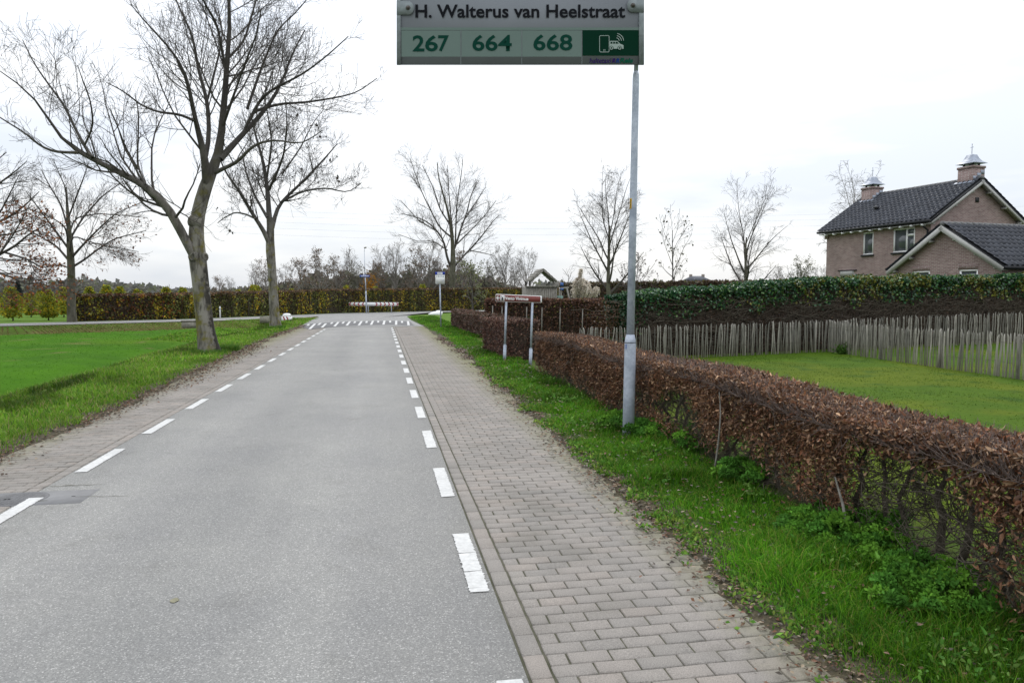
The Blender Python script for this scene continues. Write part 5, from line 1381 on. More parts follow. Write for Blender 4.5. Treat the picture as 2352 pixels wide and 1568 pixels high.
def build_ivy():
    rng = np.random.default_rng(121)
    base = np.array(FB)[:, :2]
    path = offset_line(base, -1.15)
    path[0] = AG(1424, 20.9)[:2]
    hs = [1.74, 1.97, 2.27, 2.34, 2.48, 2.58]
    L = np.concatenate([[0], np.cumsum(np.linalg.norm(np.diff(path, axis=0), axis=1))]); L /= L[-1]
    h = lambda f: np.interp(f, L, hs)
    t = thing("ivy_hedge", "tall hedge with a thick crown of glossy ivy in front of the house", "hedge", (path[0][0], path[0][1], 0))
    org = np.array([path[0][0], path[0][1], 0.0])
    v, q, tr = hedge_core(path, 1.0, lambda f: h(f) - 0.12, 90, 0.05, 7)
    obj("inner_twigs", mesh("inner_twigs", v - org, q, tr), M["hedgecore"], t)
    # dark dead beech leaves and bare vines on the side
    P, s, zr, side, nr = hedge_shell(rng, 42000, path, 1.02, lambda f: h(f) - 0.1, 0.05)
    pass
    C = palette(rng, len(P), [(0.050, 0.030, 0.020), (0.075, 0.042, 0.026), (0.035, 0.024, 0.018)]); C[s < 0.03] *= 1.5
    o = obj("dead_leaves", leaf_mesh("dead_leaves", [leaf_arrays(rng, np.concatenate([P, np.stack([path[0][0] + rng.normal(size=2500) * 0.25, path[0][1] + rng.normal(size=2500) * 0.25, rng.random(2500) * 1.6], 1)]), 0.07, 0.6, np.concatenate([C, palette(rng, 2500, [(0.075, 0.042, 0.026), (0.10, 0.055, 0.03)])]))], org), M["dryleaf"], t); o["kind"] = "stuff"
    n = 900
    f = rng.random(n); cx = np.stack([np.interp(f, L, path[:, k]) for k in range(2)], 1)
    i = np.clip(np.searchsorted(L, f) - 1, 0, len(L) - 2); tt = nrm(path[i + 1] - path[i]); nn = np.stack([tt[:, 1], -tt[:, 0]], 1)
    Q = np.zeros((n, 9, 3)); along = np.zeros(n); dirv = rng.normal(size=n) * 0.08; z = rng.uniform(0.1, 1.5, n)
    for j in range(9):
        Q[:, j, :2] = cx + nn * (0.53 + rng.normal(size=n) * 0.02)[:, None] + tt * along[:, None]; Q[:, j, 2] = np.minimum(z, h(f) - 0.2)
        dirv += rng.normal(size=n) * 0.06; along += dirv; z = z + rng.uniform(-0.05, 0.12, n)
    o = obj("vines", tube_mesh("vines", [(Q, rng.uniform(0.003, 0.009, (n, 1)) * np.ones((1, 9)), 4)], org), M["vine"], t); o["kind"] = "stuff"
    # ivy crown
    n = 95000
    P, s, zr, side, nr = hedge_shell(rng, n, path, 1.15, h, 0.42, 0.12, 0.10)
    low = h(s) - P[:, 2]
    lim = 0.80 + 0.34 * (fbm(s * 26, s * 0, 33, 3) - 0.5) * 2 + 0.6 * np.exp(-(s / 0.018) ** 2)
    keep = (low < lim) & (rng.random(n) < 1.1 - 0.6 * low / lim)
    P, s, side = P[keep], s[keep], side[keep]
    P[:, 2] += 0.16 * (fbm(s * 60, P[:, 0] * 0.8, 34, 3) - 0.42)
    yel = sstep(0.48, 0.66, fbm(s * 42 + 5, P[:, 2] * 2.2, 35, 3)) * sstep(0.10, 0.3, s)
    C = palette(rng, len(P), [(0.022, 0.080, 0.032), (0.036, 0.105, 0.036), (0.014, 0.052, 0.025), (0.065, 0.14, 0.030)])
    Y = palette(rng, len(P), [(0.125, 0.14, 0.024), (0.090, 0.12, 0.024), (0.165, 0.15, 0.03)])
    m = rng.random(len(P)) < yel * 0.75; C[m] = Y[m]
    # the ivy hangs down over the open end
    ne = 3200; dd = nrm(path[1] - path[0]); pe = np.array([dd[1], -dd[0]]); zz = h(np.zeros(ne)) - np.abs(rng.normal(size=ne)) * 0.42
    E = np.concatenate([path[0][None] + pe[None] * rng.uniform(-0.62, 0.62, (ne, 1)) - dd[None] * (0.02 + 0.16 * rng.random((ne, 1)) * ((zz / 1.74)[:, None])), zz[:, None]], 1); E = E[E[:, 2] > 0.25]
    P = np.concatenate([P, E]); C = np.concatenate([C, palette(rng, len(E), [(0.016, 0.062, 0.026), (0.028, 0.085, 0.030), (0.012, 0.044, 0.021)])]); s = np.concatenate([s, np.zeros(len(E))])
    sz = np.interp(s, [0, 0.4, 1], [0.075, 0.085, 0.11])
    o = obj("ivy_leaves", leaf_mesh("ivy_leaves", [leaf_arrays(rng, P, sz, 0.9, C, 0.25, (0, 0, -0.2))], org), M["ivy"], t); o["kind"] = "stuff"
build_ivy()

def build_fences():
    rng = np.random.default_rng(131)
    protos = []
    for k in range(6):                                  # split chestnut pales, slightly crooked
        n = 6; a = np.sort(rng.uniform(0, 6.28, n)) if k % 2 else np.arange(n) * 6.28 / n
        rr = rng.uniform(0.65, 1.0, n) * 0.0265
        zs = [-0.05, 0.3, 0.62, 0.90, 0.965 + rng.uniform(-0.01, 0.02)]; bend = np.cumsum(rng.normal(size=(5, 2)) * 0.012, 0); sc = [1.0, 0.97, 0.92, 0.85, 0.35]
        v = []
        for z, bd, s in zip(zs, bend, sc):
            v.append(np.stack([np.cos(a) * rr * s + bd[0] - bend[0][0], np.sin(a) * rr * 0.7 * s + bd[1] - bend[0][1], np.full(n, z)], 1))
        v = np.concatenate(v); q = [[i * n + j, i * n + (j + 1) % n, (i + 1) * n + (j + 1) % n, (i + 1) * n + j] for i in range(4) for j in range(n)]
        tr = [[4 * n, 4 * n + j, 4 * n + j + 1] for j in range(1, n - 1)]
        protos.append(mesh("pale", v, q, tr))
    def fence(label, pts, step, hs, xmax=None):
        pts = np.array(pts)[:, :2]; L = np.concatenate([[0], np.cumsum(np.linalg.norm(np.diff(pts, axis=0), axis=1))])
        t = thing("paling_fence", label, "fence", (pts[0][0], pts[0][1], 0))
        s = 0.0; k = 0
        while s < L[-1] and k < 300:
            x, y = np.interp(s, L, pts[:, 0]), np.interp(s, L, pts[:, 1])
            hh = np.interp(s / L[-1], [0, 0.45, 1], hs)
            o = obj("pale", protos[rng.integers(0, 6)], M["pale"], t, (x - pts[0][0] + rng.normal() * 0.012, y - pts[0][1] + rng.normal() * 0.012, -0.02))
            o.rotation_euler = (rng.normal() * 0.02, rng.normal() * 0.028, rng.uniform(0, 6.28)); o.scale = (rng.uniform(0.7, 1.15), rng.uniform(0.7, 1.15), hh / 0.96 * rng.uniform(0.95, 1.04))
            s += step * rng.uniform(0.72, 1.25); k += 1
        e = min(s, L[-1])
        for z in (0.30, 0.74):
            q = []
            for f in np.linspace(0, e, 60): q.append((np.interp(f, L, pts[:, 0]) - pts[0][0] + rng.normal() * 0.01, np.interp(f, L, pts[:, 1]) - pts[0][1] - 0.03, z + rng.normal() * 0.012))
            obj("wire", tube_mesh("wire", [(np.array(q)[None], np.full((1, 60), 0.004), 4)]), M["twig"], t)
        # square posts at intervals
        for f in np.arange(0.4, e, 2.4):
            mb = MB(); mb.lathe([(0.032, -0.1), (0.031, 0.5), (0.03, 0.90), (0.016, 0.93)], (np.interp(f, L, pts[:, 0]) - pts[0][0], np.interp(f, L, pts[:, 1]) - pts[0][1] + 0.06, 0), 8)
            obj("post", mb.me("post", (0, 0, 0), True), M["wood"], t)
    fence("long grey split-pale fence along the foot of the ivy hedge", FB[:5], 0.079, (0.90, 0.97, 1.15))
    fence("mossy split-pale fence turning towards the camera across the lawn", FS, 0.082, (0.95, 0.93, 0.92))
build_fences()

# ------------------------------------------------------------------ house with its extension
def wall_mesh(name, p0, ex, width, ztop, holes, org, gable=None):
    """a brick wall in the plane through p0 along ex; holes: (s0, s1, z0, z1); metric UVs"""
    xs = sorted({0.0, width, *[h[0] for h in holes], *[h[1] for h in holes]}); zs = sorted({-0.1, ztop, *[h[2] for h in holes], *[h[3] for h in holes]})
    xs = [x for x in xs if 0 <= x <= width]; zs = [z for z in zs if -0.1 <= z <= ztop]
    v, f, uv = [], [], []
    def add(pts):
        b = len(v)
        for s, z in pts:
            v.append(p0 + ex * s + np.array([0, 0, z])); uv.append((s, z))
        f.append(list(range(b, b + len(pts))))
    for a, b in zip(xs[:-1], xs[1:]):
        for c, d in zip(zs[:-1], zs[1:]):
            m = ((a + b) / 2, (c + d) / 2)
            if any(h[0] < m[0] < h[1] and h[2] < m[1] < h[3] for h in holes): continue
            add([(a, c), (b, c), (b, d), (a, d)])
    if gable: add([(0, ztop), (width, ztop), gable])
    nrmv = np.array([-ex[1], ex[0], 0])
    dn = nrmv if nrmv.dot(p0 - EYE) > 0 else -nrmv       # reveals go inwards, away from the camera
    for s0, s1, z0, z1 in holes:
        for (a, b) in (((s0, z0), (s1, z0)), ((s1, z0), (s1, z1)), ((s1, z1), (s0, z1)), ((s0, z1), (s0, z0))):
            k = len(v)
            for (s, z), dd in ((a, 0), (b, 0), (b, 0.14), (a, 0.14)):
                v.append(p0 + ex * s + np.array([0, 0, z]) + dn * dd); uv.append((s + dd, z))
            f.append([k, k + 1, k + 2, k + 3])
    me = bpy.data.meshes.new(name)
    me.from_pydata([tuple(np.asarray(p) - org) for p in v], [], f)
    l = me.uv_layers.new(name="UVMap")
    for p in me.polygons:
        for li in p.loop_indices: l.data[li].uv = uv[me.loops[li].vertex_index]
    me.update()
    return me, dn

def box_uv(name, mb, org):
    me = mb.me(name, org); l = me.uv_layers.new(name="UVMap")
    for p in me.polygons:
        n = p.normal
        for li in p.loop_indices:
            c = me.vertices[me.loops[li].vertex_index].co
            l.data[li].uv = (c.x + c.y * 0.7 if abs(n.z) < 0.5 else c.x, c.z if abs(n.z) < 0.5 else c.y)
    return me

def window(parent, org, p0, ex, dn, h, mull=None, vent=None, sill=True, shutter=False):
    s0, s1, z0, z1 = h; U = np.array([0, 0, 1.0]); ax = (ex, dn, U); fw = 0.075
    o0 = p0 + dn * 0.06
    at = lambda s, z, d=0.0: o0 + ex * s + U * z + dn * d
    w = MB()
    w.box(at((s0 + s1) / 2, z1 - fw / 2), ((s1 - s0) / 2, 0.05, fw / 2), ax); w.box(at((s0 + s1) / 2, z0 + fw / 2), ((s1 - s0) / 2, 0.05, fw / 2), ax)
    for s in (s0 + fw / 2, s1 - fw / 2): w.box(at(s, (z0 + z1) / 2), (fw / 2, 0.05, (z1 - z0) / 2 - fw), ax)
    if mull: w.box(at(mull, (z0 + z1) / 2), (0.045, 0.048, (z1 - z0) / 2 - fw), ax)
    if vent: w.box(at((mull + s1) / 2, vent), ((s1 - mull) / 2 - 0.05, 0.046, 0.06), ax)
    win = obj("window", w.me("window", org), M["white"], parent)
    panes = [(s0 + fw, (mull - 0.045) if mull else s1 - fw, z0 + fw, z1 - fw)]
    if mull: panes += [(mull + 0.045, s1 - fw, z0 + fw, vent - 0.06), (mull + 0.045, s1 - fw, vent + 0.06, z1 - fw)] if vent else [(mull + 0.045, s1 - fw, z0 + fw, z1 - fw)]
    for a, b, c, d in panes:
        m = MB(); m.box(at((a + b) / 2, (c + d) / 2, 0.012), ((b - a) / 2, 0.008, (d - c) / 2), ax)
        obj("pane", m.me("pane", org), M["glass"], win)
    if sill:
        m = MB(); m.box(p0 + ex * ((s0 + s1) / 2) + U * (z0 - 0.05) - dn * 0.03, ((s1 - s0) / 2 + 0.08, 0.07, 0.045), ax); obj("sill", m.me("sill", org), M["gutter"], win)
    if shutter:
        m = MB(); m.box(p0 + ex * ((s0 + s1) / 2 - 0.05) + U * (z1 - 0.14) - dn * 0.02, ((s1 - s0) / 2 - 0.02, 0.05, 0.15), ax); obj("shutter_box", m.me("shutter_box", org), M["trim"], win)
        m = MB(); m.box(p0 + ex * ((s0 + s1) / 2) + U * (z1 + 0.05) - dn * 0.03, ((s1 - s0) / 2 + 0.2, 0.05, 0.03), ax); obj("lintel", m.me("lintel", org), M["gutter"], win)

def tile_mesh(tw, th):
    """one pan tile: a wave across, a thick lower edge"""
    xs = np.array([0.0, 0.14, 0.30, 0.52, 0.76, 0.90, 1.0]); zs = np.array([0.072, 0.082, 0.052, 0.006, 0.008, 0.044, 0.072])
    n = len(xs); v = []
    for (y, dz) in ((0.0, 0.0), (0.0, 0.030), (1.06, 0.004)):
        v.append(np.stack([xs * tw, np.full(n, y * th), zs * (tw / 0.3) + dz - 0.01], 1))
    v = np.concatenate(v)
    q = [[j, j + 1, n + j + 1, n + j] for j in range(n - 1)] + [[n + j, n + j + 1, 2 * n + j + 1, 2 * n + j] for j in range(n - 1)]
    return v, np.array(q)

def tiled_slope(roof, org, e0, e1, up, length, tw=0.30, th=0.345, maxn=300, hidden=None):
    """tiles on a slope: e0->e1 along the eave, up the slope direction"""
    ex = nrm(e1 - e0); L = np.linalg.norm(e1 - e0); nc = int(round(L / tw)); tw = L / nc; nr_ = int(round(length / th)); th = length / nr_
    nz = np.cross(ex, up)
    if nz[2] < 0: ex, e0, nz = -ex, e1, -nz
    Mx = Matrix(((ex[0], up[0], nz[0]), (ex[1], up[1], nz[1]), (ex[2], up[2], nz[2]))).to_euler()
    tv, tq = tile_mesh(tw, th); me = mesh("tile", tv, tq, smooth=False)
    rng = np.random.default_rng(int(L * 100))
    V, Q, C, off, cnt = [], [], [], 0, 0
    for r in range(nr_):
        for c in range(nc):
            p = e0 + ex * (c * tw) + up * (r * th) + nz * (0.05 + rng.normal() * 0.003)
            if hidden is not None and hidden(p): continue
            if cnt < maxn:
                o = obj("tile", me, M["rooftile"], roof, p - org); o.rotation_euler = Mx; cnt += 1
            else:
                w = p[None] + tv[:, :1] * ex + tv[:, 1:2] * up + tv[:, 2:] * nz
                V.append(w - org); Q.append(tq + off); off += len(w); C.append(np.full((len(w), 3), rng.random()))
    if V:
        o = obj("tiles", mesh("tiles", np.concatenate(V), np.concatenate(Q), col=np.concatenate(C)), M["rooftile_mass"], roof); o["kind"] = "stuff"

def chimney(house, org, c, ex, ey, hw, hd, z0, z1, hat):
    U = np.array([0, 0, 1.0]); ax = (ex, ey, U)
    m = MB(); m.box((c[0], c[1], (z0 + z1 - 0.12) / 2), (hw, hd, (z1 - 0.12 - z0) / 2), ax); m.box((c[0], c[1], z1 - 0.06), (hw + 0.04, hd + 0.04, 0.06), ax)
    ch = obj("chimney", box_uv("chimney", m, org), M["housebrick"], house)
    for sx in (-1, 1):
        for sy in (-1, 1):
            m = MB(); m.box(np.array([c[0], c[1], z1 + 0.08]) + ex * sx * hw * 0.55 + ey * sy * hd * 0.55, (0.045, 0.045, 0.085), ax); obj("hat_leg", m.me("hat_leg", org), M["gutter"], ch)
    zb = z1 + 0.15
    prof = [(1.22, 0.0), (1.15, 0.025), (0.80, 0.14), (0.56, 0.31), (0.40, 0.50)]
    m = MB(); ring = []
    for k, z in prof:
        for sx, sy in ((-1, -1), (1, -1), (1, 1), (-1, 1)): ring.append(np.array([c[0], c[1], zb + z * hat]) + ex * sx * hw * k + ey * sy * hd * k)
    q = [[i * 4 + j, i * 4 + (j + 1) % 4, (i + 1) * 4 + (j + 1) % 4, (i + 1) * 4 + j] for i in range(4) for j in range(4)] + [[16, 17, 18, 19], [3, 2, 1, 0]]
    m.add(ring, q); obj("hat", m.me("hat", org), M["zinc"], ch)
    zt = zb + 0.56 * hat
    m = MB(); m.bar((c[0], c[1], zt), (c[0], c[1], zt + 0.52), 0.016, 6); m.bar(np.array([c[0], c[1], zt + 0.36]) - ex * 0.09, np.array([c[0], c[1], zt + 0.36]) + ex * 0.09, 0.014, 6); m.lathe([(0.0, 0), (0.035, 0.03), (0.0, 0.06)], (c[0], c[1], zt + 0.50), 6, False)
    obj("finial", m.me("finial", org), M["zinc"], ch)

def build_house():
    U = np.array([0, 0, 1.0])
    el, er = AG(1875, 46.2), AG(2131, 38.6)
    ex = nrm(er - el); ey = np.array([-ex[1], ex[0], 0.0])
    if ey.dot(HFWD) < 0: ey = -ey                         # away from the camera
    LEN = np.linalg.norm(er - el); WID = 7.4; ZE, ZR = 5.72, 8.10
    up = nrm(ey * (WID / 2) + U * (ZR - ZE)); SL = np.hypot(WID / 2, ZR - ZE); tanp = (ZR - ZE) / (WID / 2)
    og, oe = 0.32, 0.42
    c0 = el + ex * og + ey * oe; org = np.array([c0[0], c0[1], 0.0]); c1 = er - ex * og + ey * oe; wl = LEN - 2 * og; wd = WID - 2 * oe; zw = ZE + oe * tanp - 0.10
    h = thing("brick_house", "brown brick house with black tiled roof and two hatted chimneys", "house", org)
    # openings from where the photo shows them, on the wall plane
    def op(x0, x1, y0, y1, p0, e, n):
        a, b = on_plane(x0, y1, p0, n), on_plane(x1, y0, p0, n); a2, b2 = on_plane(x0, y0, p0, n), on_plane(x1, y1, p0, n)
        return (float((a - p0).dot(e)), float((b - p0).dot(e)), float((a[2] + b2[2]) / 2), float((a2[2] + b[2]) / 2))
    w1 = op(1982, 2006.6, 533.5, 585, c0, ex, ey); w2 = op(2051, 2102, 524, 579, c0, ex, ey); w3 = op(1931, 1962, 623, 668, c0, ex, ey)
    me, dn = wall_mesh("wall", c0, ex, wl, zw, [w1, w2, w3], org)
    obj("wall", me, M["housebrick"], h)
    window(h, org, c0, ex, dn, w1); window(h, org, c0, ex, dn, w2, mull=w2[0] + (w2[1] - w2[0]) * 0.62, vent=w2[2] + (w2[3] - w2[2]) * 0.70); window(h, org, c0, ex, dn, w3, shutter=True, sill=False)
    me, _ = wall_mesh("wall", c1, ey, wd, zw, [], org, gable=(wd / 2, ZR - 0.14)); obj("wall", me, M["housebrick"], h)
    me, _ = wall_mesh("wall", c0 + ey * wd, ex, wl, zw, [], org); obj("wall", me, M["housebrick"], h)
    me, _ = wall_mesh("wall", c0, ey, wd, zw, [], org, gable=(wd / 2, ZR - 0.14)); obj("wall", me, M["housebrick"], h)
    # air brick high in the gable
    m = MB(); m.box(on_plane(2244, 459, c1, ex) - ex * -0.01, (0.02, 0.13, 0.13), (ex, ey, U)); obj("air_brick", m.me("air_brick", org), M["gutter"], h)
    # roof boards, tiles, trim
    def slab(a, b, u, ln, th, nz):
        m = MB(); P = [a, b, b + u * ln, a + u * ln]; m.hexa([p - nz * th for p in P], P); return m
    eA, eB = np.array([el[0], el[1], ZE]), np.array([er[0], er[1], ZE]); nz = nrm(np.cross(ex, up)); nz = nz if nz[2] > 0 else -nz
    roof = obj("roof", slab(eA, eB, up, SL, 0.12, nz).me("roof", org), M["gutter"], h)
    up2 = nrm(-ey * (WID / 2) + U * (ZR - ZE)); nz2 = nrm(np.cross(ex, up2)); nz2 = nz2 if nz2[2] > 0 else -nz2
    obj("rear_slope", slab(eA + ey * WID, eB + ey * WID, up2, SL, 0.12, nz2).me("rear_slope", org), M["gutter"], roof)
    tiled_slope(roof, org, eA, eB, up, SL - 0.02)
    tiled_slope(roof, org, eB + ey * WID - ex * 0.9, eB + ey * WID, up2, SL - 0.02, maxn=60)
    rl = eA + ey * WID / 2; rl[2] = ZR
    k = 26
    for i in range(k):
        a = rl + ex * (LEN * i / k) + U * 0.05; b = rl + ex * (LEN * (i + 1.06) / k) + U * 0.04
        m = MB(); m.bar(a, b, 0.115, 8, 0.10); obj("ridge_tile", m.me("ridge_tile", org), M["ridge"], roof)
    # bargeboards on the near gable, both slopes
    for p, u, n in ((eB, up, nz), (eB + ey * WID, up2, nz2)):
        m = MB(); a = p - n * 0.10 + ex * 0.012; m.hexa([a - n * 0.14, a - n * 0.14 + ex * 0.03, a - n * 0.14 + ex * 0.03 + u * SL, a - n * 0.14 + u * SL], [a, a + ex * 0.03, a + ex * 0.03 + u * SL, a + u * SL])
        obj("bargeboard", m.me("bargeboard", org), M["trim"], roof)
        m = MB(); m.hexa([p - ex * og - n * 0.16, p - n * 0.16, p - n * 0.16 + u * SL, p - ex * og - n * 0.16 + u * SL], [p - ex * og - n * 0.123, p - n * 0.123, p - n * 0.123 + u * SL, p - ex * og - n * 0.123 + u * SL])
        obj("soffit", m.me("soffit", org), M["trim"], roof)
        for f in (0.12, 0.45, 0.78):
            m = MB(); m.box(p + u * SL * f - n * 0.24 - ex * 0.14, (0.16, 0.05, 0.07), (ex, nrm(np.cross(n, ex)), n)); obj("purlin_end", m.me("purlin_end", org), M["trim"], roof)
    m = MB(); m.bar(eA - U * 0.02 - ey * 0.05, eB - U * 0.02 - ey * 0.05, 0.075, 8); obj("gutter", m.me("gutter", org, True), M["gutter"], roof)
    m = MB(); m.box((eA + eB) / 2 + ey * 0.22 - U * 0.16, (LEN / 2 - 0.05, 0.20, 0.02), (ex, ey, U)); obj("soffit", m.me("soffit", org), M["trim"], roof)
    for i in range(11):
        m = MB(); m.box(eA + ex * (0.6 + i * (LEN - 1.1) / 10) + ey * 0.08 - U * 0.20, (0.055, 0.12, 0.045), (ex, ey, U)); obj("rafter_end", m.me("rafter_end", org), M["white"], roof)
    m = MB(); pd = c1 - ex * 0.15 - ey * 0.06; m.bar((pd[0], pd[1], 0), (pd[0], pd[1], ZE - 0.45), 0.045, 8); m.bar((pd[0], pd[1], ZE - 0.46), eB - ex * 0.7 - U * 0.08, 0.045, 8); obj("downpipe", m.me("downpipe", org, True), M["gutter"], h)
    # corbelled brick at the far corner
    m = MB(); m.box(c0 + U * (zw - 0.3) + ex * 0.05 - ey * 0.06, (0.12, 0.06, 0.3), (ex, ey, U)); obj("corbel", box_uv("corbel", m, org), M["housebrick"], h)
    # chimneys sit across the front slope near the ridge
    def on_slope(px, py): return on_plane(px, py, eA, nz)
    for px, wpx, ytop, ybase, hat in ((1993, 38, 434.5, 462, 1.0), (2219, 45, 388, 420, 1.0)):
        b = on_slope(px, ybase); d = (b - EYE).dot(HFWD); hw = wpx * d / FPX / 2 * 0.86
        c = b + ey * hw * 0.75; z1 = CAMH + (680 - ytop) / FPX * ((c - EYE).dot(HFWD))
        chimney(h, org, c, ex, ey, hw, hw * 0.9, b[2] - 0.7, z1, hat)
        for k2 in range(3):                              # stepped lead flashing
            m = MB(); q = c + ex * (hw + 0.012) + ey * (-hw * 0.62 + k2 * hw * 0.58); zq = ZE + ((q - eA).dot(ey)) * tanp
            m.box((q[0], q[1], zq + 0.16), (0.012, hw * 0.30, 0.11), (ex, ey, U)); obj("flashing", m.me("flashing", org), M["zinc"], h)
        m = MB(); q = c - ey * (hw * 0.9 + 0.1); zq = ZE + ((q - eA).dot(ey)) * tanp; m.box((q[0], q[1], zq + 0.10), (hw + 0.12, 0.10, 0.03), (ex, up, nz)); obj("flashing", m.me("flashing", org), M["zinc"], h)
    v = on_slope(2012, 487); m = MB(); m.lathe([(0.09, -0.1), (0.09, 0.22)], v, 8); m.lathe([(0.17, 0.22), (0.13, 0.32), (0.02, 0.36)], v, 8); obj("roof_vent", m.me("roof_vent", org), M["gutter"], h)

    # extension with its gable towards the garden
    gl, gr = AG(2033, 35.9), AG(2305, 30.0)
    gx = nrm(gr - gl); gy = np.array([-gx[1], gx[0], 0.0]); gy = gy if gy.dot(HFWD) > 0 else -gy
    W2 = np.linalg.norm(gr - gl); ZE2, ZR2, LN = 2.92, 4.93, 8.5
    oe2, og2 = 0.34, 0.28
    p0 = gl + gx * oe2 + gy * og2; org2 = np.array([p0[0], p0[1], 0.0]); wd2 = W2 - 2 * oe2; tp2 = (ZR2 - ZE2) / (W2 / 2); zw2 = ZE2 + oe2 * tp2 - 0.12
    g = thing("garden_building", "low brick building with black tiled roof in front of the house", "building", org2)
    a1 = op(2097, 2136, 622.5, 668, p0, gx, gy); a2 = op(2202, 2246.5, 619, 668, p0, gx, gy)
    me, dn2 = wall_mesh("wall", p0, gx, wd2, zw2, [a1, a2], org2, gable=(wd2 / 2, ZR2 - 0.15)); obj("wall", me, M["housebrick"], g)
    window(g, org2, p0, gx, dn2, a1, sill=False); window(g, org2, p0, gx, dn2, a2, sill=False)
    for aa in (a1, a2):                                   # soldier course above each window
        for j in range(int((aa[1] - aa[0] + 0.1) / 0.075)):
            m = MB(); m.box(p0 + gx * (aa[0] - 0.03 + j * 0.075) + U * (aa[3] + 0.12) - dn2 * 0.004, (0.031, 0.012, 0.105), (gx, dn2, U)); obj("brick", box_uv("brick", m, org2), M["housebrick"], g)
    me, _ = wall_mesh("wall", p0 + gx * wd2, gy, LN, zw2, [], org2); obj("wall", me, M["housebrick"], g)
    me, _ = wall_mesh("wall", p0, gy, LN, zw2, [], org2); obj("wall", me, M["housebrick"], g)
    A0, B0 = np.array([gl[0], gl[1], ZE2]), np.array([gr[0], gr[1], ZE2]); SL2 = np.hypot(W2 / 2, ZR2 - ZE2)
    uL = nrm(gx * (W2 / 2) + U * (ZR2 - ZE2)); uR = nrm(-gx * (W2 / 2) + U * (ZR2 - ZE2))
    nL = nrm(np.cross(gy, uL)); nL = nL if nL[2] > 0 else -nL; nR = nrm(np.cross(gy, uR)); nR = nR if nR[2] > 0 else -nR
    rf = obj("roof", slab(B0, B0 + gy * LN, uR, SL2, 0.12, nR).me("roof", org2), M["gutter"], g)
    obj("rear_slope", slab(A0, A0 + gy * LN, uL, SL2, 0.12, nL).me("rear_slope", org2), M["gutter"], rf)
    tiled_slope(rf, org2, B0, B0 + gy * LN, uR, SL2 - 0.02, th=0.36)
    tiled_slope(rf, org2, A0, A0 + gy * 0.9, uL, SL2 - 0.02, maxn=60)
    rr = (A0 + B0) / 2; rr[2] = ZR2
    for i in range(24):
        m = MB(); m.bar(rr + gy * (LN * i / 24) + U * 0.05, rr + gy * (LN * (i + 1.06) / 24) + U * 0.04, 0.115, 8, 0.10); obj("ridge_tile", m.me("ridge_tile", org2), M["ridge"], rf)
    for p, u, n in ((A0, uL, nL), (B0, uR, nR)):
        m = MB(); a = p - n * 0.02 - gy * 0.012; m.hexa([a - n * 0.22 - gy * 0.03, a - n * 0.22, a - n * 0.22 + u * SL2, a - n * 0.22 - gy * 0.03 + u * SL2], [a - gy * 0.03, a, a + u * SL2, a - gy * 0.03 + u * SL2]); obj("bargeboard", m.me("bargeboard", org2), M["trim"], rf)
        m = MB(); m.hexa([p - n * 0.16, p - n * 0.16 + gy * og2, p - n * 0.16 + gy * og2 + u * SL2, p - n * 0.16 + u * SL2], [p - n * 0.123, p - n * 0.123 + gy * og2, p - n * 0.123 + gy * og2 + u * SL2, p - n * 0.123 + u * SL2]); obj("soffit", m.me("soffit", org2), M["trim"], rf)
        for f in (0.1, 0.4, 0.75):
            m = MB(); m.box(p + u * SL2 * f - n * 0.24 + gy * 0.13, (0.14, 0.05, 0.06), (gy, nrm(np.cross(n, gy)), n)); obj("purlin_end", m.me("purlin_end", org2), M["trim"], rf)
    m = MB(); m.bar(B0 + gx * 0.05 - U * 0.02, B0 + gx * 0.05 - U * 0.02 + gy * LN, 0.07, 8); obj("gutter", m.me("gutter", org2, True), M["gutter"], rf)
build_house()

# ------------------------------------------------------------------ lettering
def letters(body, to3, box, m, parent, org, bold=0.0, shear=0.0):
    """every letter is a mesh of its own; the whole line is fitted into box"""
    def raw(b):
        me, v = glyph(b, bold, shear); return me, v.copy()
    full = raw(body)[1]; lo, hi = full.min(0), full.max(0)
    for i, ch in enumerate(body):
        if ch == " ": continue
        me, v = raw(ch); me = me.copy(); right = raw(body[:i + 1])[1][:, 0].max() if i else v[:, 0].max()
        v[:, 0] += right - v[:, 0].max()
        x = box[0] + (v[:, 0] - lo[0]) / (hi[0] - lo[0]) * (box[2] - box[0]); y = box[3] + (v[:, 1] - lo[1]) / (hi[1] - lo[1]) * (box[1] - box[3])
        w = np.array([to3(a, b) for a, b in zip(x, y)], np.float32) - np.asarray(org, np.float32)
        me.vertices.foreach_set("co", w.ravel()); me.update(); me.name = "letter"
        obj("letter", me, m, parent)

def shift_mesh(me, org):
    v = np.zeros(len(me.vertices) * 3, np.float32); me.vertices.foreach_get("co", v); v = v.reshape(-1, 3) - np.asarray(org, np.float32)
    me.vertices.foreach_set("co", v.ravel()); me.update(); return me

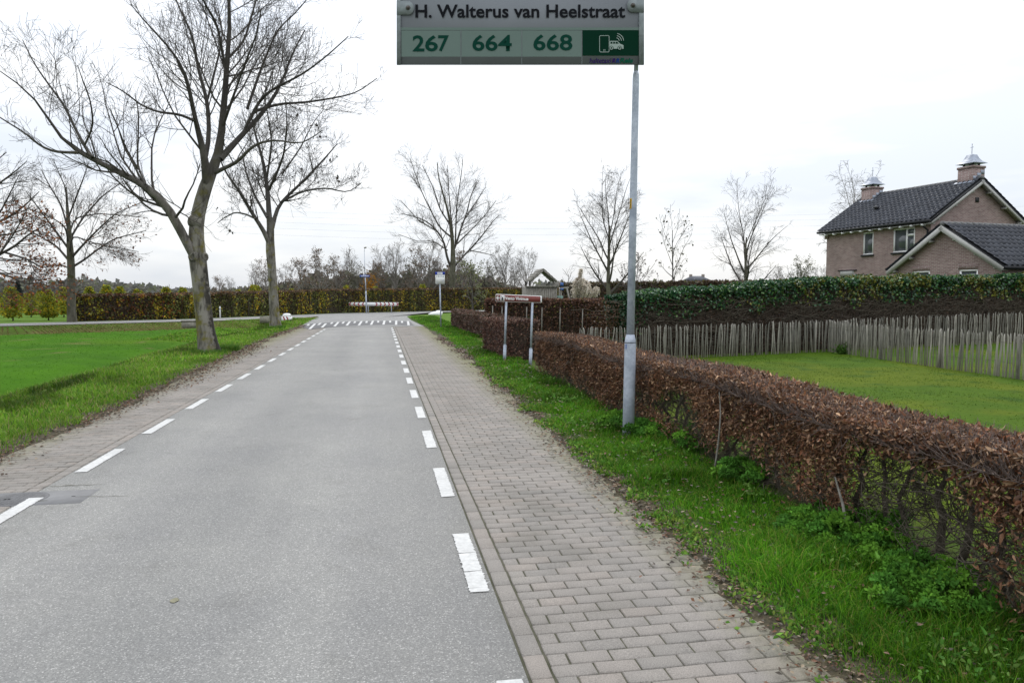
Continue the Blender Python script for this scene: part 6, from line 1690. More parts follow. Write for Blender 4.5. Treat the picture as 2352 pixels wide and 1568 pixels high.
# ------------------------------------------------------------------ lamp post and the stop board on it
def build_lamp():
    b = G(1443, 1000); d0 = (b - EYE).dot(HFWD)
    top = A(1464.5, 0, d0)
    ax = nrm(top - b); u = nrm(np.cross(ax, HFWD)); w = np.cross(ax, u); axis = np.array([u, w, ax])
    t = thing("lamp_post", "tall galvanised lamp post rising in front of the beech hedge", "lamp post", b)
    s = lambda py: float((A(1450, py, d0)[2] - b[2]) / ax[2])
    k = d0 / FPX
    m = MB(); m.lathe([(13.6 * k, -0.15), (13.4 * k, s(900)), (13.0 * k, s(800)), (12.9 * k, s(786)), (12.2 * k, s(781)), (9.2 * k, s(768))], (0, 0, 0), 24, True, axis)
    obj("lower_tube", m.me("lower_tube", (0, 0, 0), True), M["galv"], t)
    m = MB(); m.lathe([(9.1 * k, s(768.5)), (8.3 * k, s(500)), (7.3 * k, s(182)), (6.9 * k, s(172)), (5.0 * k, s(164))], (0, 0, 0), 24, True, axis)
    obj("middle_tube", m.me("middle_tube", (0, 0, 0), True), M["galv"], t)
    m = MB(); m.lathe([(4.9 * k, s(164.5)), (4.4 * k, s(-240))], (0, 0, 0), 20, True, axis)
    obj("upper_tube", m.me("upper_tube", (0, 0, 0), True), M["galv"], t)
    # arm and head above the view
    e = ax * s(-240)
    m = MB(); m.bar(e - ax * 0.02, e + ax * 0.35 - RIGHT * 0.35, 0.024, 10); m.bar(e + ax * 0.35 - RIGHT * 0.34, e + ax * 0.40 - RIGHT * 0.8, 0.024, 10); obj("arm", m.me("arm", (0, 0, 0), True), M["galv"], t)
    m = MB(); m.box(e + ax * 0.40 - RIGHT * 1.1, (0.34, 0.12, 0.05), (RIGHT, HFWD, np.array([0, 0, 1.0]))); obj("lamp_head", m.me("lamp_head"), M["galv"], t)
    # door seam, clip and small number sticker
    def on_pole(py0, py1, ang0, ang1, rpx, m, name, proud=0.003):
        n = 8; a = np.radians(np.linspace(ang0, ang1, n)); v = []
        for py in (py0, py1):
            for q in a: v.append(ax * s(py) + (math.sin(q) * RIGHT - math.cos(q) * HFWD) * (rpx * k + proud))
        obj(name, mesh(name, np.array(v), [[i, i + 1, n + i + 1, n + i] for i in range(n - 1)]), m, t)
    on_pole(480, 456.5, -78, -35, 8.2, M["yellow"], "number_sticker")
    for i, py in enumerate((460, 463.5, 467, 470.5, 474, 477)): on_pole(py + 1.0, py - 0.9, -66, -46, 8.2, M["black"], "sticker_digit", 0.006)
    on_pole(787, 785.5, -85, 85, 12.95, M["gutter"], "joint_ring")
    on_pole(800, 790, -60, -48, 12.95, M["blue"], "tape_scrap")

    # the stop board fixed to the post, its shade put into the grey
    db = d0 - 0.16
    B = lambda px, py: A(px, py, db)
    N = -HFWD
    bo = B(1200, 148.5)
    t = thing("bus_stop_board", "wide bus stop board in shaded grey with route numbers fixed high on the lamp post", "sign", bo)
    def rect(name, x0, y0, x1, y1, m, lift, parent=t, th=0.0):
        P = [B(x0, y1) + N * lift, B(x1, y1) + N * lift, B(x1, y0) + N * lift, B(x0, y0) + N * lift]
        mb = MB()
        if th: mb.poly(P, N, th)
        else: mb.add(P, [[0, 1, 2, 3]])
        return obj(name, mb.me(name, bo), m, parent)
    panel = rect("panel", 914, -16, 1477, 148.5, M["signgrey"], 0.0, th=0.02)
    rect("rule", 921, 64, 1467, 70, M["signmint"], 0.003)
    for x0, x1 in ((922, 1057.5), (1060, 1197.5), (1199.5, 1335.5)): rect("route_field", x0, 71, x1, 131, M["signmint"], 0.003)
    for x in (1058.7, 1198.5, 1336.5): rect("divider", x - 0.6, 71, x + 0.6, 148, M["signedge"], 0.005)
    rect("taxi_field", 1337.6, 70, 1468, 128.5, M["signgreen"], 0.004)
    def txt(body, box, m, bold=0.0, shear=0.0, name="lettering"):
        letters(body, lambda x, y: B(x, y) + N * 0.007, box, m, t, bo, bold, shear)
    txt("H. Walterus van Heelstraat", (954, 11.5, 1436, 42), M["signtext"], 0.022)
    for body, boxes, y0, y1 in (("267", ((948, 975), (976.5, 1006), (1006.5, 1031)), 82, 119), ("664", ((1085, 1113), (1115, 1143), (1144, 1175.5)), 81, 118), ("668", ((1225, 1253), (1255.5, 1284), (1285.5, 1314.5)), 80, 117)):
        for ch, (x0, x1) in zip(body, boxes): txt(ch, (x0, y0, x1, y1), M["numgreen"], 0.02, name="digit")
    txt("haltetaxi", (1354, 134, 1404, 146), M["purple"], 0.012, 0.2)
    txt("R", (1405.5, 135, 1414, 145.5), M["purple"], 0.05, 0.2); txt("R", (1414.5, 135, 1423, 145.5), M["rrblue"], 0.05, 0.2); txt("Reis", (1423.5, 134, 1454, 145.5), M["rrgreen"], 0.04, 0.2)
    # phone, van and waves
    def outline(name, pts, wpx, m, closed=True):
        pts = [np.array(p, float) for p in pts]; mb = MB(); n = len(pts)
        for i in range(n if closed else n - 1):
            a, b = pts[i], pts[(i + 1) % n]; d = (b - a) / (np.linalg.norm(b - a) + 1e-9); q = np.array([-d[1], d[0]]) * wpx / 2; e = d * wpx * 0.3
            P = [a - q - e, b - q + e, b + q + e, a + q - e]; lift = 0.0075 + 0.0004 * (i % 2)
            mb.add([B(*p) + N * lift for p in P], [[0, 1, 2, 3]])
        obj(name, mb.me(name, bo), m, t)
    outline("phone_icon", [(1379, 83), (1397, 83), (1399, 85), (1399, 118), (1397, 120.5), (1379, 120.5), (1377, 118), (1377, 85)], 1.3, M["signline"])
    outline("phone_button", [(1386, 115), (1390, 115), (1390, 118), (1386, 118)], 0.7, M["signline"])
    mb = MB(); L = 0.0075
    for P in ([(1400, 103), (1400, 96), (1402, 95), (1418, 95), (1424, 101.5), (1430.5, 104), (1432, 106), (1432, 113), (1400, 113)],): mb.add([B(*p) + N * L for p in P], None, [[0, i, i + 1] for i in range(1, len(P) - 1)])
    obj("van_icon", mb.me("van_icon", bo), M["signline"], t)
    for P in ([(1402, 97), (1406.5, 97), (1406.5, 101.5), (1402, 101.5)], [(1408, 97), (1412.5, 97), (1412.5, 101.5), (1408, 101.5)], [(1414, 97), (1417.5, 97), (1421, 101.5), (1414, 101.5)]):
        mb = MB(); mb.add([B(*p) + N * 0.009 for p in P], [[0, 1, 2, 3]]); obj("van_window", mb.me("van_window", bo), M["signgreen"], t)
    for cx in (1404, 1423):
        for r, m, lf in ((5.2, M["signgreen"], 0.0092), (3.9, M["signline"], 0.0100), (2.0, M["signgreen"], 0.0108)):
            a = np.arange(14) * 6.2832 / 14; mb = MB(); mb.add([B(cx + math.cos(q) * r, 111.5 + math.sin(q) * r) + N * lf for q in a], None, [[0, i, i + 1] for i in range(1, 13)]); obj("van_wheel", mb.me("van_wheel", bo), m, t)
    for r in (7, 12, 17): outline("wave", [(1415 + math.cos(q) * r, 95 - math.sin(q) * r) for q in np.radians(np.linspace(5, 80, 9))], 1.5, M["signline"], False)
    # galvanised side strips with their ears and bolts
    for x0, x1, sx, ex_, ey_ in ((911.5, 920.5, 1, 938, 20), (1467.5, 1479, -1, 1453, 14.5)):
        strip = rect("side_strip", x0, -20, x1, 149, M["signedge"], 0.012, th=0.03)
        n = 12; a = np.radians(np.linspace(-90, 90, n)); r = 15.5
        P = [(ex_ - sx * 28, ey_ + r)] + [(ex_ + sx * math.cos(q) * r * 0.85, ey_ - math.sin(q) * r) for q in a] + [(ex_ - sx * 28, ey_ - r)]
        P = [p for p in P]; P = P if sx < 0 else P
        x_lim = x0 if sx > 0 else x1
        P = [((max(p[0], x_lim) if sx > 0 else min(p[0], x_lim)), p[1]) for p in P]
        mb = MB(); mb.poly([B(*p) + N * 0.018 for p in P], N, 0.012); obj("ear", mb.me("ear", bo), M["signedge"], strip)
        for rr_, h_ in ((5.6, 0.026), (3.6, 0.045)):
            mb = MB(); aa = np.arange(6 if rr_ > 4 else 10) * 6.2832 / (6 if rr_ > 4 else 10); mb.poly([B(ex_ + math.cos(q) * rr_, ey_ - math.sin(q) * rr_) + N * h_ for q in aa], N, h_ - 0.017); obj("bolt", mb.me("bolt", bo), M["signbolt"], strip)
    # two clamps round the post
    for py in (30, 120):
        c = B(1463, py); mb = MB(); mb.box(c + HFWD * 0.16, (0.075, 0.14, 0.02), (RIGHT, HFWD, np.array([0, 0, 1.0]))); obj("clamp", mb.me("clamp", bo), M["galv"], t)
build_lamp()

# ------------------------------------------------------------------ brown direction sign
def build_brown_sign():
    pl, pr = G(1158.5, 829), G(1218, 840)
    U = np.array([0, 0, 1.0])
    dl, dr = (pl - EYE).dot(HFWD), (pr - EYE).dot(HFWD)
    # both ends of the panel, on its own plane through the posts
    ex0 = nrm((pr - pl) * np.array([1, 1, 0])); n0 = np.array([ex0[1], -ex0[0], 0.0]); n0 = n0 if n0.dot(HFWD) < 0 else -n0
    pm = (pl + pr) / 2 + n0 * 0.045
    c = [on_plane(1138.5, 675, pm, n0), on_plane(1243, 679.5, pm, n0), on_plane(1243, 695.5, pm, n0), on_plane(1138.5, 692.5, pm, n0)]
    t = thing("direction_sign", "brown and white direction sign with an arrow on two grey posts", "sign", pm * np.array([1, 1, 0]))
    org = pm * np.array([1, 1, 0])
    def B(u, v, lift=0.0):
        a = c[0] * (1 - u) + c[1] * u; b = c[3] * (1 - u) + c[2] * u
        return a * (1 - v) + b * v + n0 * lift
    def rrect(u0, v0, u1, v1, ru, rv, lift, th, m, name, parent=t):
        P = []
        for cu, cv, a0 in ((u1 - ru, v0 + rv, -90), (u1 - ru, v1 - rv, 0), (u0 + ru, v1 - rv, 90), (u0 + ru, v0 + rv, 180)):
            for a in np.radians(np.linspace(a0, a0 + 90, 5)): P.append(B(cu + math.cos(a) * ru, cv + math.sin(a) * rv, lift))
        mb = MB(); mb.poly(P, n0, th); return obj(name, mb.me(name, org), m, parent)
    rrect(0, 0, 1, 1, 0.022, 0.13, 0.0, 0.02, M["white"], "border"); rrect(0.012, 0.075, 0.988, 0.925, 0.016, 0.10, 0.004, 0.003, M["brown"], "panel")
    rrect(0.118, 0.15, 0.222, 0.85, 0.010, 0.06, 0.007, 0.002, M["white"], "symbol_field")
    def shape(P, m, name, lift=0.0075):
        mb = MB(); mb.add([B(u, v, lift) for u, v in P], None, [[0, i, i + 1] for i in range(1, len(P) - 1)]); obj(name, mb.me(name, org), m, t)
    # arrow
    shape([(0.045, 0.43), (0.105, 0.43), (0.105, 0.57), (0.045, 0.57)], M["white"], "arrow")
    shape([(0.022, 0.5), (0.066, 0.20), (0.080, 0.27), (0.046, 0.5)], M["white"], "arrow", 0.0079); shape([(0.022, 0.5), (0.046, 0.5), (0.080, 0.73), (0.066, 0.80)], M["white"], "arrow", 0.0083)
    # dark mill-like symbol
    shape([(0.152, 0.78), (0.158, 0.55), (0.152, 0.50), (0.161, 0.38), (0.179, 0.38), (0.188, 0.50), (0.182, 0.55), (0.188, 0.78)], M["black"], "symbol", 0.0095)
    for a, b in (((0.136, 0.24), (0.17, 0.45)), ((0.204, 0.24), (0.17, 0.45)), ((0.138, 0.66), (0.17, 0.45)), ((0.202, 0.66), (0.17, 0.45))):
        w = 0.006; shape([(a[0] - w, a[1]), (a[0] + w, a[1]), (b[0] + w, b[1]), (b[0] - w, b[1])], M["black"], "symbol", 0.010)
    letters("Vento Vivimus", lambda x, y: B(x, y, 0.0078), (0.232, 0.27, 0.75, 0.72), M["white"], t, org, 0.03)
    for p, ptop, px in ((pl, 0.25, 1158.5), (pr, 0.77, 1219)):
        tp = B(ptop - 0.055 if px < 1200 else ptop, 0.85, -0.075); d = (p - EYE).dot(HFWD); k = d / FPX
        mb = MB(); a = np.array([p[0], p[1], -0.08]); mid = a + (tp - a) * ((1.72 * (1 - (803 - 680) / (829 - 680.0))) / tp[2])
        mid = a + (tp - a) * 0.30
        mb.bar(a, mid, 3.7 * k, 14); mb.bar(mid, mid + (tp - mid) * 0.02, 3.7 * k, 14, 2.5 * k); mb.bar(mid, tp, 2.45 * k, 14); obj("post", mb.me("post", org, True), M["galv"], t)
build_brown_sign()

# ------------------------------------------------------------------ bus stop pole, chevrons, far lamp, small things at the junction
def build_junction():
    U = np.array([0, 0, 1.0])
    # bus stop
    b = G(1013, 752); d = (b - EYE).dot(HFWD); k = d / FPX
    t = thing("bus_stop_sign", "white bus stop panel with blue head on a thin pole by the verge", "sign", b)
    tp = A(1010, 640, d)
    m = MB(); m.bar((b[0], b[1], -0.1), tp, 1.6 * k, 10); obj("pole", m.me("pole", b, True), M["galv"], t)
    def rect(x0, y0, x1, y1, lift, mt, name, th=0.0):
        P = [A(x0, y1, d - 0.08) - HFWD * lift, A(x1, y1, d - 0.08) - HFWD * lift, A(x1, y0, d - 0.08) - HFWD * lift, A(x0, y0, d - 0.08) - HFWD * lift]; mb = MB()
        mb.poly(P, -HFWD, th) if th else mb.add(P, [[0, 1, 2, 3]]); return obj(name, mb.me(name, b), mt, t)
    rect(1000, 631.5, 1021.5, 652, 0, M["white"], "panel", 0.03); rect(999.5, 624.5, 1021.5, 631.2, 0, M["navy"], "head", 0.03); rect(1004.6, 625, 1016.4, 630.6, 0.012, M["white"], "bus_field"); rect(1006.5, 627.2, 1014.5, 628.4, 0.02, M["navy"], "bus_mark")
    for x0, x1, mm in ((1002, 1004.5, "numgreen"), (1006, 1010, "numgreen"), (1011.5, 1014.5, "numgreen"), (1016, 1020.5, "rrgreen")): rect(x0, 633.8, x1, 635.4, 0.012, M[mm], "route_mark")
    rect(1002, 648.6, 1006, 649.6, 0.012, M["galv"], "small_print"); rect(1016.5, 642.8, 1019, 645.5, 0.012, M["galv"], "small_print")
    # chevron board
    dch = 75.0; a, e = A(779.6, 698, dch), A(915, 698, dch); ex = nrm(e - a); n = -HFWD; W = np.linalg.norm(e - a); z0, z1 = CAMH - (702.3 - 680) / FPX * dch, CAMH - (694.3 - 680) / FPX * dch
    base = np.array([(a[0] + e[0]) / 2, (a[1] + e[1]) / 2, 0.0])
    t = thing("chevron_board", "long white board with dark red chevrons in front of the tall hedge", "sign", base)
    a0 = np.array([a[0], a[1], 0.0])
    m = MB(); m.box(a0 + ex * W / 2 + U * (z0 + z1) / 2, (W / 2, 0.02, (z1 - z0) / 2), (ex, n, U)); obj("board", m.me("board", base), M["white"], t)
    H = z1 - z0; cw = 0.13
    for i in range(6):
        for sgn, x0 in ((-1, 0.22 + i * 0.445), (1, W - 0.24 - i * 0.43)):
            p = lambda x, z: a0 + ex * x + U * z + n * 0.024
            mb = MB(); k2 = 0.14 * sgn
            mb.add([p(x0 + k2, (z0 + z1) / 2), p(x0 + k2 + cw, (z0 + z1) / 2), p(x0 + cw, z1 - 0.01), p(x0, z1 - 0.01)], [[0, 1, 2, 3]]); mb.add([p(x0, z0 + 0.01), p(x0 + cw, z0 + 0.01), p(x0 + k2 + cw, (z0 + z1) / 2), p(x0 + k2, (z0 + z1) / 2)], [[0, 1, 2, 3]])
            obj("chevron", mb.me("chevron", base), M["red"], t)
    for px in (797.5, 846, 899):
        q = A(px, 700, dch + 0.06); m = MB(); m.bar((q[0], q[1], -0.1), (q[0], q[1], z1 - 0.02), 0.04, 8); obj("post", m.me("post", base, True), M["galv"], t)
    # lamp behind it with the street name plate
    dl = 73.6; b = AG(841.5, dl); tp = A(837, 574, dl); k = dl / FPX
    t = thing("street_lamp", "far street lamp carrying a blue street name plate", "street lamp", b)
    jm = A(838.5, 630, dl)
    m = MB(); m.bar((b[0], b[1], -0.1), A(840.4, 668, dl), 1.9 * k, 10, 1.6 * k); m.bar(A(840.4, 668, dl), jm, 1.3 * k, 10, 1.2 * k); obj("lower_pole", m.me("lower_pole", b, True), M["galv"], t)
    m = MB(); m.bar(jm, A(836.8, 578, dl), 0.65 * k, 8, 0.5 * k); m.bar(A(836.8, 578, dl), A(837.4, 571, dl), 0.5 * k, 8); obj("upper_pole", m.me("upper_pole", b, True), M["galv"], t)
    m = MB(); m.box(A(839, 568.8, dl), (2.6 * k, 0.09, 1.3 * k), (nrm(RIGHT + U * 0.3), HFWD, nrm(U - RIGHT * 0.3))); obj("lamp_head", m.me("lamp_head", b), M["concrete"], t)
    c = A(838, 634.2, dl - 0.1); m = MB(); m.box(c, (11.8 * k, 0.012, 2.5 * k), (RIGHT, HFWD, U)); pl = obj("name_plate", m.me("name_plate", b), M["blue"], t)
    m = MB(); m.box(c - HFWD * 0.016, (9.0 * k, 0.004, 0.65 * k), (RIGHT, HFWD, U)); obj("plate_text", m.me("plate_text", b), M["white"], pl)
    m = MB(); m.lathe([(2.2 * k, 0), (2.2 * k, 1.6 * k)], A(840.2, 676, dl), 10); obj("sticker", m.me("sticker", b), M["trim"], t)
    # delineator
    b = AG(504.5, 56.5); m = MB(); m.lathe([(0.055, -0.1), (0.05, 0.88), (0.03, 0.93)], (0, 0, 0), 8); t = thing("marker_post", "thin white marker post at the cross road in front of the tall hedge", "post", b)
    obj("shaft", m.me("shaft", (0, 0, 0), True), M["white"], t); m = MB(); m.lathe([(0.06, 0.68), (0.06, 0.80)], (0, 0, 0), 8); obj("reflector", m.me("reflector"), M["galv"], t)
    # concrete culvert heads and the striped block
    def block(nm, px, d, hw, hd, h, lab, cat, mat, z=0.0, rot=0.0, top=None):
        b = AG(px, d, z); t = thing(nm, lab, cat, b); ex2 = nrm(RIGHT * math.cos(rot) + HFWD * math.sin(rot)); ey2 = np.cross(U, ex2)
        ch = 0.05; B0 = [(-hw, -hd), (hw, -hd), (hw, hd), (-hw, hd)]
        P = lambda s, zz: [ex2 * x * s + ey2 * y * s + U * zz for x, y in B0]
        m = MB(); m.hexa(P(1, -0.15), P(0.99, h - ch)); m.hexa(P(0.99, h - ch), P(0.9, h)); obj("body", m.me("body"), M[mat], t)
        if top: m = MB(); m.hexa(P(1.06, h), P(1.04, h + top)); obj("cap", m.me("cap"), M["wood"], t)
        return t, ex2, ey2
    block("culvert_block", 440, 45.5, 0.55, 0.3, 0.26, "low concrete culvert block with pale cap beside the big ash trunk", "block", "concrete", -0.12, 0.0, 0.07)
    block("culvert_block", 611, 51.0, 0.38, 0.3, 0.30, "low concrete block just left of the second ash trunk", "block", "concrete", 0.0, 0.0)
    block("culvert_block", 647, 53.0, 0.30, 0.3, 0.30, "low concrete block between the second ash and the striped block", "block", "concrete", 0.0, 0.0)
    b = AG(658, 53.5); t, ex2, ey2 = block("warning_block", 658, 51.8, 0.28, 0.34, 0.30, "white rounded block with red diagonal stripes at the road corner", "block", "white")
    m = MB(); m.lathe([(0.30, 0.29), (0.29, 0.40), (0.20, 0.48), (0.05, 0.50)], (0, 0, 0), 12); obj("dome", m.me("dome", (0, 0, 0), True), M["white"], t)
    for x in (-0.10, 0.13):
        P = [(-0.10 + x, 0.28), (0.0 + x, 0.28), (0.12 + x, 0.02), (0.02 + x, 0.02)]
        mb = MB(); mb.add([ex2 * u + U * v - ey2 * 0.345 for u, v in P], [[3, 2, 1, 0]]); obj("stripe", mb.me("stripe"), M["red"], t)
    # white boulder on the right corner
    rng = np.random.default_rng(3); b = AG(1000, 67.5)
    m = MB(); prof = [(0.50, -0.1), (0.56, 0.05), (0.50, 0.20), (0.30, 0.33), (0.05, 0.38)]; m.lathe(prof, (0, 0, 0), 12)
    v = np.concatenate(m.v); v += rng.normal(size=v.shape) * 0.03; v[:, 2] *= np.interp(v @ RIGHT, [-0.6, 0.4], [0.35, 1.15]); v = v @ np.diag([1.25, 0.9, 1]); m.v = [v]
    o = obj("white_stone", m.me("white_stone", (0, 0, 0), True), M["white"], None, b); tag(o, "white painted wedge-shaped stone on the grass beside the bus stop pole", "stone")
    # gully cover with smooth surround, set in the edge of the road
    q = [G(-40, 1172), G(66, 1160), G(208, 1122), G(92, 1126)]
    c = G(108, 1143); t = thing("gully_cover", "round cast iron gully cover in a smooth grey surround at the road edge", "drain cover", (c[0], c[1], 0))
    org = np.array([c[0], c[1], 0])
    def rect(x0, x1, y0, y1, z, mt, nm, th=0.03):
        m = MB(); m.hexa([V3(x0, y0, z - th), V3(x1, y0, z - th), V3(x1, y1, z - th), V3(x0, y1, z - th)], [V3(x0, y0, z), V3(x1, y0, z), V3(x1, y1, z), V3(x0, y1, z)]); return obj(nm, m.me(nm), mt, t)
    rect(-0.46, 0.34, -0.22, 0.22, 0.0030, M["smooth_conc"], "surround")
    m = MB(); m.lathe([(0.225, -0.01), (0.225, 0.0042), (0.20, 0.0042), (0.198, 0.0035)], (-0.22, 0.0, 0), 28); obj("rim", m.me("rim"), M["iron"], t)
    lid = obj("lid", (lambda m: m.me("lid"))(MB().lathe([(0.19, -0.01), (0.19, 0.0038)], (-0.22, 0, 0), 28)), M["iron"], t)
    rngg = np.random.default_rng(4)
    for i in range(-5, 6):
        for j in range(-5, 6):
            x, y = i * 0.032, j * 0.032
            if x * x + y * y < 0.17 ** 2 and not (x > 0.09):
                m = MB(); m.hexa([V3(x - 0.22 - 0.011, y - 0.011, 0.0038), V3(x - 0.22 + 0.011, y - 0.011, 0.0038), V3(x - 0.22 + 0.011, y + 0.011, 0.0038), V3(x - 0.22 - 0.011, y + 0.011, 0.0038)], [V3(x - 0.22 - 0.008, y - 0.008, 0.0056), V3(x - 0.22 + 0.008, y - 0.008, 0.0056), V3(x - 0.22 + 0.008, y + 0.008, 0.0056), V3(x - 0.22 - 0.008, y + 0.008, 0.0056)])
                obj("stud", m.me("stud"), M["iron"], lid)
    for x in (-0.32, -0.29): rect(x - 0.010, x + 0.008, -0.02, 0.012, 0.0060, M["ironhole"], "slot", 0.001)
    rect(0.19, 0.22, 0.00, 0.015, 0.0040, M["ironhole"], "slot", 0.001)
build_junction()

# ------------------------------------------------------------------ garden behind the hedges
def build_garden():
    U = np.array([0, 0, 1.0])
    # play house on stilts
    d = 38.0; k = d / FPX
    c = AG(1239, d); ex = nrm(RIGHT + HFWD * 0.18); ey = np.cross(U, ex)
    t = thing("play_tower", "weathered wooden play tower with a plank roof behind the garden hedge", "play tower", c)
    Z = lambda py: CAMH + (680 - py) * k
    hw, hd = 0.80, 0.62
    m = MB()
    for i in range(14):                                  # front boards with gaps
        x = -hw + (i + 0.5) * (2 * hw / 14); mb = MB(); w = 0.050 if i > 5 else 0.0565
        mb.box(ex * x - ey * hd + U * ((Z(659) + 0.5) / 2), (w, 0.012, (Z(659) - 0.5) / 2), (ex, ey, U)); obj("board", mb.me("board"), M["wood"], t)
    for sx in (-1, 1):
        for i in range(10):
            mb = MB(); mb.box(ex * sx * hw + ey * (-hd + 0.08 + i * 0.12) + U * ((Z(659) + 0.5) / 2), (0.012, 0.055, (Z(659) - 0.5) / 2), (ex, ey, U)); obj("board", mb.me("board"), M["wood"], t)
    mb = MB(); mb.box(-ey * (hd + 0.02) + U * Z(658.5), (hw + 0.09, 0.07, 0.025), (ex, ey, U)); obj("rail", mb.me("rail"), M["wood"], t)
    mb = MB(); mb.box(U * 0.95, (hw - 0.02, hd - 0.02, 0.03), (ex, ey, U)); obj("deck", mb.me("deck"), M["darkwood"], t)
    for sx in (-1, 1):
        for sy in (-1, 1):
            mb = MB(); mb.box(ex * sx * 0.62 + ey * sy * (hd - 0.1) + U * (Z(646) / 2 - 0.05), (0.045, 0.045, Z(646) / 2 + 0.05), (ex, ey, U)); obj("post", mb.me("post"), M["wood"] if sx > 0 else M["darkwood"], t)
    zr, zo = Z(618.5), Z(646); xr = 0.72
    for sx in (-1, 1):
        u = nrm(ex * sx * xr + U * (zo - zr)); L = math.hypot(xr, zr - zo); n = nrm(np.cross(u, ey)); n = n if n[2] > 0 else -n
        for i in range(9):                                # lapped roof planks
            mb = MB(); mb.box(ex * 0.05 + U * zr + u * (L * (i + 0.5) / 9) + n * 0.012 * (i % 2), (L / 18 + 0.008, hd + 0.14, 0.010), (u, ey, n)); obj("roof_plank", mb.me("roof_plank"), M["wood"], t)
        mb = MB(); mb.box(ex * 0.05 + U * zr + u * (L / 2) - n * 0.05 - ey * (hd + 0.12), (L / 2, 0.015, 0.045), (u, ey, n)); obj("bargeboard", mb.me("bargeboard"), M["wood"], t)
    # swing frame with blue board
    p = AG(1290, 39.0); t = thing("swing_frame", "swing frame with a small blue board beside the play tower", "swing", p)
    for px0, px1 in ((1300, 1287), (1281, 1286), (1316, 1302)):
        mb = MB(); a = AG(px0 + (8 if px0 > 1310 else 0), 39.0); mb.bar((a[0], a[1], -0.1), A(px1, 662, 39.0), 0.045, 8); obj("leg", mb.me("leg", p, True), M["wood"], t)
    mb = MB(); mb.bar(A(1284, 662, 39.0), A(1306, 661, 39.6), 0.045, 8); obj("beam", mb.me("beam", p, True), M["wood"], t)
    for y in (653, 664):
        mb = MB(); mb.box(A(1290.5, y, 38.9), (0.085, 0.015, 0.095 if y < 660 else 0.055), (RIGHT, HFWD, U)); obj("blue_board", mb.me("blue_board", p), M["bluewall"], t)
    mb = MB(); mb.box(A(1286, 686, 38.8), (0.16, 0.03, 0.16), (RIGHT, HFWD, U)); obj("slide", mb.me("slide", p), M["faded"], t)
    # pampas grass
    rng = np.random.default_rng(141)
    d = 35.5; b = AG(1336, d); k = d / FPX
    t = thing("pampas_grass", "clump of cream pampas plumes above the tall garden hedge", "pampas grass", b)
    spots = [(1323, 658), (1327, 648), (1333, 650), (1339, 650), (1345, 655), (1349, 660), (1329, 662), (1343, 664), (1333, 628), (1322, 672), (1350, 672), (1337, 668), (1330, 676), (1367, 668)]
    for i, (px, py) in enumerate(spots):
        top = A(px, py, d + rng.normal() * 0.25); root = b + V3(*(rng.normal(size=2) * 0.12), 0)
        mid = root * 0.4 + top * 0.6 + V3(*(rng.normal(size=2) * 0.05), 0.25); q = resample(np.array([root, mid, top]), 8)
        stalk = obj("stalk", tube_mesh("stalk", [(q[None], np.linspace(0.012, 0.006, 8)[None], 5)], b), M["wood"], t)
        n = 900; f = rng.random(n); ln = 0.52 if i != 13 else 0.4
        sway = nrm(top - q[-2]); P = top[None] + sway[None] * ((f - 0.55) * ln)[:, None] + rng.normal(size=(n, 3)) * ((0.085 if i != 8 else 0.04) * np.sin(np.pi * np.clip(f * 0.9 + 0.08, 0, 1)))[:, None]
        C = palette(rng, n, [(0.70, 0.64, 0.56), (0.76, 0.71, 0.63), (0.60, 0.53, 0.44)])
        pl = obj("plume", leaf_mesh("plume", [leaf_arrays(rng, P, 0.11, 0.22, C, 0.12, (0, 0, -0.8))], b), M["pampas"], t); pl["kind"] = "stuff"
    n = 900; a = rng.uniform(0, 6.28, n); P = b[None] + np.stack([np.cos(a), np.sin(a), np.zeros(n)], 1) * rng.random((n, 1)) * 0.2
    me = blade_mesh("leaf_tuft", [blade_arrays(rng, P, 1.1, 0.02, 0.6, palette(rng, n, [(0.14, 0.13, 0.05), (0.09, 0.11, 0.04)]))], b); o = obj("leaf_tuft", me, M["grass"], t); o["kind"] = "stuff"
    # small green plants along the fence foot
    for px, py, s in ((1746, 806, 0.30), (1834, 802, 0.24), (1936, 812, 0.20), (1567, 800, 0.26)):
        b = G(px, py); b[2] = 0; n = 260
        P = b[None] + rng.normal(size=(n, 3)) * np.array([0.35, 0.2, 0.0]) * s * 1.6 + np.stack([np.zeros(n), np.zeros(n), np.abs(rng.normal(size=n)) * s * 0.6], 1)
        o = obj("fence_plant", leaf_mesh("fence_plant", [leaf_arrays(rng, P, 0.09, 0.6, palette(rng, n, [(0.05, 0.11, 0.02), (0.07, 0.14, 0.025)]), 0.2, (0, 0, 0.5))], b), M["leaf"], None, b)
        tag(o, {1746: "largest green plant at the foot of the paling fence", 1834: "small green plant left of the fence corner", 1936: "tiny dark green plant just right of the fence corner", 1567: "yellowish plant against the fence just right of the lamp post"}[px], "plant")
    # shrubs by the play tower
    for px, d, top, w, cols, lab in ((1302, 42.0, 606, 0.55, [(0.11, 0.10, 0.02), (0.07, 0.075, 0.025)], "tall loose shrub with olive leaves right of the play tower"), (1085, 82.0, 592, 2.0, [(0.13, 0.15, 0.05), (0.15, 0.15, 0.05), (0.11, 0.13, 0.055)], "rounded olive-green tree at the end of the tall hedge")):
        b = AG(px, d); H = CAMH + (680 - top) / FPX * d
        tr, lm = vase(np.random.default_rng(px), b, H, w, 0.15, 12, 0.05 if w < 1 else 0.11)
        f = 1.0 if w > 1 else 0.35
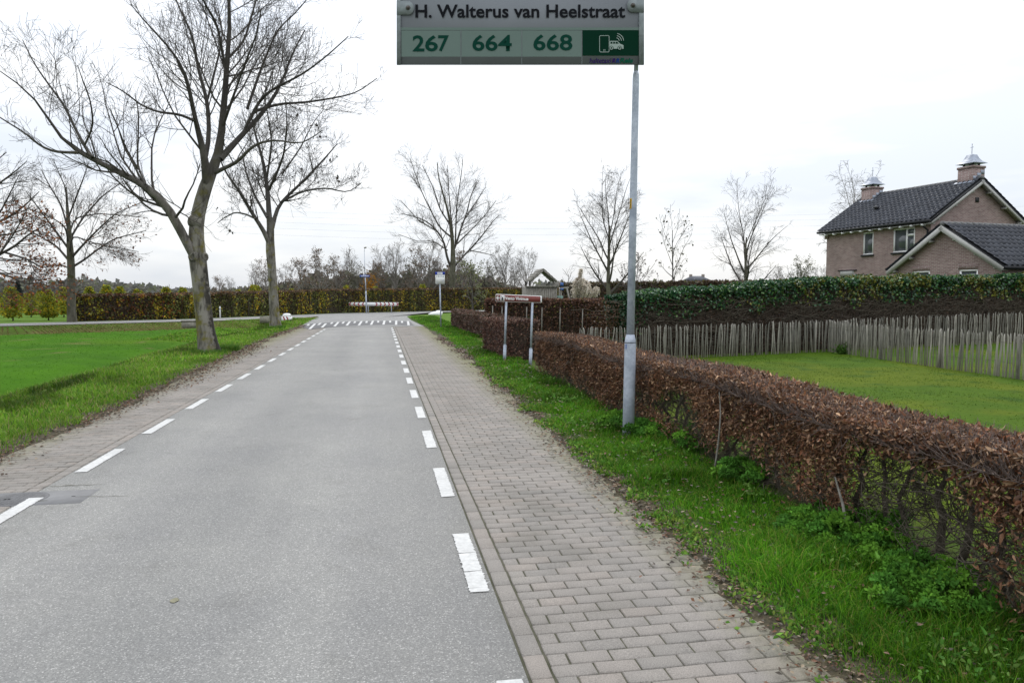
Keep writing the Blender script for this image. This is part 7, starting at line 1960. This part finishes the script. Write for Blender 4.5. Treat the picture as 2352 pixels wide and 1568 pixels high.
        t = make_tree("garden_shrub" if w < 1 else "olive_tree", lab, b, tr, lm, [dict(BEECH[0], per=lambda L: L * 3.0), dict(BEECH[1], per=lambda L: L * 3)], px, M["branch"], M["branch"], M["farbranch"], rmin=0.008,
                  leaves=lambda rng, lv, cols=cols, f=f, w=w, H=H: [leaf_arrays(rng, np.concatenate([x[:, kk] for x in (lv[0][0], lv[1][0]) for kk in (-1, -3)])[lambda q: (rng.random(len(q)) < f) & (q[:, 2] < H * 0.9)] if False else (lambda q: q[(rng.random(len(q)) < f) & (q[:, 2] < H * (0.62 if w < 1 else 0.95))])(np.concatenate([x[:, kk] for x in (lv[0][0], lv[1][0]) for kk in (-1, -3)])), 0.10 if w < 1 else 0.22, 0.6, np.array(cols).mean(0), 0.35)])
        if w < 1: t["category"] = "shrub"
build_garden()

# ------------------------------------------------------------------ cow parsley and leafy plants at the hedge foot
def build_plants():
    rng = np.random.default_rng(151)
    def frond(L, col):
        """a feathery divided leaf"""
        P, out = [], []
        n = 9
        ax = np.stack([np.zeros(n), np.linspace(0.25, 1, n) * L * 0.8, np.interp(np.linspace(0, 1, n), [0, 0.5, 1], [0.1, 0.45, 0.35]) * L], 1)
        for i, p in enumerate(ax):
            w = L * 0.42 * (1 - 0.75 * i / (n - 1))
            for s in (-1, 1):
                for j in range(8): P.append(p + np.array([s * w * (j + 0.4) / 8, w * 0.35 * (j + 0.4) / 8 + (j % 2) * 0.04 * L, -0.012 * L * j]))
        P = np.array(P); return P
    protos = []
    for k in range(4):
        parts, TP = [], []
        for i in range(13 + k):
            a = i * 2.4 + rng.normal() * 0.3; L = rng.uniform(0.13, 0.22); P = frond(L, None); c, s = math.cos(a), math.sin(a)
            Q = P.copy(); Q[:, 0] = P[:, 0] * c - P[:, 1] * s; Q[:, 1] = P[:, 0] * s + P[:, 1] * c; Q[:, 2] += rng.uniform(0.0, 0.06)
            parts.append(leaf_arrays(rng, Q, L * 0.115, 0.55, palette(rng, 1, [(0.10, 0.25, 0.030), (0.14, 0.31, 0.036), (0.070, 0.19, 0.028)])[0], 0.2))
            TP.append(np.array([[0, 0, 0], [-s * L * 0.3, c * L * 0.3, 0.25 * L], [-s * L * 0.8, c * L * 0.8, 0.35 * L]]))
        protos.append((leaf_mesh("fronds", parts), tube_mesh("stalks", [(np.array(TP), np.full((len(TP), 3), 0.002), 4)])))
    spots = [(1480, 1006), (1418, 985), (1470, 992), (1506, 1010), (1700, 1110), (1735, 1100), (1850, 1235), (1890, 1215), (1930, 1260), (1985, 1255), (2040, 1300), (2100, 1340), (2080, 1400), (2150, 1365), (2215, 1400), (1610, 1040), (1560, 1010), (2010, 1230)]
    for i, (px, py) in enumerate(spots):
        b = G(px, py); f, s = protos[i % 4]
        near = "lamp post foot" if px < 1520 else "hedge foot"
        t = thing("cow_parsley", "feathery green cow parsley plant at the foot of the lamp post" if px < 1520 else "feathery green cow parsley plant at the foot of the long beech hedge", "plant", (b[0], b[1], 0), "cow parsley at the lamp post" if px < 1520 else "cow parsley along the hedge foot")
        sc = rng.uniform(1.1, 1.6); t.rotation_euler = (0, 0, rng.uniform(0, 6.28)); t.scale = (sc, sc, sc)
        o = obj("fronds", f, M["leaf"], t); o["kind"] = "stuff"; obj("stalks", s, M["leaf"] if False else M["grass_stalk"], t)
M["grass_stalk"] = simple("green_stalk", (0.06, 0.12, 0.03), 0.6, 0.2, 20)
build_plants()

# ------------------------------------------------------------------ orchard, far trees, horizon, wires
def copy_thing(o, loc, rz, sc, label, group=None):
    r = o.copy(); COL.objects.link(r); r.location = loc; r.rotation_euler = (0, 0, rz); r.scale = (sc, sc, sc); r["label"] = label
    if group: r["group"] = group
    for ch in list(o.children):
        c = ch.copy(); COL.objects.link(c); c.parent = r
        for g in ch.children:
            e = g.copy(); COL.objects.link(e); e.parent = c
    return r

def build_orchard():
    protos = []
    for k in range(3):
        rng = np.random.default_rng(160 + k)
        tr, lm = vase(rng, (0, 0, 0), 2.5, 0.75, 0.15, 11, 0.05)
        def lf(rng, lv):
            n = 3200; z = rng.uniform(0.25, 2.35, n); r = np.interp(z, [0.2, 0.7, 1.5, 2.4], [0.45, 0.85, 0.6, 0.15]) * np.sqrt(rng.random(n)); a = rng.uniform(0, 6.28, n)
            P = np.stack([np.cos(a) * r, np.sin(a) * r, z], 1); keep = fbm(P[:, 0] * 3 + 9, z * 3 + a, 5 + k) > 0.42; P = P[keep]
            C = palette(rng, len(P), [(0.25, 0.29, 0.045), (0.33, 0.33, 0.04), (0.48, 0.36, 0.02), (0.19, 0.23, 0.05), (0.42, 0.24, 0.02)], [0.32, 0.26, 0.17, 0.2, 0.05])
            return [leaf_arrays(rng, P, 0.15, 0.7, C, 0.2)]
        protos.append((tr, lm, lf, k))
    first = {}
    spots = []
    rng = np.random.default_rng(170)
    for px, d in ((28, 51), (110, 52), (70, 60), (145, 60), (-20, 58), (20, 68), (92, 68), (60, 78), (128, 78), (0, 80), (158, 70)): spots.append((px, d))
    for px in range(196, 1000, 34): spots.append((px + rng.uniform(-16, 16), float(np.interp(px, [190, 450, 700, 1000], [60, 68, 84, 98]))))
    for i, (px, d) in enumerate(spots):
        k = i % 3; b = AG(px, d); s = rng.uniform(0.80, 1.10) * float(np.interp(px, [160, 450, 1000], [1.0, 1.06, 1.28]))
        if px < 170:
            lab = ("orchard tree with orange-yellow leaves nearest the cross road, leftmost" if px == 28 else "yellow-green orchard tree just left of the beech trunk" if px == 110 else "small yellow-green orchard tree in the rows left of the beech"); grp = "orchard trees left of the beech"
        else:
            lab, grp = "yellow-green orchard tree top showing above the tall clipped hedge", "orchard trees behind the tall hedge"
        if k not in first:
            tr, lm, lf, kk = protos[k]
            t = make_tree("orchard_tree", lab, (0, 0, 0), tr, lm, [dict(BEECH[0], per=lambda L: L * 3, lmin=0.2)], 180 + k, M["branch"], M["branch"], M["branch"], group=grp, leaves=lf, rmin=0.006); [c.data.materials.__setitem__(0, M["leaf"]) for c in t.children if c.name.startswith("leaves")]
            t.location = b; t.rotation_euler = (0, 0, rng.uniform(0, 6)); t.scale = (s, s, s); first[k] = t
        else: copy_thing(first[k], b, rng.uniform(0, 6), s, lab, grp)
build_orchard()

def build_far():
    kinds = {}
    FARL = [dict(BEECH[0], per=lambda L: L * 1.7, lmin=1.0), dict(BEECH[1], per=lambda L: L * 2.3, lmin=0.7), dict(BEECH[2], per=lambda L: L * 2.4, lmin=0.6)]
    def proto(k, cols, frac, H=11.0, sp=3.6, size=0.30):
        rng = np.random.default_rng(200 + k); tr, lm = vase(rng, (0, 0, 0), H, sp, 0.22, 11, 0.26)
        lf = None
        if cols is not None:
            def lf(rng, lv):
                P = np.concatenate([x[:, j] for x in (lv[0][0], lv[1][0], lv[2][0]) for j in (-1, -2)]); P = P[rng.random(len(P)) < frac]
                return [leaf_arrays(rng, P + rng.normal(size=P.shape) * 0.15, size, 0.75, palette(rng, len(P), cols), 0.25)]
        return tr, lm, lf
    spec = {"bare": (1, None, 0), "bare2": (2, None, 0), "brown": (3, [(0.165, 0.115, 0.082), (0.20, 0.14, 0.096), (0.14, 0.105, 0.08)], 0.42), "rust": (4, [(0.17, 0.095, 0.052), (0.20, 0.12, 0.055), (0.13, 0.085, 0.055)], 0.40), "olive": (5, [(0.11, 0.115, 0.055), (0.135, 0.13, 0.06), (0.09, 0.095, 0.055)], 0.40)}  # leaf colours lightened to carry the haze of distance
    L = [(505, 642, "rust", "small rounded rusty tree on the horizon right of the big ash trunk", 140), (527, 648, "bare", "tiny bare tree on the horizon between the two ash trees", 150), (588, 624, "bare", "pale bare tree just left of the second ash trunk", 125), (612, 618, "brown", "brown-leaved tree directly behind the second ash trunk", 120),
         (655, 624, "bare2", "thin bare tree just right of the second ash trunk", 125), (690, 606, "rust", "rust-brown tree in the wood right of the second ash", 118), (735, 599, "brown", "largest dense brown oak in the wood beyond the hedge", 115), (775, 612, "brown", "lower brown tree between the big oak and the far lamp", 120), (800, 596, "bare", "pale bare tree behind the big brown oak", 130), (822, 622, "olive", "low olive tree left of the far street lamp", 120),
         (858, 612, "rust", "thin rusty-topped tree right of the far street lamp", 118), (880, 592, "bare2", "bare tree with pale twigs between the lamp and the tall bare tree", 125), (908, 584, "bare", "tall bare dark-stemmed tree right of the far street lamp", 118), (942, 614, "olive", "olive understorey tree below the tall bare tree", 122), (965, 600, "brown", "brown-leaved tree left of the bus stop sign", 116), (985, 578, "bare2", "tall many-stemmed bare tree behind the bus stop sign", 120), (1010, 606, "rust", "rusty tree directly behind the bus stop panel", 122),
         (1062, 602, "brown", "brown tree right of the fan-shaped bare tree", 120), (1120, 618, "olive", "low olive tree right of the rounded olive tree", 125), (1160, 586, "bare", "grey bare tree left of the play tower", 105), (1207, 598, "bare2", "small dark bare tree just behind the play tower roof", 100), (1182, 612, "bare", "faint bare tree between the two bare trees by the play tower", 118),
         (1700, 622, "bare2", "faint far bare tree behind the boundary hedge", 140), (1835, 612, "olive", "rounded yellow-green tree left of the house corner", 95), (1790, 628, "bare", "low grey tree left of the yellow-green tree", 120), (1880, 628, "bare2", "low bare shrubby tree close to the house corner", 110)]
    first = {}
    rng = np.random.default_rng(210)
    for px, top, kd, lab, d in L:
        H = CAMH + (680 - top) / FPX * d; b = AG(px, d); s = H / 10.2
        if kd not in first:
            k, cols, fr = spec[kd]; tr, lm, lf = proto(k, cols, fr)
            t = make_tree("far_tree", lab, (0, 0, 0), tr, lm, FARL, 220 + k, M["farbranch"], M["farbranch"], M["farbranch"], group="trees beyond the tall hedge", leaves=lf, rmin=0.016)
            t.location = b; t.scale = (s, s, s); t.rotation_euler = (0, 0, rng.uniform(0, 6)); first[kd] = t
        else: copy_thing(first[kd], b, rng.uniform(0, 6), s, lab, "trees beyond the tall hedge")
    # a small orange shrub and understorey that reads as one mass
    parts = []
    n = 16000
    px = rng.uniform(560, 1250, n); d = rng.uniform(122, 150, n); hmax = np.interp(px, [560, 640, 720, 850, 1000, 1130, 1250], [2.5, 4.2, 6.0, 6.4, 6.4, 4.5, 3.0]) * (0.55 + 0.7 * fbm(px * 0.03, px * 0, 61))
    P = EYE[None] + (HFWD[None] + RIGHT[None] * ((px - CXP) / FPX)[:, None]) * d[:, None]; P[:, 2] = rng.random(n) * hmax
    parts.append(leaf_arrays(rng, P, 0.85, 0.8, palette(rng, n, [(0.15, 0.135, 0.115), (0.18, 0.15, 0.125), (0.14, 0.14, 0.11), (0.165, 0.165, 0.11)]), 0.2))  # understorey colours paled, haze painted into them
    n = 17000                                             # far belt left and right
    px = np.concatenate([rng.uniform(-120, 620, n // 2), rng.uniform(1230, 1960, n - n // 2)]); d = rng.uniform(300, 420, n); nz = fbm(px * 0.018, px * 0, 63, 4)
    hmax = np.where(px < 640, np.interp(px, [-120, 60, 180, 300, 420, 620], [11, 10, 9, 7.5, 5, 4.5]), np.interp(px, [1230, 1500, 1650, 1960], [8, 7, 5, 6])) * (0.6 + 0.6 * nz)
    P = EYE[None] + (HFWD[None] + RIGHT[None] * ((px - CXP) / FPX)[:, None]) * d[:, None]; P[:, 2] = rng.random(n) * hmax
    parts.append(leaf_arrays(rng, P, 2.2, 0.85, palette(rng, n, [(0.15, 0.152, 0.145), (0.17, 0.165, 0.145), (0.16, 0.15, 0.14), (0.165, 0.175, 0.115)]), 0.12))  # belt colours paled for haze as well
    o = obj("distant_woods", leaf_mesh("distant_woods", parts), M["leaf"]); tag(o, "dull brown and grey belt of woods along the horizon", "woods", kind="stuff")
    b = AG(921, 96); P = b[None] + rng.normal(size=(420, 3)) * np.array([0.5, 0.5, 0.75]) + V3(0, 0, 3.2); P[:, 2] = np.clip(P[:, 2], 1.0, 9)
    t = thing("orange_shrub", "small bright orange shrub peeping over the tall hedge beside the far lamp", "shrub", b)
    b2 = AG(851, 98); 
    o = obj("leaves", leaf_mesh("leaves", [leaf_arrays(rng, P - b + (b2 - b), 0.24, 0.7, palette(rng, 420, [(0.30, 0.14, 0.012), (0.25, 0.12, 0.02)]))], (0, 0, 0)), M["leaf"], t); o["kind"] = "stuff"
    t.location = b
    m = MB(); m.bar(b2 - b + V3(0, 0, -0.1), b2 - b + V3(0, 0, 2.6), 0.04, 6); obj("trunk", m.me("trunk"), M["branch"], t)
    # conifer and lookout on the left horizon
    b = AG(42, 250); t = thing("conifer", "dark pointed conifer on the horizon at the far left", "tree", b); H = 1.72 + 33 / FPX * 250
    m = MB(); m.bar((0, 0, -0.2), (0, 0, H * 0.9), 0.2, 6, 0.05); obj("trunk", m.me("trunk"), M["branch"], t)
    n = 2600; z = rng.random(n) ** 0.8 * H; r = (1 - z / H) * 2.6 * (0.65 + 0.5 * np.abs(np.sin(z * 3.2))) * np.sqrt(rng.random(n)); a = rng.uniform(0, 6.28, n)
    o = obj("crown", leaf_mesh("crown", [leaf_arrays(rng, np.stack([np.cos(a) * r, np.sin(a) * r, z], 1), 0.6, 0.5, (0.035, 0.045, 0.042), 0.2)]), M["leaf"], t); o["kind"] = "stuff"
    d = 160; b = AG(142.5, d); k = d / FPX; t = thing("lookout_tower", "dark wooden lookout tower on the horizon left of the beech trunk", "tower", b); U = V3(0, 0, 1)
    zt = CAMH + (680 - 645) * k
    for sx in (-1, 1):
        for sy in (-1, 1):
            m = MB(); m.box(RIGHT * sx * 3.6 * k + HFWD * sy * 0.35 + U * zt / 2, (0.09, 0.09, zt / 2), (RIGHT, HFWD, U)); obj("leg", m.me("leg"), M["darkwood"], t)
    m = MB(); m.box(U * (zt - 0.25), (4.8 * k, 0.5, 0.30), (RIGHT, HFWD, U)); obj("roof", m.me("roof"), M["darkwood"], t)
    m = MB(); m.box(U * (CAMH + (680 - 660) * k), (4.2 * k, 0.45, 0.28), (RIGHT, HFWD, U)); obj("cabin", m.me("cabin"), M["darkwood"], t)
    # roofs on the right horizon
    d = 170; b = AG(1598, d); k = d / FPX; t = thing("far_house", "low far house with a dark hipped roof on the horizon", "house", b)
    w, e, r = 29 * k, CAMH + (680 - 646) * k, CAMH + (680 - 634) * k
    m = MB(); m.box(U * e / 2, (w * 0.9, 3.0, e / 2), (RIGHT, HFWD, U)); obj("wall", m.me("wall"), M["farwall"], t)
    m = MB(); q = [(-w, -3.6), (w, -3.6), (w, 3.6), (-w, 3.6)]; bt = [RIGHT * x + HFWD * y + U * e for x, y in q]; tp = [RIGHT * x * 0.4 + HFWD * y * 0.02 + U * r for x, y in q]; m.hexa(bt, tp); rf = obj("roof", m.me("roof"), M["farroof"], t)
    for x in (-0.42, 0.55): m = MB(); m.box(RIGHT * w * x + U * (r - 0.1), (0.3, 0.3, 0.5), (RIGHT, HFWD, U)); obj("chimney", m.me("chimney"), M["farwall"], rf)
    # hill
    n = 160; px = np.linspace(-900, 3300, n); dd = 1500.0
    h = 9 + 16 * fbm(px * 0.0022, px * 0, 71, 4) + 3 * fbm(px * 0.03, px * 0, 72, 3)
    B = EYE[None] + (HFWD[None] + RIGHT[None] * ((px - CXP) / FPX)[:, None]) * dd; v = []
    for f, z in ((0, 0.0), (60, 0.75), (140, 1.0), (420, 0.9), (700, 0.0)): q = B + HFWD[None] * f; q[:, 2] = h * z - (1 if z == 0 else 0); v.append(q)
    a = np.arange(n - 1); q = np.concatenate([np.stack([i * n + a, i * n + a + 1, (i + 1) * n + a + 1, (i + 1) * n + a], 1) for i in range(4)])
    o = obj("hill", mesh("hill", np.concatenate(v), q, smooth=True), M["hill"]); tag(o, "low wooded ridge along the horizon, tinted bluish for haze", "hill", kind="structure")
    # overhead wires
    d = 190.0
    for i, y0 in enumerate((452, 462, 474, 486, 499)):
        xs = np.linspace(-700, 3200, 50); y = y0 + 48 - 48 * ((xs - 1350) / 1250) ** 2 * np.where(xs > 1350, 0.85, 1.0) + i * 2
        P = np.array([A(x, yy, d + (x - 1176) * 0.02) for x, yy in zip(xs, y)])
        o = obj("power_line", tube_mesh("power_line", [(P[None], np.full((1, 50), 0.013), 4)]), M["wire"])
        tag(o, ["topmost of the five thin power lines crossing the sky", "second highest power line crossing the pale sky", "middle one of the five thin power lines", "second lowest thin power line crossing the sky", "lowest of the five thin power lines in the sky"][i], "power line", "power lines crossing the sky")
build_far()
